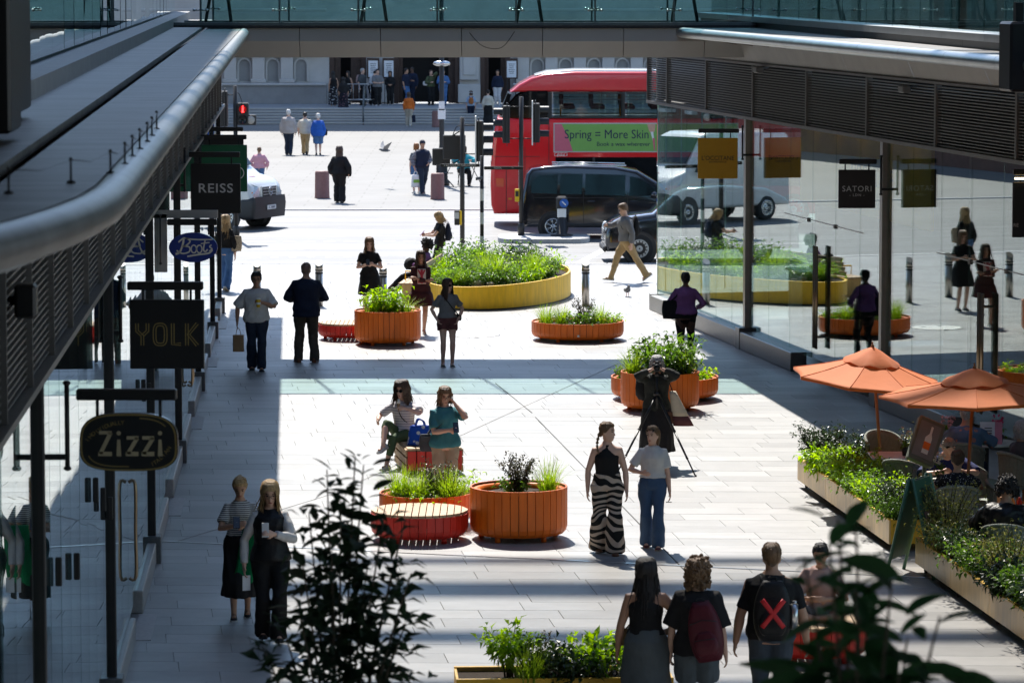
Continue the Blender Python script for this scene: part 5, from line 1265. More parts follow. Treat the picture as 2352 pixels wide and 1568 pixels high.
# ---- long wheeled boxes round the cafe terrace
def box_planter(label, A, B, w, h, z0=.10, side=1):
    a, b = Vector(A), Vector(B); L = (b - a).length; rz = math.atan2(b.y - a.y, b.x - a.x)
    o = thing('planter_box', label, 'planter', (a.x, a.y, 0), rz, 'wheeled planter boxes round the terrace')
    # local x along the box, +y inwards
    s = side; n = max(1, int(L / 1.6)); 
    for k in range(n):
        x0, x1 = L * k / n + .004, L * (k + 1) / n - .004
        G().box(((x0 + x1) / 2, .012 * s, z0 + h / 2), (x1 - x0, .024, h), bev=.004).obj('side_panel', M_creamp, o)
    G().box((L / 2, (w - .012) * s, z0 + h / 2), (L, .024, h)).obj('side_panel', M_ylwe, o)
    for xx in (.012, L - .012): G().box((xx, w / 2 * s, z0 + h / 2), (.024, w - .05, h - .004)).obj('end_panel', M_ylwe, o)
    g = G(); g.box((L / 2, .02 * s, z0 + h + .006), (L, .05, .012)); g.box((L / 2, (w - .02) * s, z0 + h + .006), (L, .05, .012)); g.obj('rim', M_ylwe, o)
    G().box((L / 2, w / 2 * s, z0 + h - .05), (L - .06, w - .06, .03)).obj('soil', M_soil, o); G().box((L / 2, w / 2 * s, z0 + .02), (L - .06, w - .06, .03)).obj('floor', M_trim, o)
    cw = G().cyl((0, -.015, .05), (0, .015, .05), .05, n=14); cw.box((0, 0, .085), (.05, .05, .04)); cm = cw.mesh('castor', M_tyre)
    for k in range(n + 1):
        for yy in (.1, w - .1): link('castor', cm, o, (min(max(L * k / n, .15), L - .15), yy * s, 0))
    return o, rz, L
WX = lambda D: 3.97 + .111 * (53 - D)
BX1, rz1, L1 = box_planter('long cream planter box on castors edging the sunny side of the terrace', (WX(46.9), 46.9, 0), (WX(53), 53, 0), .5, .30, side=-1)
BX2, rz2, L2_ = box_planter('nearer cream planter box on castors with yellow rim at the lower right', (WX(36), 36, 0), (WX(45.4), 45.4, 0), .5, .30, side=-1)
BX3, rz3, L3 = box_planter('short orange-yellow planter box closing the far end of the terrace', (WX(53) + .52, 53.0, 0), (WX(53) + 1.5, 53.05, 0), .42, .30, side=-1)
def bp(D, dx): return (WX(D) + dx, D, .36)
gC = 'plants in the terrace boxes'
for D, dx, h, sp, mt, st, lf, wd in ((52.6, .2, .62, .26, LM_dark, 12, .06, 'dark upright'), (52.2, .3, .62, .24, LM_dark, 10, .06, 'second dark upright'), (51.6, .2, .34, .32, LM_bright, 12, .11, 'bright spear-leaved'), (50.8, .3, .40, .40, LM_mid, 16, .07, 'dense mid-green'), (50.0, .25, .40, .42, LM_bright, 16, .08, 'lime ferny'),
                               (49.2, .25, .42, .42, LM_mid, 18, .06, 'small-leaved'), (48.4, .25, .40, .40, LM_bright, 16, .06, 'bright trailing'), (47.6, .28, .52, .38, LM_dark, 16, .06, 'dark bushy'), (47.1, .2, .36, .36, LM_mid, 14, .06, 'end')):
    make_shrub('%s shrub in the cream box on the sunny terrace side' % wd, bp(D, dx), h * 1.12, sp * 1.1, mt, st + 4, lf * 1.15, lf * .5, 26, gC, dens=2.4)
for D, dx, h, sp, mt, st, lf, wd in ((45.0, .28, .95, .38, LM_var, 20, .045, 'tall yellow-variegated'), (44.3, .2, .5, .4, LM_var, 14, .05, 'low variegated'), (43.6, .3, .5, .45, LM_dark, 18, .07, 'dark spreading'), (42.8, .25, .45, .42, LM_mid, 16, .07, 'glossy green'), (42.0, .3, .75, .36, LM_var, 18, .045, 'second yellow-variegated'),
                               (41.3, .2, .42, .4, LM_dark, 16, .08, 'dark trailing'), (40.5, .25, .55, .42, LM_mid, 18, .08, 'broad green'), (39.6, .25, .5, .42, LM_dark, 18, .09, 'near dark'), (38.6, .25, .6, .45, LM_mid, 18, .09, 'nearest')):
    make_shrub('%s shrub in the yellow-rimmed box at lower right' % wd, bp(D, dx), h * 1.05, sp * 1.1, mt, st + 4, lf * 1.15, lf * .52, 26, gC, dens=2.4)
make_shrub('dark leafy shrub in the far orange box of the terrace', (WX(53) + .95, 52.8, .36), .5, .36, LM_dark, 14, .08, .035, 18, gC)
# ---- cream box at the bottom edge
BX4, rz4, L4 = box_planter('cream and yellow planter box cut by the bottom edge of the picture', (-.56, 36.55, 0), (1.5, 36.65, 0), .7, .36, z0=.09, side=-1)
gD = 'plants in the bottom-edge box'
make_shrub('bright yellow-green leafy shrub at left of the bottom-edge box', (-.02, 36.25, .4), .62, .26, LM_bright, 8, .10, .04, 22, gD, upright=.7, start=.4, jit=.14)
make_shrub('dark glossy shrub in the middle of the bottom-edge box', (.32, 36.2, .4), .46, .30, LM_dark, 12, .08, .04, 22, gD, upright=.7)
make_shrub('slender dark sprig arching from the bottom-edge box', (.25, 36.3, .4), .66, .16, LM_purple, 3, .07, .03, 24, gD, upright=.8, jit=.03, dens=1)
make_shrub('broad bright rhododendron-like shrub at right of the bottom-edge box', (.85, 36.25, .4), .44, .40, LM_bright, 14, .15, .05, 12, gD, start=.5, droop=.15)
make_shrub('low dark undergrowth in the bottom-edge box', (.6, 36.1, .4), .36, .45, LM_dark, 16, .09, .045, 14, gD)
make_grass('fine pale grass clump in the bottom-edge box', (.15, 36.0, .4), .4, .35, LM_grass, 160, .005, gD)

# ---- two small trees close to the camera, out of focus: every leaf its own piece
def near_tree(label, base, hgt, axis_top, stems, nleaf, leaf, spread, low, seed, name='small_tree', lmat=None):
    lmat = lmat or LM_near
    rr = random.Random(seed); o = thing(name, label, 'tree', base)
    tr = empty('trunk', (0, 0, 0), 0, o)
    G().tube(spline([(0, 0, 0), (.02, .02, low * .5), (0, 0, low)], 5), [.05 - .018 * k / 10 for k in range(11)], 8).obj('stem', M_stem, tr)
    cr = empty('crown', (0, 0, 0), 0, o); lm = []
    for k in range(4):
        g = G(); l = leaf * (.8 + .14 * k); w = l * (.36 + .04 * k); ng = 5; pv = []
        for j in range(ng + 1):
            t = j / ng; ww = w * math.sin(math.pi * min(1, t * .93 + .04)) ** .8 / 2; z = -l * .16 * t * t + .0; x = l * t
            pv += [(x, -ww, z + ww * .35), (x, 0, z), (x, ww, z + ww * .35)]
        fs = []
        for j in range(ng): fs += [(3 * j, 3 * j + 1, 3 * j + 4, 3 * j + 3), (3 * j + 1, 3 * j + 2, 3 * j + 5, 3 * j + 4)]
        g.add(pv, fs, 0, True); lm.append(g.mesh('leaf', lmat))
    paths = []
    for i, (tx, tz, w_) in enumerate(stems):
        p0 = Vector((0, 0, low - .3)); p2 = Vector((tx, rr.uniform(-.25, .25), tz)); p1 = Vector((tx * .45, 0, (low + tz) / 2))
        pts = [p0 * (1 - t) ** 2 + p1 * 2 * t * (1 - t) + p2 * t * t for t in [k / 10 for k in range(11)]]
        G().tube(pts, [.010 * (1 - .8 * k / 10) + .002 for k in range(11)], 5).obj('branch', M_stem, cr); paths += [(pts, w_)]
    tot = sum(w for _, w in paths); cnt = 0; rest = G()
    for pts, w_ in paths:
        n = int(nleaf * w_ / tot)
        for k in range(n):
            t = .22 + .78 * (k + rr.random() * .9) / n; q = min(9.999, t * 10); j = int(q); c = pts[j].lerp(pts[j + 1], q - j)
            ang = k * 2.4 + rr.random() * .8; dirv = Vector((math.cos(ang), math.sin(ang) * .7, rr.uniform(-.5, .7) + (.4 if t > .93 else 0))).normalized()
            pos = c + dirv * .02 + Vector((rr.gauss(0, spread), rr.gauss(0, spread), rr.gauss(0, spread * .6))) * (1.15 - t)
            if cnt >= 300:
                q_ = leaf * rr.uniform(.75, 1.1); add_leaf(rest, pos, dirv, Vector((rr.gauss(0, .4), rr.gauss(0, .4), 1)), q_, q_ * .42, fold=.15, droop=.15); continue
            cnt += 1; lo = link('leaf', rr.choice(lm), cr, pos)
            lo.rotation_euler = (Matrix.Rotation(rr.uniform(-.6, .6), 3, dirv) @ dirv.to_track_quat('X', 'Z').to_matrix()).to_euler()
            sc_ = rr.uniform(.75, 1.15) * (1 - .35 * max(0, t - .75) / .25); lo.scale = (sc_, sc_, sc_)
    if rest.v: tag(rest.obj('inner_leaves', lmat, cr), kind='stuff')
    return o
def tz(row, D): return pd(1176, row, D).z
def tx(col, D, x0): return (col - CX) / FPX * D - x0
D = 20.0; x0 = (770 - CX) / FPX * D
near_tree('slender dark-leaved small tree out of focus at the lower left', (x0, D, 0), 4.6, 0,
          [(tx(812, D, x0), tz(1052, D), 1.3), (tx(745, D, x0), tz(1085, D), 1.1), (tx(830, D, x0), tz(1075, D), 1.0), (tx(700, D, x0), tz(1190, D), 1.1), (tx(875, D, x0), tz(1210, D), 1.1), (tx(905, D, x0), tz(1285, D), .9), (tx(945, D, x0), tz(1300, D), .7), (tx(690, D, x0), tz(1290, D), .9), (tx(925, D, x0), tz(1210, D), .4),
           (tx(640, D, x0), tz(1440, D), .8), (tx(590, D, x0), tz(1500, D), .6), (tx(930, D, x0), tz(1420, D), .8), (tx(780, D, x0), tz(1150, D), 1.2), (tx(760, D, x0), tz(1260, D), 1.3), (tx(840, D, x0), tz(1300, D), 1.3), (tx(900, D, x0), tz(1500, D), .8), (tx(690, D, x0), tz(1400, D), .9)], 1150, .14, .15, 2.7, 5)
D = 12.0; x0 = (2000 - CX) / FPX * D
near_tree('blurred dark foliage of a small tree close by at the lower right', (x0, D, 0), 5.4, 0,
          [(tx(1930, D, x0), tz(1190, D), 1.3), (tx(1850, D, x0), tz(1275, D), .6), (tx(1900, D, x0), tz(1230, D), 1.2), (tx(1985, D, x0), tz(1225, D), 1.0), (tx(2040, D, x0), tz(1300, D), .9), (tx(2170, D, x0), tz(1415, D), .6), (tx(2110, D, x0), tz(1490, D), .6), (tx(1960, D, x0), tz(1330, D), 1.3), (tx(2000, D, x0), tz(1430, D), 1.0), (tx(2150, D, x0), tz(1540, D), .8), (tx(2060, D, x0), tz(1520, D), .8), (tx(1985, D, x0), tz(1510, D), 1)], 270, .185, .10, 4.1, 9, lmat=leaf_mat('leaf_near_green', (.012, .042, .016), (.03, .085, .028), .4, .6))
WORK = bpy.data.scenes.new('workbench')     # scratch scene for remeshing, removed at the end
# ================================================================ PEOPLE
def remesh(g, mats, voxel, smooth=2, disp=None, name='body'):
    me = g.mesh('tmp', mats); o = bpy.data.objects.new('tmp', me); WORK.collection.objects.link(o)
    md = o.modifiers.new('r', 'REMESH'); md.mode = 'VOXEL'; md.voxel_size = voxel; md.use_smooth_shade = True
    if smooth: sm = o.modifiers.new('s', 'SMOOTH'); sm.factor = .5; sm.iterations = smooth
    out = bake(WORK, o)
    bpy.data.objects.remove(o); bpy.data.meshes.remove(me); out.name = name
    if disp:
        n = len(out.vertices); co = np.empty(n * 3, 'f'); out.vertices.foreach_get('co', co); co = co.reshape(-1, 3)
        no = np.empty(n * 3, 'f'); out.vertex_normals.foreach_get('vector', no); no = no.reshape(-1, 3)
        d = disp(co); out.vertices.foreach_set('co', (co + no * d[:, None]).ravel()); out.update()
    if not out.materials:
        for m in (mats if isinstance(mats, (list, tuple)) else [mats]): out.materials.append(m)
    out.polygons.foreach_set('use_smooth', [True] * len(out.polygons))
    return out
def folds(amp, seed, fx=9, fz=5):
    r = np.random.RandomState(seed); K = [(r.uniform(-1, 1, 3) * (fx, fx, fz) * (1 + .8 * i), r.uniform(0, 6.3), amp / (1 + .5 * i)) for i in range(6)]
    def f(co):
        d = np.zeros(len(co), 'f')
        for k, p, a in K: d += a * np.sin(co @ k + p + 1.5 * np.sin(co[:, 2] * 7 + p))
        return d
    return f
def ik(S, T, a, b, hint):
    S, T = Vector(S), Vector(T); v = T - S; d = max(1e-4, v.length); mx = (a + b) * .998
    if d > mx: T = S + v * (mx / d); v = T - S; d = v.length
    x = (a * a - b * b + d * d) / (2 * d); hgt = math.sqrt(max(0, a * a - x * x)); u = v / d
    h = Vector(hint); h = h - u * h.dot(u)
    h = h.normalized() if h.length > 1e-5 else u.orthogonal().normalized()
    return S + u * x + h * hgt, T
M_skin = {'l': M('skin_light', (.62, .38, .28), .5, var=.06, sss=1), 'm': M('skin_medium', (.45, .25, .16), .5, var=.06), 'd': M('skin_dark', (.10, .048, .03), .5, var=.06), 't': M('skin_tan', (.38, .20, .125), .5, var=.06)}
def cl(name, col, rough=.8, **k): return M('cloth_' + name, col, rough, var=k.pop('var', .14), scale=k.pop('scale', 7), bump=k.pop('bump', .35), bscale=k.pop('bscale', 22), spec=.25, **k)
def hairm(name, col): return M('hair_' + name, col, .5, var=.65, scale=30, stretch=(6, 6, .7), bump=.5, bscale=60)
H_blonde = hairm('blonde', (.42, .27, .12)); H_brown = hairm('brown', (.06, .032, .018)); H_dark = hairm('dark', (.014, .010, .009)); H_grey = hairm('grey', (.36, .35, .34)); H_ginger = hairm('ginger', (.30, .11, .03)); H_lbrown = hairm('light_brown', (.17, .095, .045)); H_white = hairm('white', (.6, .59, .57))
M_eye = M('eye_dark', (.02, .016, .014), .15); M_lip = M('lip', (.35, .10, .09), .4); M_lensd = M('sunglass', (.008, .008, .009), .05, spec=.8); M_gframe = M('glasses_frame', (.03, .025, .02), .3)
HEADP = [(-.118, .022, .070, -.03), (-.108, .038, .084, .0), (-.085, .050, .090, .035), (-.05, .062, .090, .066), (-.01, .069, .088, .088), (.03, .074, .092, .098), (.06, .072, .088, .097), (.09, .060, .068, .082), (.11, .040, .042, .056), (.121, .012, .012, .016)]
def head_xy(z):
    P = HEADP
    if z <= P[0][0]: return P[0][1:]
    for a, b in zip(P, P[1:]):
        if z <= b[0]:
            t = (z - a[0]) / (b[0] - a[0]); return tuple(a[i] + (b[i] - a[i]) * t for i in (1, 2, 3))
    return P[-1][1:]
PEOPLE = {}
class Person:
    def __init__(s, key, label, loc, rz, h, sex='f', skin='l', pelvis=None, pz=None, lean=0, yaw=0, nod=0, roll=0, handL=None, handR=None, elbow=None, footL=(.09, 0, 0), footR=(-.09, 0, 0), kneeL=(0, -1, 0), kneeR=(0, -1, 0), kneeout=0, bulk=1.0,
                 top=None, bottom=None, hair=None, shoes=None, vox=.0115, curl=.6, glasses=None, detail=False, coat=None, hat=None, twist=0, group='people in the plaza'):
        s.k = h / 1.678; s.rz = rz; s.loc = Vector(loc)
        o = s.o = thing('person', label, 'person', loc, rz, group); o.scale = (s.k,) * 3
        m = sex == 'm'; B = bulk
        pz = s.pz = (.92 if pz is None else pz); py = 0 if pelvis is None else pelvis
        SH = (.172 if m else .146) * (1 + (B - 1) * .5)
        if m: T = [(-.12, .13, .10), (-.06, .165, .115), (.0, .168, .118), (.12, .152, .105), (.22, .162, .115), (.33, .178, .125), (.40, .168, .112), (.45, .128, .085), (.49, .078, .066), (.51, .066, .06)]
        else: T = [(-.12, .13, .10), (-.06, .172, .118), (.0, .168, .115), (.12, .130, .09), (.20, .130, .092), (.32, .146, .115), (.39, .138, .098), (.44, .104, .075), (.48, .064, .058), (.505, .056, .052)]
        s.T = T = [(z, rx * B, ry * B ** 1.3) for z, rx, ry in T]
        ca, sa = math.cos(lean), math.sin(lean)
        def tp(x, y, z): return Vector((x, py + y * ca - z * sa, pz + z * ca + y * sa))       # torso point: lean tips towards -y
        s.tp = tp
        def ring(z, rx, ry, n=20, grow=0, yo=0): return [tp((rx + grow) * math.cos(2 * math.pi * j / n), yo + (ry + grow) * math.sin(2 * math.pi * j / n), z) for j in range(n)]
        s.ring = ring
        s.neck = tp(0, .0, .50); s.hc = tp(0, -.024, .630)
        hr = s.hr = Matrix.Rotation(yaw, 3, 'Z') @ Matrix.Rotation(nod + lean * .5, 3, 'X') @ Matrix.Rotation(roll, 3, 'Y')
        g = G()
        g.loft([ring(z, rx, ry) for z, rx, ry in T], sm=True)
        hp = lambda v: s.hc + hr @ Vector(v)
        s.hp = hp
        g.tube([tp(0, .005, .45), tp(0, .0, .53), hp((0, .022, -.06))], [.066 if m else .056, .056 if m else .047, .054 if m else .047], 12)
        rings = []
        for z, w, f, b in HEADP:
            n = 20; rr = []
            for j in range(n):
                a = 2 * math.pi * j / n; y = -math.cos(a); x = math.sin(a); rr.append(hp((x * w, y * f if y < 0 else y * b, z)))
            rings.append(rr)
        g.loft(rings, sm=True)
        g.tube([hp((0, -.086, .012)), hp((0, -.100, -.022)), hp((0, -.108, -.038)), hp((0, -.088, -.046))], [.008, .011, .013, .008], 8)
        for q in (-1, 1): g.ell(hp((q * .073, .008, -.012)), (.012, .02, .033), 8, 6, rot=hr)
        # arms
        s.S = {}; s.H = {}
        ua, fa = .285, .25
        for side, q, tgt in (('L', 1, handL), ('R', -1, handR)):
            sh = tp(q * SH, 0, .395); s.S[side] = sh
            if tgt is None: tgt = (q * (SH + .075), -.02, .80)
            hint = (q * .9, .8, -.15) if elbow is None else elbow.get(side, (q * .9, .8, -.15))
            el, wr = ik(sh, Vector(tgt), ua, fa, hint)
            s.H[side] = dict(sh=sh, el=el, wr=wr)
            ab = B ** .8 * (1.12 if m else 1)
            g.tube([sh + Vector((-q * .05, 0, .0)), sh, sh.lerp(el, .35), sh.lerp(el, .75), el, el.lerp(wr, .3), el.lerp(wr, .7), wr], [.052 * ab, .054 * ab, .048 * ab, .041 * ab, .037 * ab, .039 * ab, .030 * ab, .025 * ab], 10)
            # hand: palm, four fingers, thumb
            d = (wr - el).normalized(); inn = Vector((-q, 0, 0)); pn = (inn - d * inn.dot(d))
            pn = pn.normalized() if pn.length > .25 else (Vector((0, 0, 1)) - d * d.z).normalized()
            sd = d.cross(pn); fw = Vector((0, -1, 0)); sd = sd if sd.dot(fw) >= 0 else -sd
            g.tube([wr, wr + d * .045, wr + d * .085], [(.026, .020), (.016, .038), (.013, .040)] if abs(sd.dot(Vector((1, 0, 0)))) < 2 else .03, 8, up=tuple(sd))
            pc = wr + d * .05
            g.ell(pc, (.02, .02, .02), 8, 6)
            for i, (off, ln) in enumerate(((.030, .072), (.011, .080), (-.010, .074), (-.030, .058))):
                p0 = wr + d * .075 + sd * off; c1, c2 = curl * .55, curl * 1.5
                p1 = p0 + (d * math.cos(c1 * .6) + pn * math.sin(c1 * .6)) * ln * .45; p2 = p1 + (d * math.cos(c2 * .8) + pn * math.sin(c2 * .8)) * ln * .32; p3 = p2 + (d * math.cos(c2 * 1.2) + pn * math.sin(c2 * 1.2)) * ln * .26
                g.tube([wr + d * .05 + sd * off * .8, p0, p1, p2, p3], [.011, .0105, .0095, .009, .007], 6)
            t0 = wr + d * .022 + sd * .026; t1 = t0 + (sd * .7 + d * .7 + pn * .3).normalized() * .038; t2 = t1 + (d * .9 + pn * .45 + sd * .15).normalized() * .033
            g.tube([wr + d * .01 + sd * .012, t0, t1, t2], [.014, .013, .011, .008], 6)
            s.H[side].update(d=d, pn=pn, sd=sd, palm=wr + d * .07 + pn * .022)
        # legs
        s.L = {}
        for side, q, ft, kh in (('L', 1, footL, kneeL), ('R', -1, footR, kneeR)):
            hj = Vector((q * .088 * (1 + (B - 1) * .4), py - .0, pz - .05)); an = Vector((ft[0], -ft[1], .085 + ft[2]))
            kn, an = ik(hj, an, .415, .40, Vector(kh) + Vector((q * kneeout, 0, 0))); s.L[side] = dict(hj=hj, kn=kn, an=an, ft=ft)
            g.tube([hj + Vector((0, 0, .05)), hj, hj.lerp(kn, .4), hj.lerp(kn, .8), kn, kn.lerp(an, .25), kn.lerp(an, .6), an, an + Vector((0, 0, -.05))], [.085 * B, .092 * B, .076 * B, .058 * B, .052, .055 * B ** .5, .044, .034, .036], 12)
            fd = ft[3] if len(ft) > 3 else 0; s.L[side]['dir'] = Vector((math.sin(fd), -math.cos(fd), -(ft[4] if len(ft) > 4 else 0))).normalized()
            g.tube([an + Vector((0, 0, -.045)) - s.L[side]['dir'] * .03, an + Vector((0, 0, -.05)) + s.L[side]['dir'] * .12], [.036, .028], 8)
        link('body', remesh(g, M_skin[skin], vox, 2), o)
        if bottom: s.bottom(*bottom, vox=vox)
        if top: s.top(vox=vox, **top)
        if coat: s.top(vox=vox, **{'name': 'coat', **coat})
        if hair: s.hair(fine=vox < .0135, **hair)
        if shoes: s.shoes(*shoes)
        if detail: s.face(m)
        if glasses: s.glasses(glasses)
        if hat: s.hat(*hat)
        PEOPLE[key] = s
    def W(s, v): return s.loc + Matrix.Rotation(s.rz, 3, 'Z') @ (Vector(v) * s.k)
    def face(s, m):
        for q in (-1, 1):
            G().ell(s.hp((q * .031, -.082, .008)), (.013, .008, .007), 8, 6, rot=s.hr).obj('eye', M_eye, s.o)
            G().tube([s.hp((q * .016, -.091, .028)), s.hp((q * .034, -.088, .033)), s.hp((q * .048, -.078, .027))], [.0035, .0045, .003], 5).obj('eyebrow', M_eye, s.o)
        G().ell(s.hp((0, -.089, -.066)), (.024, .008, .0075), 10, 6, rot=s.hr).obj('lips', M_lip, s.o)
    def glasses(s, kind):
        up = .07 if kind == 'head' else 0
        mt = M_lensd if kind != 'clear' else M_carcl; g = G()
        for q in (-1, 1):
            c = s.hp((q * .033, -.098 + up * .3, .006 + up)); ring = [s.hp((q * .033 + .027 * math.cos(t), -.099 + .008 * abs(math.cos(t)) * (1 if q * math.cos(t) > 0 else 0) + up * .35, .004 + up + .020 * math.sin(t))) for t in [2 * math.pi * k / 14 for k in range(15)]]
            g.tube(ring, .0035 if kind != 'clear' else .0022, 5, mi=1)
            if kind != 'clear': g.add(ring[:-1], [tuple(range(14))], 0)
            g.tube([s.hp((q * .06, -.092 + up * .35, .01 + up)), s.hp((q * .079, -.02, .01 + up * .6))], .0035, 5, mi=1)
        g.tube([s.hp((-.008, -.100 + up * .35, .008 + up)), s.hp((.008, -.100 + up * .35, .008 + up))], .003, 5, mi=1)
        g.obj('sunglasses' if kind != 'clear' else 'glasses', [mt, M_gframe], s.o)
    def top(s, mat, sleeve=.45, hem=-.02, loose=.016, neck=.0, tank=False, open_front=False, vox=.0115, name='shirt', flare=0, disp=.005, sleeve_w=1.0, wide=0):
        g = G(); T = s.T; rings = []; loose = loose + max(0, vox - .0115) * 1.6
        for i in range(0, 3):
            z = hem + (0.05 - hem) * i / 3; rx, ry = s.tw(z); f = flare * (1 - i / 3); rings.append(s.ring(z, rx, ry, grow=loose + f + .016))
        for z, rx, ry in T:
            if z < .06: continue
            if z > .38 and tank: rx *= .74
            if z > .485: rx, ry = rx + .0 + neck, ry + neck; gr = .008
            elif z > .43: gr = loose * .7 + .006
            else: gr = loose + .010 + (wide if z < .3 else 0)
            if z > .50: continue
            rings.append(s.ring(z, rx, ry, grow=gr))
        g.loft(rings, sm=True)
        if sleeve > 0 and not tank:
            for side, q in (('L', 1), ('R', -1)):
                H = s.H[side]; sh, el, wr = H['sh'], H['el'], H['wr']; pts = [sh + Vector((-q * .07, 0, .0)), sh, sh.lerp(el, .3)]; rad = [.058, .062, .060]
                if sleeve <= .5:
                    pts += [sh.lerp(el, min(1, sleeve * 2) * .7), sh.lerp(el, min(1, sleeve * 2))]; rad += [.063, .066]
                else:
                    f = min(1, (sleeve - .5) * 2); pts += [sh.lerp(el, .75), el, el.lerp(wr, f * .4), el.lerp(wr, f * .97)]; rad += [.057, .054, .051, .040]
                g.tube(pts, [r_ * sleeve_w + loose * .55 - .006 for r_ in rad], 12)
        link(name, remesh(g, mat, vox, 2, folds(disp, len(PEOPLE) * 7 + 3, 14, 10), name), s.o)
    def tw(s, z):
        T = s.T
        if z <= T[0][0]:
            return T[1][1] * 1.0, T[1][2]
        for a, b in zip(T, T[1:]):
            if z <= b[0]: t = (z - a[0]) / (b[0] - a[0]); return a[1] + (b[1] - a[1]) * t, a[2] + (b[2] - a[2]) * t
        return T[-1][1:]
    def bottom(s, kind, mat, a=1.0, b=1.0, c=0, vox=.0115):
        g = G(); waist = c or .10; a = a if kind == 'skirt' else a * (1 + max(0, vox - .0115) * 14); rings = [s.ring(z, *s.tw(z), grow=.020 + max(0, vox - .0115) * 1.6) for z in (-.10, -.06, 0, .05, waist)]
        nm = 'trousers'
        if kind in ('trousers', 'shorts'):
            # a: width factor at thigh, b: factor at hem; for shorts c unused, length via a tuple
            ln, b = (b if isinstance(b, tuple) else (1.0, b))
            g.loft(rings, sm=True)
            for side in 'LR':
                L = s.L[side]; hj, kn, an = L['hj'], L['kn'], L['an']
                if kind == 'shorts':
                    nm = 'shorts'; g.tube([hj + Vector((0, 0, .05)), hj, hj.lerp(kn, ln * .5), hj.lerp(kn, ln)], [.100 * a, .112 * a, .104 * a * b, .100 * a * b], 14)
                else:
                    e = an + Vector((0, 0, -.055 * ln)) - (an - kn).normalized() * (1 - ln) * .4
                    g.tube([hj + Vector((0, 0, .05)), hj, hj.lerp(kn, .4), hj.lerp(kn, .85), kn, kn.lerp(e, .3), kn.lerp(e, .7), e], [.098, .110 * a, .090 * a, .070 * a, .064 * a * (1 + (b - 1) * .35), .063 * a * (1 + (b - 1) * .5), .055 * a * b, .054 * a * b], 14)
            dsp = folds(.006, len(PEOPLE) * 5 + 1, 12, 14)
        else:
            nm = 'skirt'; hem = a; fl = b; B_ = s.T[2][1] / .168; rr = [s.ring(waist, *s.tw(waist), grow=.012)]
            kns = [s.L[q]['kn'] for q in 'LR']; ans = [s.L[q]['an'] for q in 'LR']
            for i in range(1, 9):
                t = i / 8; z = (s.pz + waist) * (1 - t) + hem * t
                def at(L, z):
                    if z >= L['kn'].z: u = (L['hj'].z - z) / max(.01, L['hj'].z - L['kn'].z); return L['hj'].lerp(L['kn'], max(0, min(1, u)))
                    u = (L['kn'].z - z) / max(.01, L['kn'].z - L['an'].z); return L['kn'].lerp(L['an'], max(0, min(1, u)))
                p, q = at(s.L['L'], z), at(s.L['R'], z); c = (p + q) / 2; hx = abs(p.x - q.x) / 2; hy = abs(p.y - q.y) / 2
                rx = max((.20 - .03 * t) * B_, hx + .095) + fl * t; ry = max(.148 * B_, hy + .095) + fl * t * .8
                if z > s.pz - .06: rx, ry = s.tw(z - s.pz); rx += .026; ry += .028
                n = 28; rr.append([Vector((c.x + rx * (1 + .05 * t * math.sin(7 * 2 * math.pi * j / n)) * math.cos(2 * math.pi * j / n), c.y + ry * (1 + .05 * t * math.sin(7 * 2 * math.pi * j / n + 1)) * math.sin(2 * math.pi * j / n), z)) for j in range(n)])
            rr[0] = [s.tp((s.tw(waist)[0] + .012) * math.cos(2 * math.pi * j / 28), (s.tw(waist)[1] + .012) * math.sin(2 * math.pi * j / 28), waist) for j in range(28)]
            g.loft(rr, sm=True); dsp = folds(.006, len(PEOPLE) * 5 + 2, 22, 3)
        link(nm, remesh(g, mat, vox, 2, dsp, nm), s.o)
    def shoes(s, mat, sole=None, heel=.0, low=.0):
        for side, q in (('L', 1), ('R', -1)):
            L = s.L[side]; d = L['dir']; u = Vector((0, 0, 1)) - d * d.z; u.normalize(); x = d.cross(u); b = L['an'] - u * .085; g = G()
            pr = [(-.085, .022, .05), (-.07, .034, .075 - low), (-.03, .036, .085 - low), (.02, .036, .078 - low), (.07, .042, .055), (.12, .044, .043), (.155, .034, .035), (.17, .015, .022)]
            rings = []
            for t, w, hh in pr:
                c = b + d * t; rings.append([c + x * (w * math.cos(an)) + u * (.012 + (hh - .012) * max(0, math.sin(an)) ** .7 if math.sin(an) > 0 else .012) for an in [2 * math.pi * j / 12 for j in range(12)]])
            g.loft(rings, 0, True)
            g.loft([[b + d * t + x * (w + .004) * k + u * z for t, w, hh in pr for k in (1,)] + [b + d * t - x * (w + .004) + u * z for t, w, hh in reversed(pr)] for z in (0, .018)], 1)
            if heel: g.tube([b - d * .06 + u * .01, b - d * .065 - u * heel], [.02, .008], 6, mi=1)
            g.obj('shoe', [mat, sole or mat], s.o)
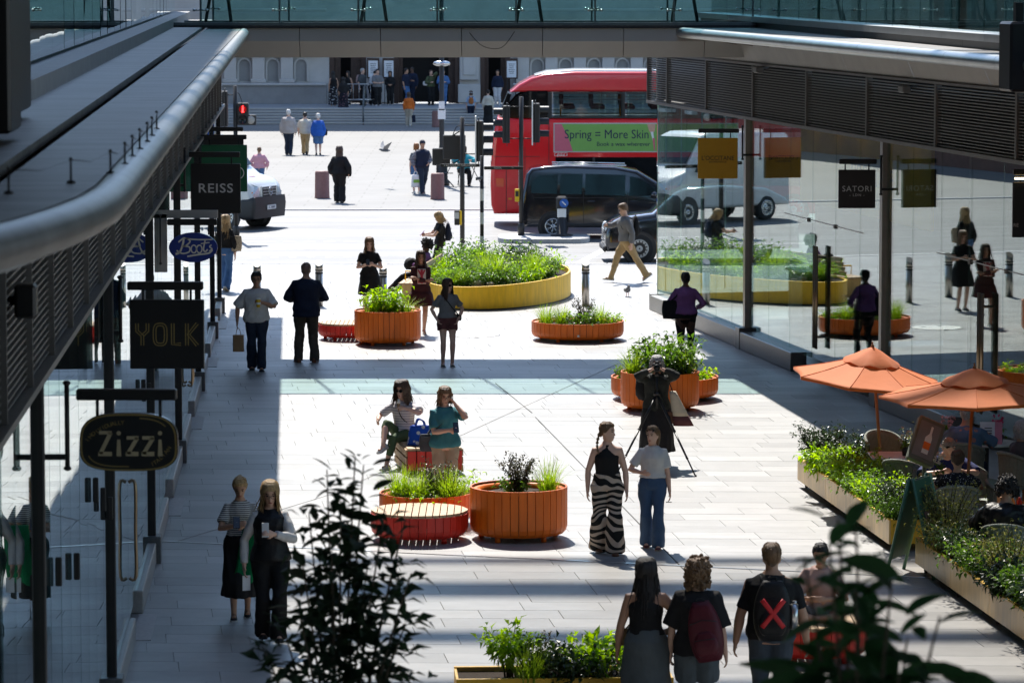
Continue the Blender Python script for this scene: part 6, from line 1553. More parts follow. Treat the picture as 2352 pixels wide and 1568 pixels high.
    def hair(s, mat, style='short', fine=True, length=.3, vol=1.0, front=.07, flow=None, part=0):
        n, m = (72, 30) if style == 'curly' else (48, 16); seed = len(PEOPLE) * 3.1; g = G()
        long_ = style in ('long', 'bob', 'curly')
        def prof(a, z):      # radius factors on the head at angle a (0 = front)
            w, f, b = head_xy(max(-.118, min(.12, z))); y = -math.cos(a); return Vector((math.sin(a) * w, y * f if y < 0 else y * b, z))
        rows = []
        for j in range(n):
            a = 2 * math.pi * j / n; ab = min(a, 2 * math.pi - a)      # 0 front .. pi back
            if style in ('short', 'pony', 'bun', 'braid', 'buzz'):
                lo = front if ab < .7 else (front - (ab - .7) / .75 * (front + .005) if ab < 1.45 else -.005 - (ab - 1.45) / 1.69 * .07)
            else:
                lo = front if ab < .62 else (front - (ab - .62) / .35 * (front + length) if ab < .97 else -length)
                lo += (.03 * math.sin(5 * a + seed) + .05 * n3(math.cos(a) * 7 + seed, math.sin(a) * 7, 3)) * min(1, length * 4) if ab > .97 else 0
            th = {'buzz': .006, 'short': .014, 'pony': .012, 'bun': .012, 'braid': .012, 'bob': .026, 'long': .027, 'curly': .042}[style] * vol
            col = []
            for i in range(m + 1):
                t = i / m
                z = .121 - (.121 - lo) * (t ** 1.0)
                if z > -.05:
                    p = prof(a, min(z, .117)); r = p.xy.length
                    k = (r + th * (1 if i < m or long_ else .5)) / max(r, .004); x, y = p.x * k, p.y * k; zz = z + (th * .8 if z > .09 else 0)
                else:
                    p = prof(a, -.03); r = p.xy.length; dn = (-.05 - z); fl = 1 + th / r + min(.35, dn * .9) * (1 if style != 'bob' else .3) - max(0, dn - .22) * .9
                    x, y = p.x * fl, p.y * fl + (.02 if y_back(a) else 0) * min(1, dn * 8); zz = z
                w_ = (.006 + .03 * max(0, -.05 - zz)) * n3(math.sin(a) * 9, math.cos(a) * 9, zz * 3 + seed) + (.003 * math.sin(a * 23 + seed)) + .006 * n3(math.sin(a) * 4 + seed, math.cos(a) * 4, zz * 9)
                if style == 'curly': w_ += .034 * n3(x * 34 + seed, y * 34, zz * 34) + .018 * n3(x * 70 + seed, y * 70, zz * 70)
                l_ = math.hypot(x, y) or 1; col.append(s.hp((x + x / l_ * w_, y + y / l_ * w_, zz)) if z > -.12 or style == 'bob' else s.drop(x + x / l_ * w_, y + y / l_ * w_, zz))
            rows.append(col)
        vs = [p for c in rows for p in c]; fs = []
        for j in range(n):
            k = (j + 1) % n
            for i in range(m): fs.append((j * (m + 1) + i, k * (m + 1) + i, k * (m + 1) + i + 1, j * (m + 1) + i + 1))
        g.add(vs, fs, 0, True); g.add([r[0] for r in rows], [tuple(range(n))], 0, True)
        if fine:
            rr = random.Random(int(seed * 10))
            if style == 'curly':
                for _ in range(260):
                    c = rows[rr.randrange(n)][rr.randrange(m + 1)]; q = rr.uniform(.008, .02); g.ell(c + Vector((rr.gauss(0, .006), rr.gauss(0, .006), rr.gauss(0, .008))), (q, q, q * 1.2), 6, 4)
            elif style in ('long', 'bob'):
                for _ in range(70):
                    col = rows[int(n * rr.uniform(.17, .83)) % n]; i0 = rr.randrange(m // 4, m - 3); o_ = Vector((rr.gauss(0, .007), rr.gauss(0, .007), 0)); pts = [col[i] + o_ * (i - i0) * .45 for i in range(i0, m + 1)]; pts.append(pts[-1] + Vector((o_.x, o_.y, -rr.uniform(.01, .06))))
                    g.tube(pts, [.009 * (1 - .9 * k / (len(pts) - 1)) for k in range(len(pts))], 4)
            else:
                for _ in range(36):
                    col = rows[rr.randrange(n)]; i0 = rr.randrange(0, m - 3); pts = [col[i] + Vector((rr.gauss(0, .002), rr.gauss(0, .002), .002)) for i in range(i0, min(m, i0 + 6) + 1)]; g.tube(pts, [.006 * (1 - .8 * k / (len(pts) - 1)) for k in range(len(pts))], 4)
        if style == 'pony':
            g.tube(spline([s.hp((0, .095, .05)), s.hp((0, .15, .03)), s.hp((.0, .16, -.08)), s.hp((0, .13, -.2))], 4), [.02, .03, .035, .037, .036, .035, .034, .032, .03, .027, .022, .016, .008], 8)
        if style == 'bun': g.ell(s.hp((0, .09, .085)), (.045, .045, .042), 10, 8)
        if style == 'braid':
            pts = spline([s.hp((0, .09, .02)), s.hp((-.04, .11, -.08)), s.hp((-.09, .10, -.17)), s.hp((-.14, .06, -.26))], 8)
            g.tube(pts, [.02 + .006 * math.sin(i * 1.6) - .0004 * i for i in range(len(pts))], 8)
        g.obj('hair', mat, s.o)
    def drop(s, x, y, zz):
        # long hair hangs straight down from the jaw, whatever the nod
        p = s.hp((x, y, -.11)); return p + Vector((0, 0, zz + .11))
    def hat(s, kind, mat):
        g = G(); rings = []
        for z in (.035, .06, .09, .112, .125):
            w, f, b = head_xy(min(z, .118)); n = 24; e = .016; rings.append([s.hp((math.sin(2 * math.pi * j / n) * (w + e), -math.cos(2 * math.pi * j / n) * ((f if math.cos(2 * math.pi * j / n) > 0 else b) + e), z + .012)) for j in range(n)])
        g.loft(rings, 0, True)
        if kind == 'cap':
            n = 12; a_ = [s.hp((.075 * math.sin(R(-70 + 140 * j / n)), -.095 * math.cos(R(-70 + 140 * j / n)), .05)) for j in range(n + 1)]; b_ = [s.hp((.085 * math.sin(R(-70 + 140 * j / n)), -.105 * math.cos(R(-70 + 140 * j / n)) - .07 * math.cos(R(-70 + 140 * j / n)) ** .5, .04)) for j in range(n + 1)]
            g.loft([a_, b_, [p + Vector((0, 0, -.006)) for p in b_], [p + Vector((0, 0, -.006)) for p in a_]], 0, True, caps=False, closed=False)
        else:
            n = 28; g.loft([[s.hp((math.sin(2 * math.pi * j / n) * r_, -math.cos(2 * math.pi * j / n) * (r_ * 1.15), z)) for j in range(n)] for r_, z in ((.088, .055), (.125, .03), (.125, .025), (.086, .045))], 0, True, caps=False)
        g.obj('hat', mat, s.o)
def y_back(a): return math.cos(a) < 0
def at_ground(px, py, z=0): p = gp(px, py, z); return (p.x, p.y, z)
def hgt(px, top, loc): return pd(px, top, loc[1]).z - loc[2]
# ---------------------------------------------------------------- clothes
C_black = cl('black', (.012, .012, .013)); C_black2 = cl('black_soft', (.018, .017, .018)); C_white = cl('white', (.55, .54, .53)); C_jean = cl('denim', (.045, .085, .16), bscale=60); C_jeand = cl('denim_dark', (.018, .028, .05)); C_navy = cl('navy', (.012, .018, .04)); C_khaki = cl('khaki', (.40, .28, .14)); C_olive = cl('olive', (.07, .085, .04)); C_grey = cl('grey', (.17, .17, .175)); C_greyd = cl('grey_dark', (.07, .075, .08)); C_teal = cl('teal', (.05, .20, .23)); C_pink = cl('pink', (.58, .30, .36)); C_cream = cl('cream', (.52, .48, .40)); C_blue = cl('royal_blue', (.02, .10, .42)); C_purple = cl('purple', (.22, .09, .24)); C_brown = cl('brown_dress', (.055, .018, .02)); C_orange = cl('orange_check', (.55, .13, .02)); C_brick = cl('brick_short', (.11, .04, .04)); C_beige = cl('beige', (.42, .32, .22)); C_denimg = cl('grey_denim', (.085, .10, .11)); C_blush = cl('blush', (.45, .30, .27)); C_turq = cl('turquoise', (.03, .30, .36)); C_dblue = cl('denim_blue', (.06, .14, .30))
S_white = M('shoe_white', (.55, .54, .52), .6); S_black = M('shoe_black', (.012, .012, .012), .4); S_brown = M('shoe_brown', (.13, .05, .02), .4); S_tan = M('shoe_tan', (.42, .33, .22), .6); S_burg = M('shoe_burgundy', (.10, .015, .02), .5)
def stripe_mat(name, c1, c2, sc, z=True, dist=0, ramp=.5, det=2):
    m = cl(name, c1); t, b, N, L = nodes_of(m); tc = N('ShaderNodeTexCoord'); wv = N('ShaderNodeTexWave'); wv.bands_direction = 'Z' if z else 'DIAGONAL'; wv.inputs['Scale'].default_value = sc; wv.inputs['Distortion'].default_value = dist; wv.inputs['Detail'].default_value = det; wv.inputs['Detail Scale'].default_value = .8
    L(tc.outputs['Object'], wv.inputs[0]); rp = N('ShaderNodeValToRGB'); rp.color_ramp.interpolation = 'CONSTANT'; rp.color_ramp.elements[0].color = tuple(c1) + (1,); rp.color_ramp.elements[1].position = ramp; rp.color_ramp.elements[1].color = tuple(c2) + (1,)
    L(wv.outputs['Fac'], rp.inputs[0]); L(rp.outputs[0], b.inputs['Base Color']); return m
C_strip = stripe_mat('breton', (.03, .03, .035), (.50, .48, .45), 14, ramp=.35); C_strip2 = stripe_mat('pale_stripe', (.62, .58, .58), (.22, .20, .24), 8, ramp=.86)
C_zebra = stripe_mat('zebra', (.010, .010, .010), (.48, .38, .30), 3.4, dist=17, ramp=.52, det=1)
def blot_mat(name, base, spots, sc, th):
    m = cl(name, base); t, b, N, L = nodes_of(m); tc = N('ShaderNodeTexCoord'); vo = N('ShaderNodeTexVoronoi'); vo.inputs['Scale'].default_value = sc; L(tc.outputs['Object'], vo.inputs[0]); lt = N('ShaderNodeMath'); lt.operation = 'LESS_THAN'; lt.inputs[1].default_value = th; L(vo.outputs['Distance'], lt.inputs[0])
    mx = N('ShaderNodeMix'); mx.data_type = 'RGBA'; mx.inputs[6].default_value = tuple(base) + (1,); mx.inputs[7].default_value = tuple(spots) + (1,); L(lt.outputs[0], mx.inputs[0]); L(mx.outputs[2], b.inputs['Base Color']); return m
C_floral = blot_mat('floral', (.015, .015, .018), (.45, .45, .45), 11, .33); C_floral2 = blot_mat('floral_dark', (.012, .012, .02), (.25, .14, .16), 13, .27); C_polka = blot_mat('polka', (.012, .012, .016), (.55, .55, .55), 38, .22); C_hawaii = blot_mat('hawaiian', (.09, .15, .24), (.36, .18, .14), 9, .32); C_leop = blot_mat('leopard', (.45, .36, .25), (.04, .03, .02), 40, .28)
WALK = dict(footL=(.075, .24, 0, 0, -.15), footR=(-.075, -.24, .045, 0, .35)); WALKR = dict(footR=(-.075, .24, 0, 0, -.15), footL=(.075, -.24, .045, 0, .35))
STEP = dict(footL=(.08, .13, 0), footR=(-.08, -.13, .02, 0, .2)); STEPR = dict(footR=(-.08, .13, 0), footL=(.08, -.13, .02, 0, .2))
def P(key, label, px, py, trow, rz, z=0, D=None, h=None, **k):
    loc = at_ground(px, py, z) if D is None else (pd(px, 500, D).x, D, z)
    if D is None and h is not None: pass
    hh = h or hgt(px, trow, loc); return Person(key, label, loc, R(rz), hh, **k)
LONGF = dict(style='long')
# ---------------------------------------------------------------- near figures
P('striped', 'woman in striped T-shirt and long black skirt looking down at her phone, in left shade', 553, 1418, 1093, 4, skin='m', nod=R(28), handL=(.05, -.27, 1.13), handR=(-.04, -.28, 1.14), top=dict(mat=C_strip, sleeve=.36, hem=.06, loose=.012), bottom=('skirt', C_black, .27, .05), hair=dict(mat=H_blonde, style='pony'), shoes=(S_black, S_white), vox=.0118, detail=True, **STEPR)
P('vest', 'blonde woman in black padded waistcoat and white shirt reading her phone, in left shade', 622, 1475, 1104, 6, skin='l', nod=R(16), handL=(.03, -.30, 1.17), handR=(-.27, -.04, .82), top=dict(mat=C_white, sleeve=.98, hem=.0, loose=.012), coat=dict(mat=cl('puffer', (.012, .012, .014), .45), sleeve=0, hem=-.05, loose=.03, tank=False, name='waistcoat'), bottom=('trousers', C_black, 1.1, 1.45), hair=dict(mat=H_blonde, style='long', length=.30), shoes=(S_black, S_black, .05), glasses='clear', vox=.0118, detail=True, footL=(.08, .10, .04), footR=(-.08, -.08, .05))
P('zebra', 'woman in black vest and wide zebra-print trousers walking towards the camera', 1394, 1270, 968, 2, skin='l', yaw=R(62), handL=(.245, -.06, .80), handR=(-.245, .02, .80), top=dict(mat=C_black, sleeve=0, hem=.10, loose=.004, tank=True), bottom=('trousers', C_zebra, 1.18, 2.0), hair=dict(mat=H_lbrown, style='braid'), shoes=(S_brown, S_brown, 0, .03), vox=.0118, detail=True, bulk=1.04, footL=(.095, .12, 0), footR=(-.10, -.12, .02))
P('tee', 'woman in white T-shirt and blue jeans walking beside the zebra trousers', 1498, 1258, 977, -2, skin='l', yaw=R(-28), handL=(.235, -.04, .78), handR=(-.14, -.22, 1.06), top=dict(mat=C_white, sleeve=.38, hem=.05, loose=.022, flare=.012), bottom=('trousers', C_jean, 1.06, 1.55), hair=dict(mat=H_lbrown, style='pony'), shoes=(S_burg, S_tan), glasses='head', vox=.0118, detail=True, **STEP)
P('photog', 'grey-haired photographer in dark jacket aiming a camera on a tripod', 1508, 1068, 817, -2, skin='l', nod=R(3), handL=(.07, -.20, 1.50), handR=(-.075, -.20, 1.49), elbow={'L': (.9, .0, -.5), 'R': (-.9, 0, -.5)}, top=dict(mat=cl('charcoal_green', (.022, .024, .02)), sleeve=.9, hem=-.16, loose=.03), bottom=('skirt', C_black2, .22, .10), hair=dict(mat=H_grey, style='bob', length=.08), shoes=(S_black, S_black), vox=.0118, bulk=1.05)
loc6 = (pd(930, 1000, 55.3).x, 55.3, 0)
Person('icecream', 'curly-haired woman in striped top eating an ice cream on the box bench', loc6, R(-28), 1.62, skin='l', pz=.52, pelvis=.0, lean=R(6), handL=(.14, -.24, .90), handR=(-.26, -.36, .70), footL=(-.02, .52, 0), footR=(-.02, .62, .30, -.1, .3), kneeR=(-.2, -.6, 1), kneeL=(0, -.8, 1), top=dict(mat=C_strip2, sleeve=.42, hem=-.02, loose=.02), bottom=('trousers', cl('green_chino', (.07, .11, .05)), 1.0, (.6, 1.1)), hair=dict(mat=H_brown, style='long', length=.20, vol=1.9), shoes=(S_white, S_white), glasses='sun', vox=.0118, detail=True, bulk=1.08)
P('teal', 'woman in teal top with phone and one hand at her ear, before the box bench', 1020, 1150, 888, 10, D=51.05, skin='l', nod=R(14), yaw=R(6), handL=(.135, -.13, 1.44), handR=(.02, -.28, 1.10), elbow={'L': (.6, -.3, -1), 'R': (-.9, .8, -.15)}, top=dict(mat=C_teal, sleeve=.40, hem=-.08, loose=.026), bottom=('trousers', C_beige, 1.1, 1.1), hair=dict(mat=H_lbrown, style='bob', length=.13), shoes=(S_tan, S_tan), glasses='clear', vox=.0118, detail=True, bulk=1.15)
P('blackdress', 'long-haired woman in a short black dress typing on her phone', 848, 733, 545, 4, D=79.0, skin='l', nod=R(18), handL=(.05, -.25, 1.14), handR=(-.05, -.25, 1.14), top=dict(mat=C_black, sleeve=.30, hem=.0, loose=.012), bottom=('skirt', C_black, .52, .06, .12), hair=dict(mat=H_lbrown, style='long', length=.32), shoes=(S_black, S_black), vox=.013, detail=True)
P('brown', 'woman in a dark brown dress with folded arms by the tall planter', 966, 773, 576, 8, D=75.6, skin='m', handL=(-.10, -.20, 1.14), handR=(.10, -.19, 1.10), elbow={'L': (1, .1, -.8), 'R': (-1, .1, -.8)}, top=dict(mat=C_brown, sleeve=.92, hem=.0, loose=.016), bottom=('skirt', C_brown, .60, .10, .12), hair=dict(mat=H_brown, style='long', length=.26), shoes=(S_white, S_white), vox=.013, detail=True, **STEPR)
P('greytee', 'young woman in grey T-shirt and maroon shorts with hands in pockets', 1028, 842, 640, 6, skin='l', yaw=R(40), handL=(.20, -.04, .90), handR=(-.20, -.04, .90), top=dict(mat=C_grey, sleeve=.34, hem=.02, loose=.012), bottom=('shorts', C_brick, 1.0, (.42, 1.08)), hair=dict(mat=H_ginger if False else H_brown, style='long', length=.28), shoes=(S_black, S_white), glasses='sun', vox=.0128, detail=True)
P('whiteman', 'man in white T-shirt and black jeans carrying a paper bag and yellow cup', 590, 850, 625, 4, sex='m', skin='t', handL=(.10, -.26, 1.18), handR=(-.33, .0, .84), top=dict(mat=C_white, sleeve=.48, hem=-.10, loose=.042, sleeve_w=1.22), bottom=('trousers', C_jeand, 1.12, 1.35), hair=dict(mat=H_dark, style='short', vol=1.4), shoes=(S_black, S_black), glasses='clear', vox=.0128, detail=True, **STEP)
P('suit', 'bald man in dark jacket and brown trousers seen from behind', 704, 832, 603, 184, sex='m', skin='m', bulk=1.12, handL=(.16, -.26, 1.05), handR=(-.16, -.26, 1.05), top=dict(mat=C_navy, sleeve=.96, hem=-.14, loose=.035, sleeve_w=1.1), bottom=('trousers', cl('taupe', (.075, .06, .045)), 1.15, 1.25), hair=dict(mat=M('shaved', (.20, .12, .09), .5), style='buzz', front=.09), shoes=(S_brown, S_brown), vox=.0128, footL=(.14, .02, 0, .25), footR=(-.14, 0, 0, -.25))
P('jeansgirl', 'blonde woman in black top and flared jeans walking past the shop corner', 518, 668, 495, 168, skin='l', top=dict(mat=C_black, sleeve=.85, hem=.04, loose=.016), bottom=('trousers', C_dblue, 1.05, 1.7), hair=dict(mat=H_blonde, style='long', length=.34, vol=1.3), shoes=(S_white, S_tan), vox=.013, **WALK)
P('packgirl', 'blonde woman with a dark backpack looking at her phone beyond the flower bed', 1010, 640, 487, -82, D=89.6, skin='l', nod=R(24), handL=(.06, -.36, 1.10), handR=(-.06, -.38, 1.12), top=dict(mat=C_black, sleeve=.25, hem=.02, loose=.016), bottom=('trousers', C_black, 1.0, 1.0), hair=dict(mat=H_blonde, style='bob', length=.16), shoes=(S_black, S_black), vox=.013, detail=True, **STEP)
P('sweater', 'man in grey sweater and tan trousers striding left with his phone', 1438, 648, 467, -78, sex='m', skin='l', nod=R(16), lean=R(4), handR=(-.10, -.42, 1.22), handL=(.26, .05, .82), top=dict(mat=C_grey, sleeve=.95, hem=-.04, loose=.03), bottom=('trousers', C_khaki, 1.05, 1.15), hair=dict(mat=H_lbrown, style='short', vol=1.3), shoes=(S_tan, S_white), glasses='sun', vox=.013, detail=True, footR=(-.07, .34, 0, 0, -.1), footL=(.07, -.44, .10, 0, .7))
P('purple', 'woman in purple top with a black shoulder bag, back turned beside the glass corner', 1574, 830, 625, 172, skin='d', bulk=1.22, handL=(.18, -.20, 1.0), handR=(-.22, -.16, 1.0), top=dict(mat=C_purple, sleeve=.96, hem=-.02, loose=.016), bottom=('trousers', C_black, 1.05, .95), hair=dict(mat=H_dark, style='bun'), shoes=(S_black, S_black), vox=.0128, **STEPR)
loc9 = (pd(978, 600, 84.4).x - .1, 84.4, 0)
Person('benchgirl', 'person in purple top and black leggings lounging on the timber bench', loc9, R(-80), 1.65, skin='d', pz=.54, lean=R(-14), handL=(.12, -.25, .75), handR=(-.14, -.28, .75), footL=(.10, .80, 0), footR=(-.08, .72, .12, 0, .2), kneeL=(0, -.5, 1), kneeR=(0, -.5, 1), top=dict(mat=C_purple, sleeve=.9, hem=-.02, loose=.02), bottom=('trousers', C_black, 1.0, .9), hair=dict(mat=H_dark, style='curly', length=.06), shoes=(S_white, S_white), vox=.013)
# ---------------------------------------------------------------- bottom right, backs to us
P('tank', 'long-haired woman in black vest and grey denim skirt seen from behind, holding sunglasses', 1487, 1600, 1297, 176, D=35.5, h=1.66, skin='t', bulk=1.1, handL=(.27, -.05, .80), handR=(-.24, -.14, 1.0), top=dict(mat=C_black, sleeve=0, hem=.05, loose=.006, tank=True), bottom=('skirt', C_denimg, .12, .06), hair=dict(mat=H_dark, style='long', length=.34, vol=1.3), shoes=(S_black, S_black), vox=.0108)
P('curlyback', 'curly-haired person in black band T-shirt with a burgundy backpack, from behind', 1605, 1600, 1300, 172, D=35.4, h=1.66, skin='l', handL=(.25, -.04, .80), handR=(-.27, -.02, .80), top=dict(mat=C_black2, sleeve=.49, hem=-.12, loose=.045, sleeve_w=1.3), bottom=('shorts', C_denimg, 1.1, (.82, 1.15)), hair=dict(mat=H_lbrown, style='curly', length=.12), shoes=(S_white, S_white), vox=.0108)
P('xman', 'man in black T-shirt whose black backpack bears a red cross, from behind', 1778, 1600, 1258, 178, D=35.6, h=1.80, sex='m', skin='m', bulk=1.12, handL=(.31, -.03, .80), handR=(-.31, -.03, .80), top=dict(mat=C_black, sleeve=.40, hem=-.08, loose=.018), bottom=('trousers', C_jeand if False else cl('slate_denim', (.05, .065, .085)), 1.12, 1.15), hair=dict(mat=H_lbrown, style='short', vol=.8), shoes=(S_black, S_black), glasses='clear', vox=.0108)
loc = (pd(1890, 1400, 39.6).x, 39.75, 0)
Person('crossleg', 'dark-haired person in blush T-shirt sitting cross-legged on the red bench', loc, R(-12), 1.62, skin='m', pz=.50, lean=R(10), nod=R(12), handL=(.10, -.30, .66), handR=(-.10, -.30, .66), footL=(-.16, .30, .33, -1.2), footR=(.16, .34, .33, 1.2), kneeL=(1.2, -.3, .2), kneeR=(-1.2, -.3, .2), top=dict(mat=C_blush, sleeve=.45, hem=-.06, loose=.03), bottom=('shorts', C_grey, 1.0, (.6, 1.05)), hair=dict(mat=H_dark, style='pony'), shoes=(S_white, S_white), vox=.0118, detail=True)
# ---------------------------------------------------------------- terrace diners
SIT = dict(footL=(.11, .42, 0), footR=(-.11, .40, 0), kneeL=(.1, -1, .4), kneeR=(-.1, -1, .4))
def seated(key, label, px, D, rz, seat=.44, **k): l = (pd(px, 500, D).x, D, 0); return Person(key, label, l, R(rz), k.pop('h', 1.7), pz=seat + .10, **{**SIT, **k})
seated('hawaii', 'man in flowered blue shirt and grey cap seated at the far terrace table, back turned', 2222, 51.2, 158, sex='m', skin='m', h=1.74, lean=R(6), handL=(.2, -.42, .78), handR=(-.2, -.42, .78), top=dict(mat=C_hawaii, sleeve=.48, hem=-.06, loose=.035), bottom=('trousers', C_navy, 1, 1), hair=dict(mat=H_grey, style='short'), hat=('cap', C_greyd), shoes=(S_black, S_black), vox=.0128)
seated('navyman', 'balding man in navy shirt with sunglasses bending over the terrace table', 2168, 48.9, 8, sex='m', skin='l', h=1.74, lean=R(32), nod=R(22), handL=(.16, -.55, .78), handR=(-.14, -.5, .78), top=dict(mat=cl('navy_bright', (.012, .022, .11)), sleeve=.48, hem=-.06, loose=.03), bottom=('trousers', C_greyd, 1, 1), hair=dict(mat=H_grey, style='buzz', front=.08), glasses='head', shoes=(S_black, S_black), vox=.0128)
seated('polka', 'woman with hair tied up in polka-dot top, back turned at the terrace', 2206, 46.9, 176, skin='m', h=1.64, nod=R(8), handL=(.2, -.42, .78), handR=(-.2, -.42, .78), top=dict(mat=C_polka, sleeve=.3, hem=-.04, loose=.014), bottom=('trousers', C_black, 1, 1), hair=dict(mat=H_brown, style='bun'), shoes=(S_black, S_black), vox=.0128)
seated('puffer', 'dark-haired person in black quilted jacket, nearest diner at the right edge', 2318, 43.6, 168, sex='m', skin='m', h=1.74, lean=R(12), nod=R(14), handL=(.2, -.42, .76), handR=(-.2, -.42, .76), top=dict(mat=cl('quilted', (.010, .010, .011), .4), sleeve=.97, hem=-.08, loose=.06, sleeve_w=1.25, disp=.011), bottom=('trousers', C_black, 1, 1), hair=dict(mat=H_dark, style='curly', length=.05), shoes=(S_black, S_black), vox=.0128)
seated('edge', 'grey-haired woman in dark patterned top at the right edge of the terrace', 2352, 50.0, 120, skin='l', h=1.64, handL=(.2, -.42, .78), handR=(-.2, -.42, .78), top=dict(mat=C_greyd, sleeve=.9, hem=-.04, loose=.02), bottom=('trousers', C_floral2, 1, 1), hair=dict(mat=H_grey, style='bob', length=.1), shoes=(S_black, S_black), vox=.013)
# ---------------------------------------------------------------- the square and the steps
V2 = .0205; GQ = 'people in the cathedral square'
def F(key, label, px, py, trow, rz, **k): return P(key, label, px, py, trow, rz, vox=V2, group=GQ, **k)
TR = lambda m, a=1.05, b=1.1: ('trousers', m, a, b)
F('greyjacket', 'white-haired man in pale grey jacket, left of the trio walking to the cathedral', 663, 356, 252, 176, sex='m', top=dict(mat=cl('stone_jacket', (.36, .33, .32)), sleeve=.97, hem=-.12, loose=.05), bottom=TR(C_jeand), hair=dict(mat=H_white, style='short'), shoes=(S_black, S_black), **STEP)
F('creamshirt', 'man in cream shirt, middle of the trio walking to the cathedral', 701, 355, 258, 180, sex='m', bulk=1.1, top=dict(mat=C_cream, sleeve=.48, hem=-.1, loose=.04), bottom=TR(C_khaki), hair=dict(mat=H_dark, style='short'), shoes=(S_black, S_black), **WALK)
F('bluecoat', 'white-haired woman in royal blue, right of the trio walking to the cathedral', 731, 356, 261, 184, bulk=1.1, top=dict(mat=C_blue, sleeve=.97, hem=-.16, loose=.05), bottom=('shorts', C_dblue, 1.1, (1.0, 1.0)), hair=dict(mat=H_white, style='short', vol=1.6), shoes=(S_black, S_black), **STEPR)
F('pinkshirt', 'man in pink shirt standing behind the white van', 596, 436, 338, 176, sex='m', bulk=1.08, handL=(.3, -.05, .86), handR=(-.3, -.05, .86), top=dict(mat=C_pink, sleeve=.9, hem=-.06, loose=.03), bottom=TR(C_dblue), hair=dict(mat=H_lbrown, style='short'), shoes=(S_brown, S_brown))
F('blackwalker', 'long-haired woman in black walking across the square', 780, 466, 337, 178, handL=(.24, -.1, .85), handR=(-.28, .05, .85), top=dict(mat=C_black, sleeve=.97, hem=-.06, loose=.05), bottom=TR(C_black, 1.15, 1.5), hair=dict(mat=H_brown, style='long', length=.26, vol=1.5), shoes=(S_black, S_black), **STEP)
F('capman', 'man in navy cap and gilet carrying a green carrier bag', 970, 447, 322, 22, sex='m', skin='m', handL=(.12, -.2, .95), handR=(-.28, -.05, .84), top=dict(mat=stripe_mat('sailor', (.03, .03, .05), (.3, .3, .32), 7), sleeve=.9, hem=-.04, loose=.02), coat=dict(mat=C_navy, sleeve=0, hem=-.08, loose=.04, name='gilet'), bottom=TR(C_jeand), hair=dict(mat=H_dark, style='short'), hat=('cap', C_navy), shoes=(S_burg, S_white), **WALKR)
F('ginger', 'ginger-haired person half hidden behind the man in the navy cap', 957, 444, 330, 200, h=1.62, top=dict(mat=C_grey, sleeve=.4, hem=0, loose=.02), bottom=('shorts', C_dblue, 1.05, (.6, 1)), hair=dict(mat=H_ginger, style='bob', length=.1), shoes=(S_white, S_white))
F('orangetop', 'woman in orange checked shirt walking to the steps', 939, 291, 212, 178, top=dict(mat=C_orange, sleeve=.95, hem=-.06, loose=.03), bottom=TR(cl('sand', (.45, .40, .32)), 1.1, 1.3), hair=dict(mat=H_brown, style='bob', length=.14), shoes=(S_white, S_white), **STEP)
F('hatgirl', 'woman in white sun hat with an orange backpack', 1082, 284, 209, 182, top=dict(mat=cl('pale_blue', (.3, .4, .52)), sleeve=.45, hem=0, loose=.02), bottom=TR(C_navy), hair=dict(mat=H_brown, style='bob', length=.1), hat=('sun', C_white), shoes=(S_black, S_black), **STEPR)
F('whiteblouse', 'woman in cream blouse and long black skirt beside the bus', 1121, 288, 206, 176, top=dict(mat=C_cream, sleeve=.95, hem=.02, loose=.03), bottom=('skirt', C_black, .12, .06), hair=dict(mat=H_dark, style='bun'), shoes=(S_black, S_black))
GS = 'people on the cathedral steps'
def St(key, label, px, trow, rz, D=187.0, **k): return P(key, label, px, 0, trow, rz, D=D, z=PZ if D > 185.2 else .5, vox=.024, group=GS, **k)
St('st1', 'woman in black top and pale floral skirt, left of the group by the church door', 767, 162, 200, 186, h=1.68, skin='m', top=dict(mat=C_black, sleeve=.0, hem=.05, loose=.01, tank=True), bottom=('skirt', C_floral, .08, .08), hair=dict(mat=H_dark, style='long', length=.3))
St('st2', 'woman in a long dark floral dress at the front of the group on the steps', 790, 181, 186, 184.6, h=1.66, skin='m', top=dict(mat=C_black2, sleeve=.6, hem=.0, loose=.02), bottom=('skirt', C_floral2, .06, .10), hair=dict(mat=H_dark, style='long', length=.34))
St('st3', 'dark-haired woman in black facing the group by the church door', 801, 160, -30, 187, h=1.66, skin='m', top=dict(mat=C_black, sleeve=0, hem=.04, loose=.01, tank=True), bottom=TR(C_floral), hair=dict(mat=H_dark, style='long', length=.3), shoes=(S_white, S_white))
St('st4', 'grey-haired man with a pale backpack by the church door', 833, 150, 60, 187.2, h=1.8, sex='m', top=dict(mat=C_greyd, sleeve=.48, hem=-.06, loose=.03), bottom=TR(C_black), hair=dict(mat=H_grey, style='short'), shoes=(S_black, S_black))
St('st5', 'person in white sleeves bending by the church door', 855, 157, 140, 187, h=1.74, sex='m', lean=R(20), nod=R(20), handL=(.1, -.4, 1.0), handR=(-.1, -.4, 1.0), top=dict(mat=C_white, sleeve=.95, hem=-.04, loose=.02), bottom=TR(C_black), hair=dict(mat=H_dark, style='short'), shoes=(S_white, S_white))
St('st6', 'man in grey T-shirt and black trousers holding white papers', 868, 151, 20, 186.6, h=1.78, sex='m', handL=(.06, -.3, 1.05), handR=(-.06, -.3, 1.05), top=dict(mat=C_grey, sleeve=.45, hem=-.06, loose=.03), bottom=TR(C_black), hair=dict(mat=H_dark, style='short'), shoes=(S_white, S_white))
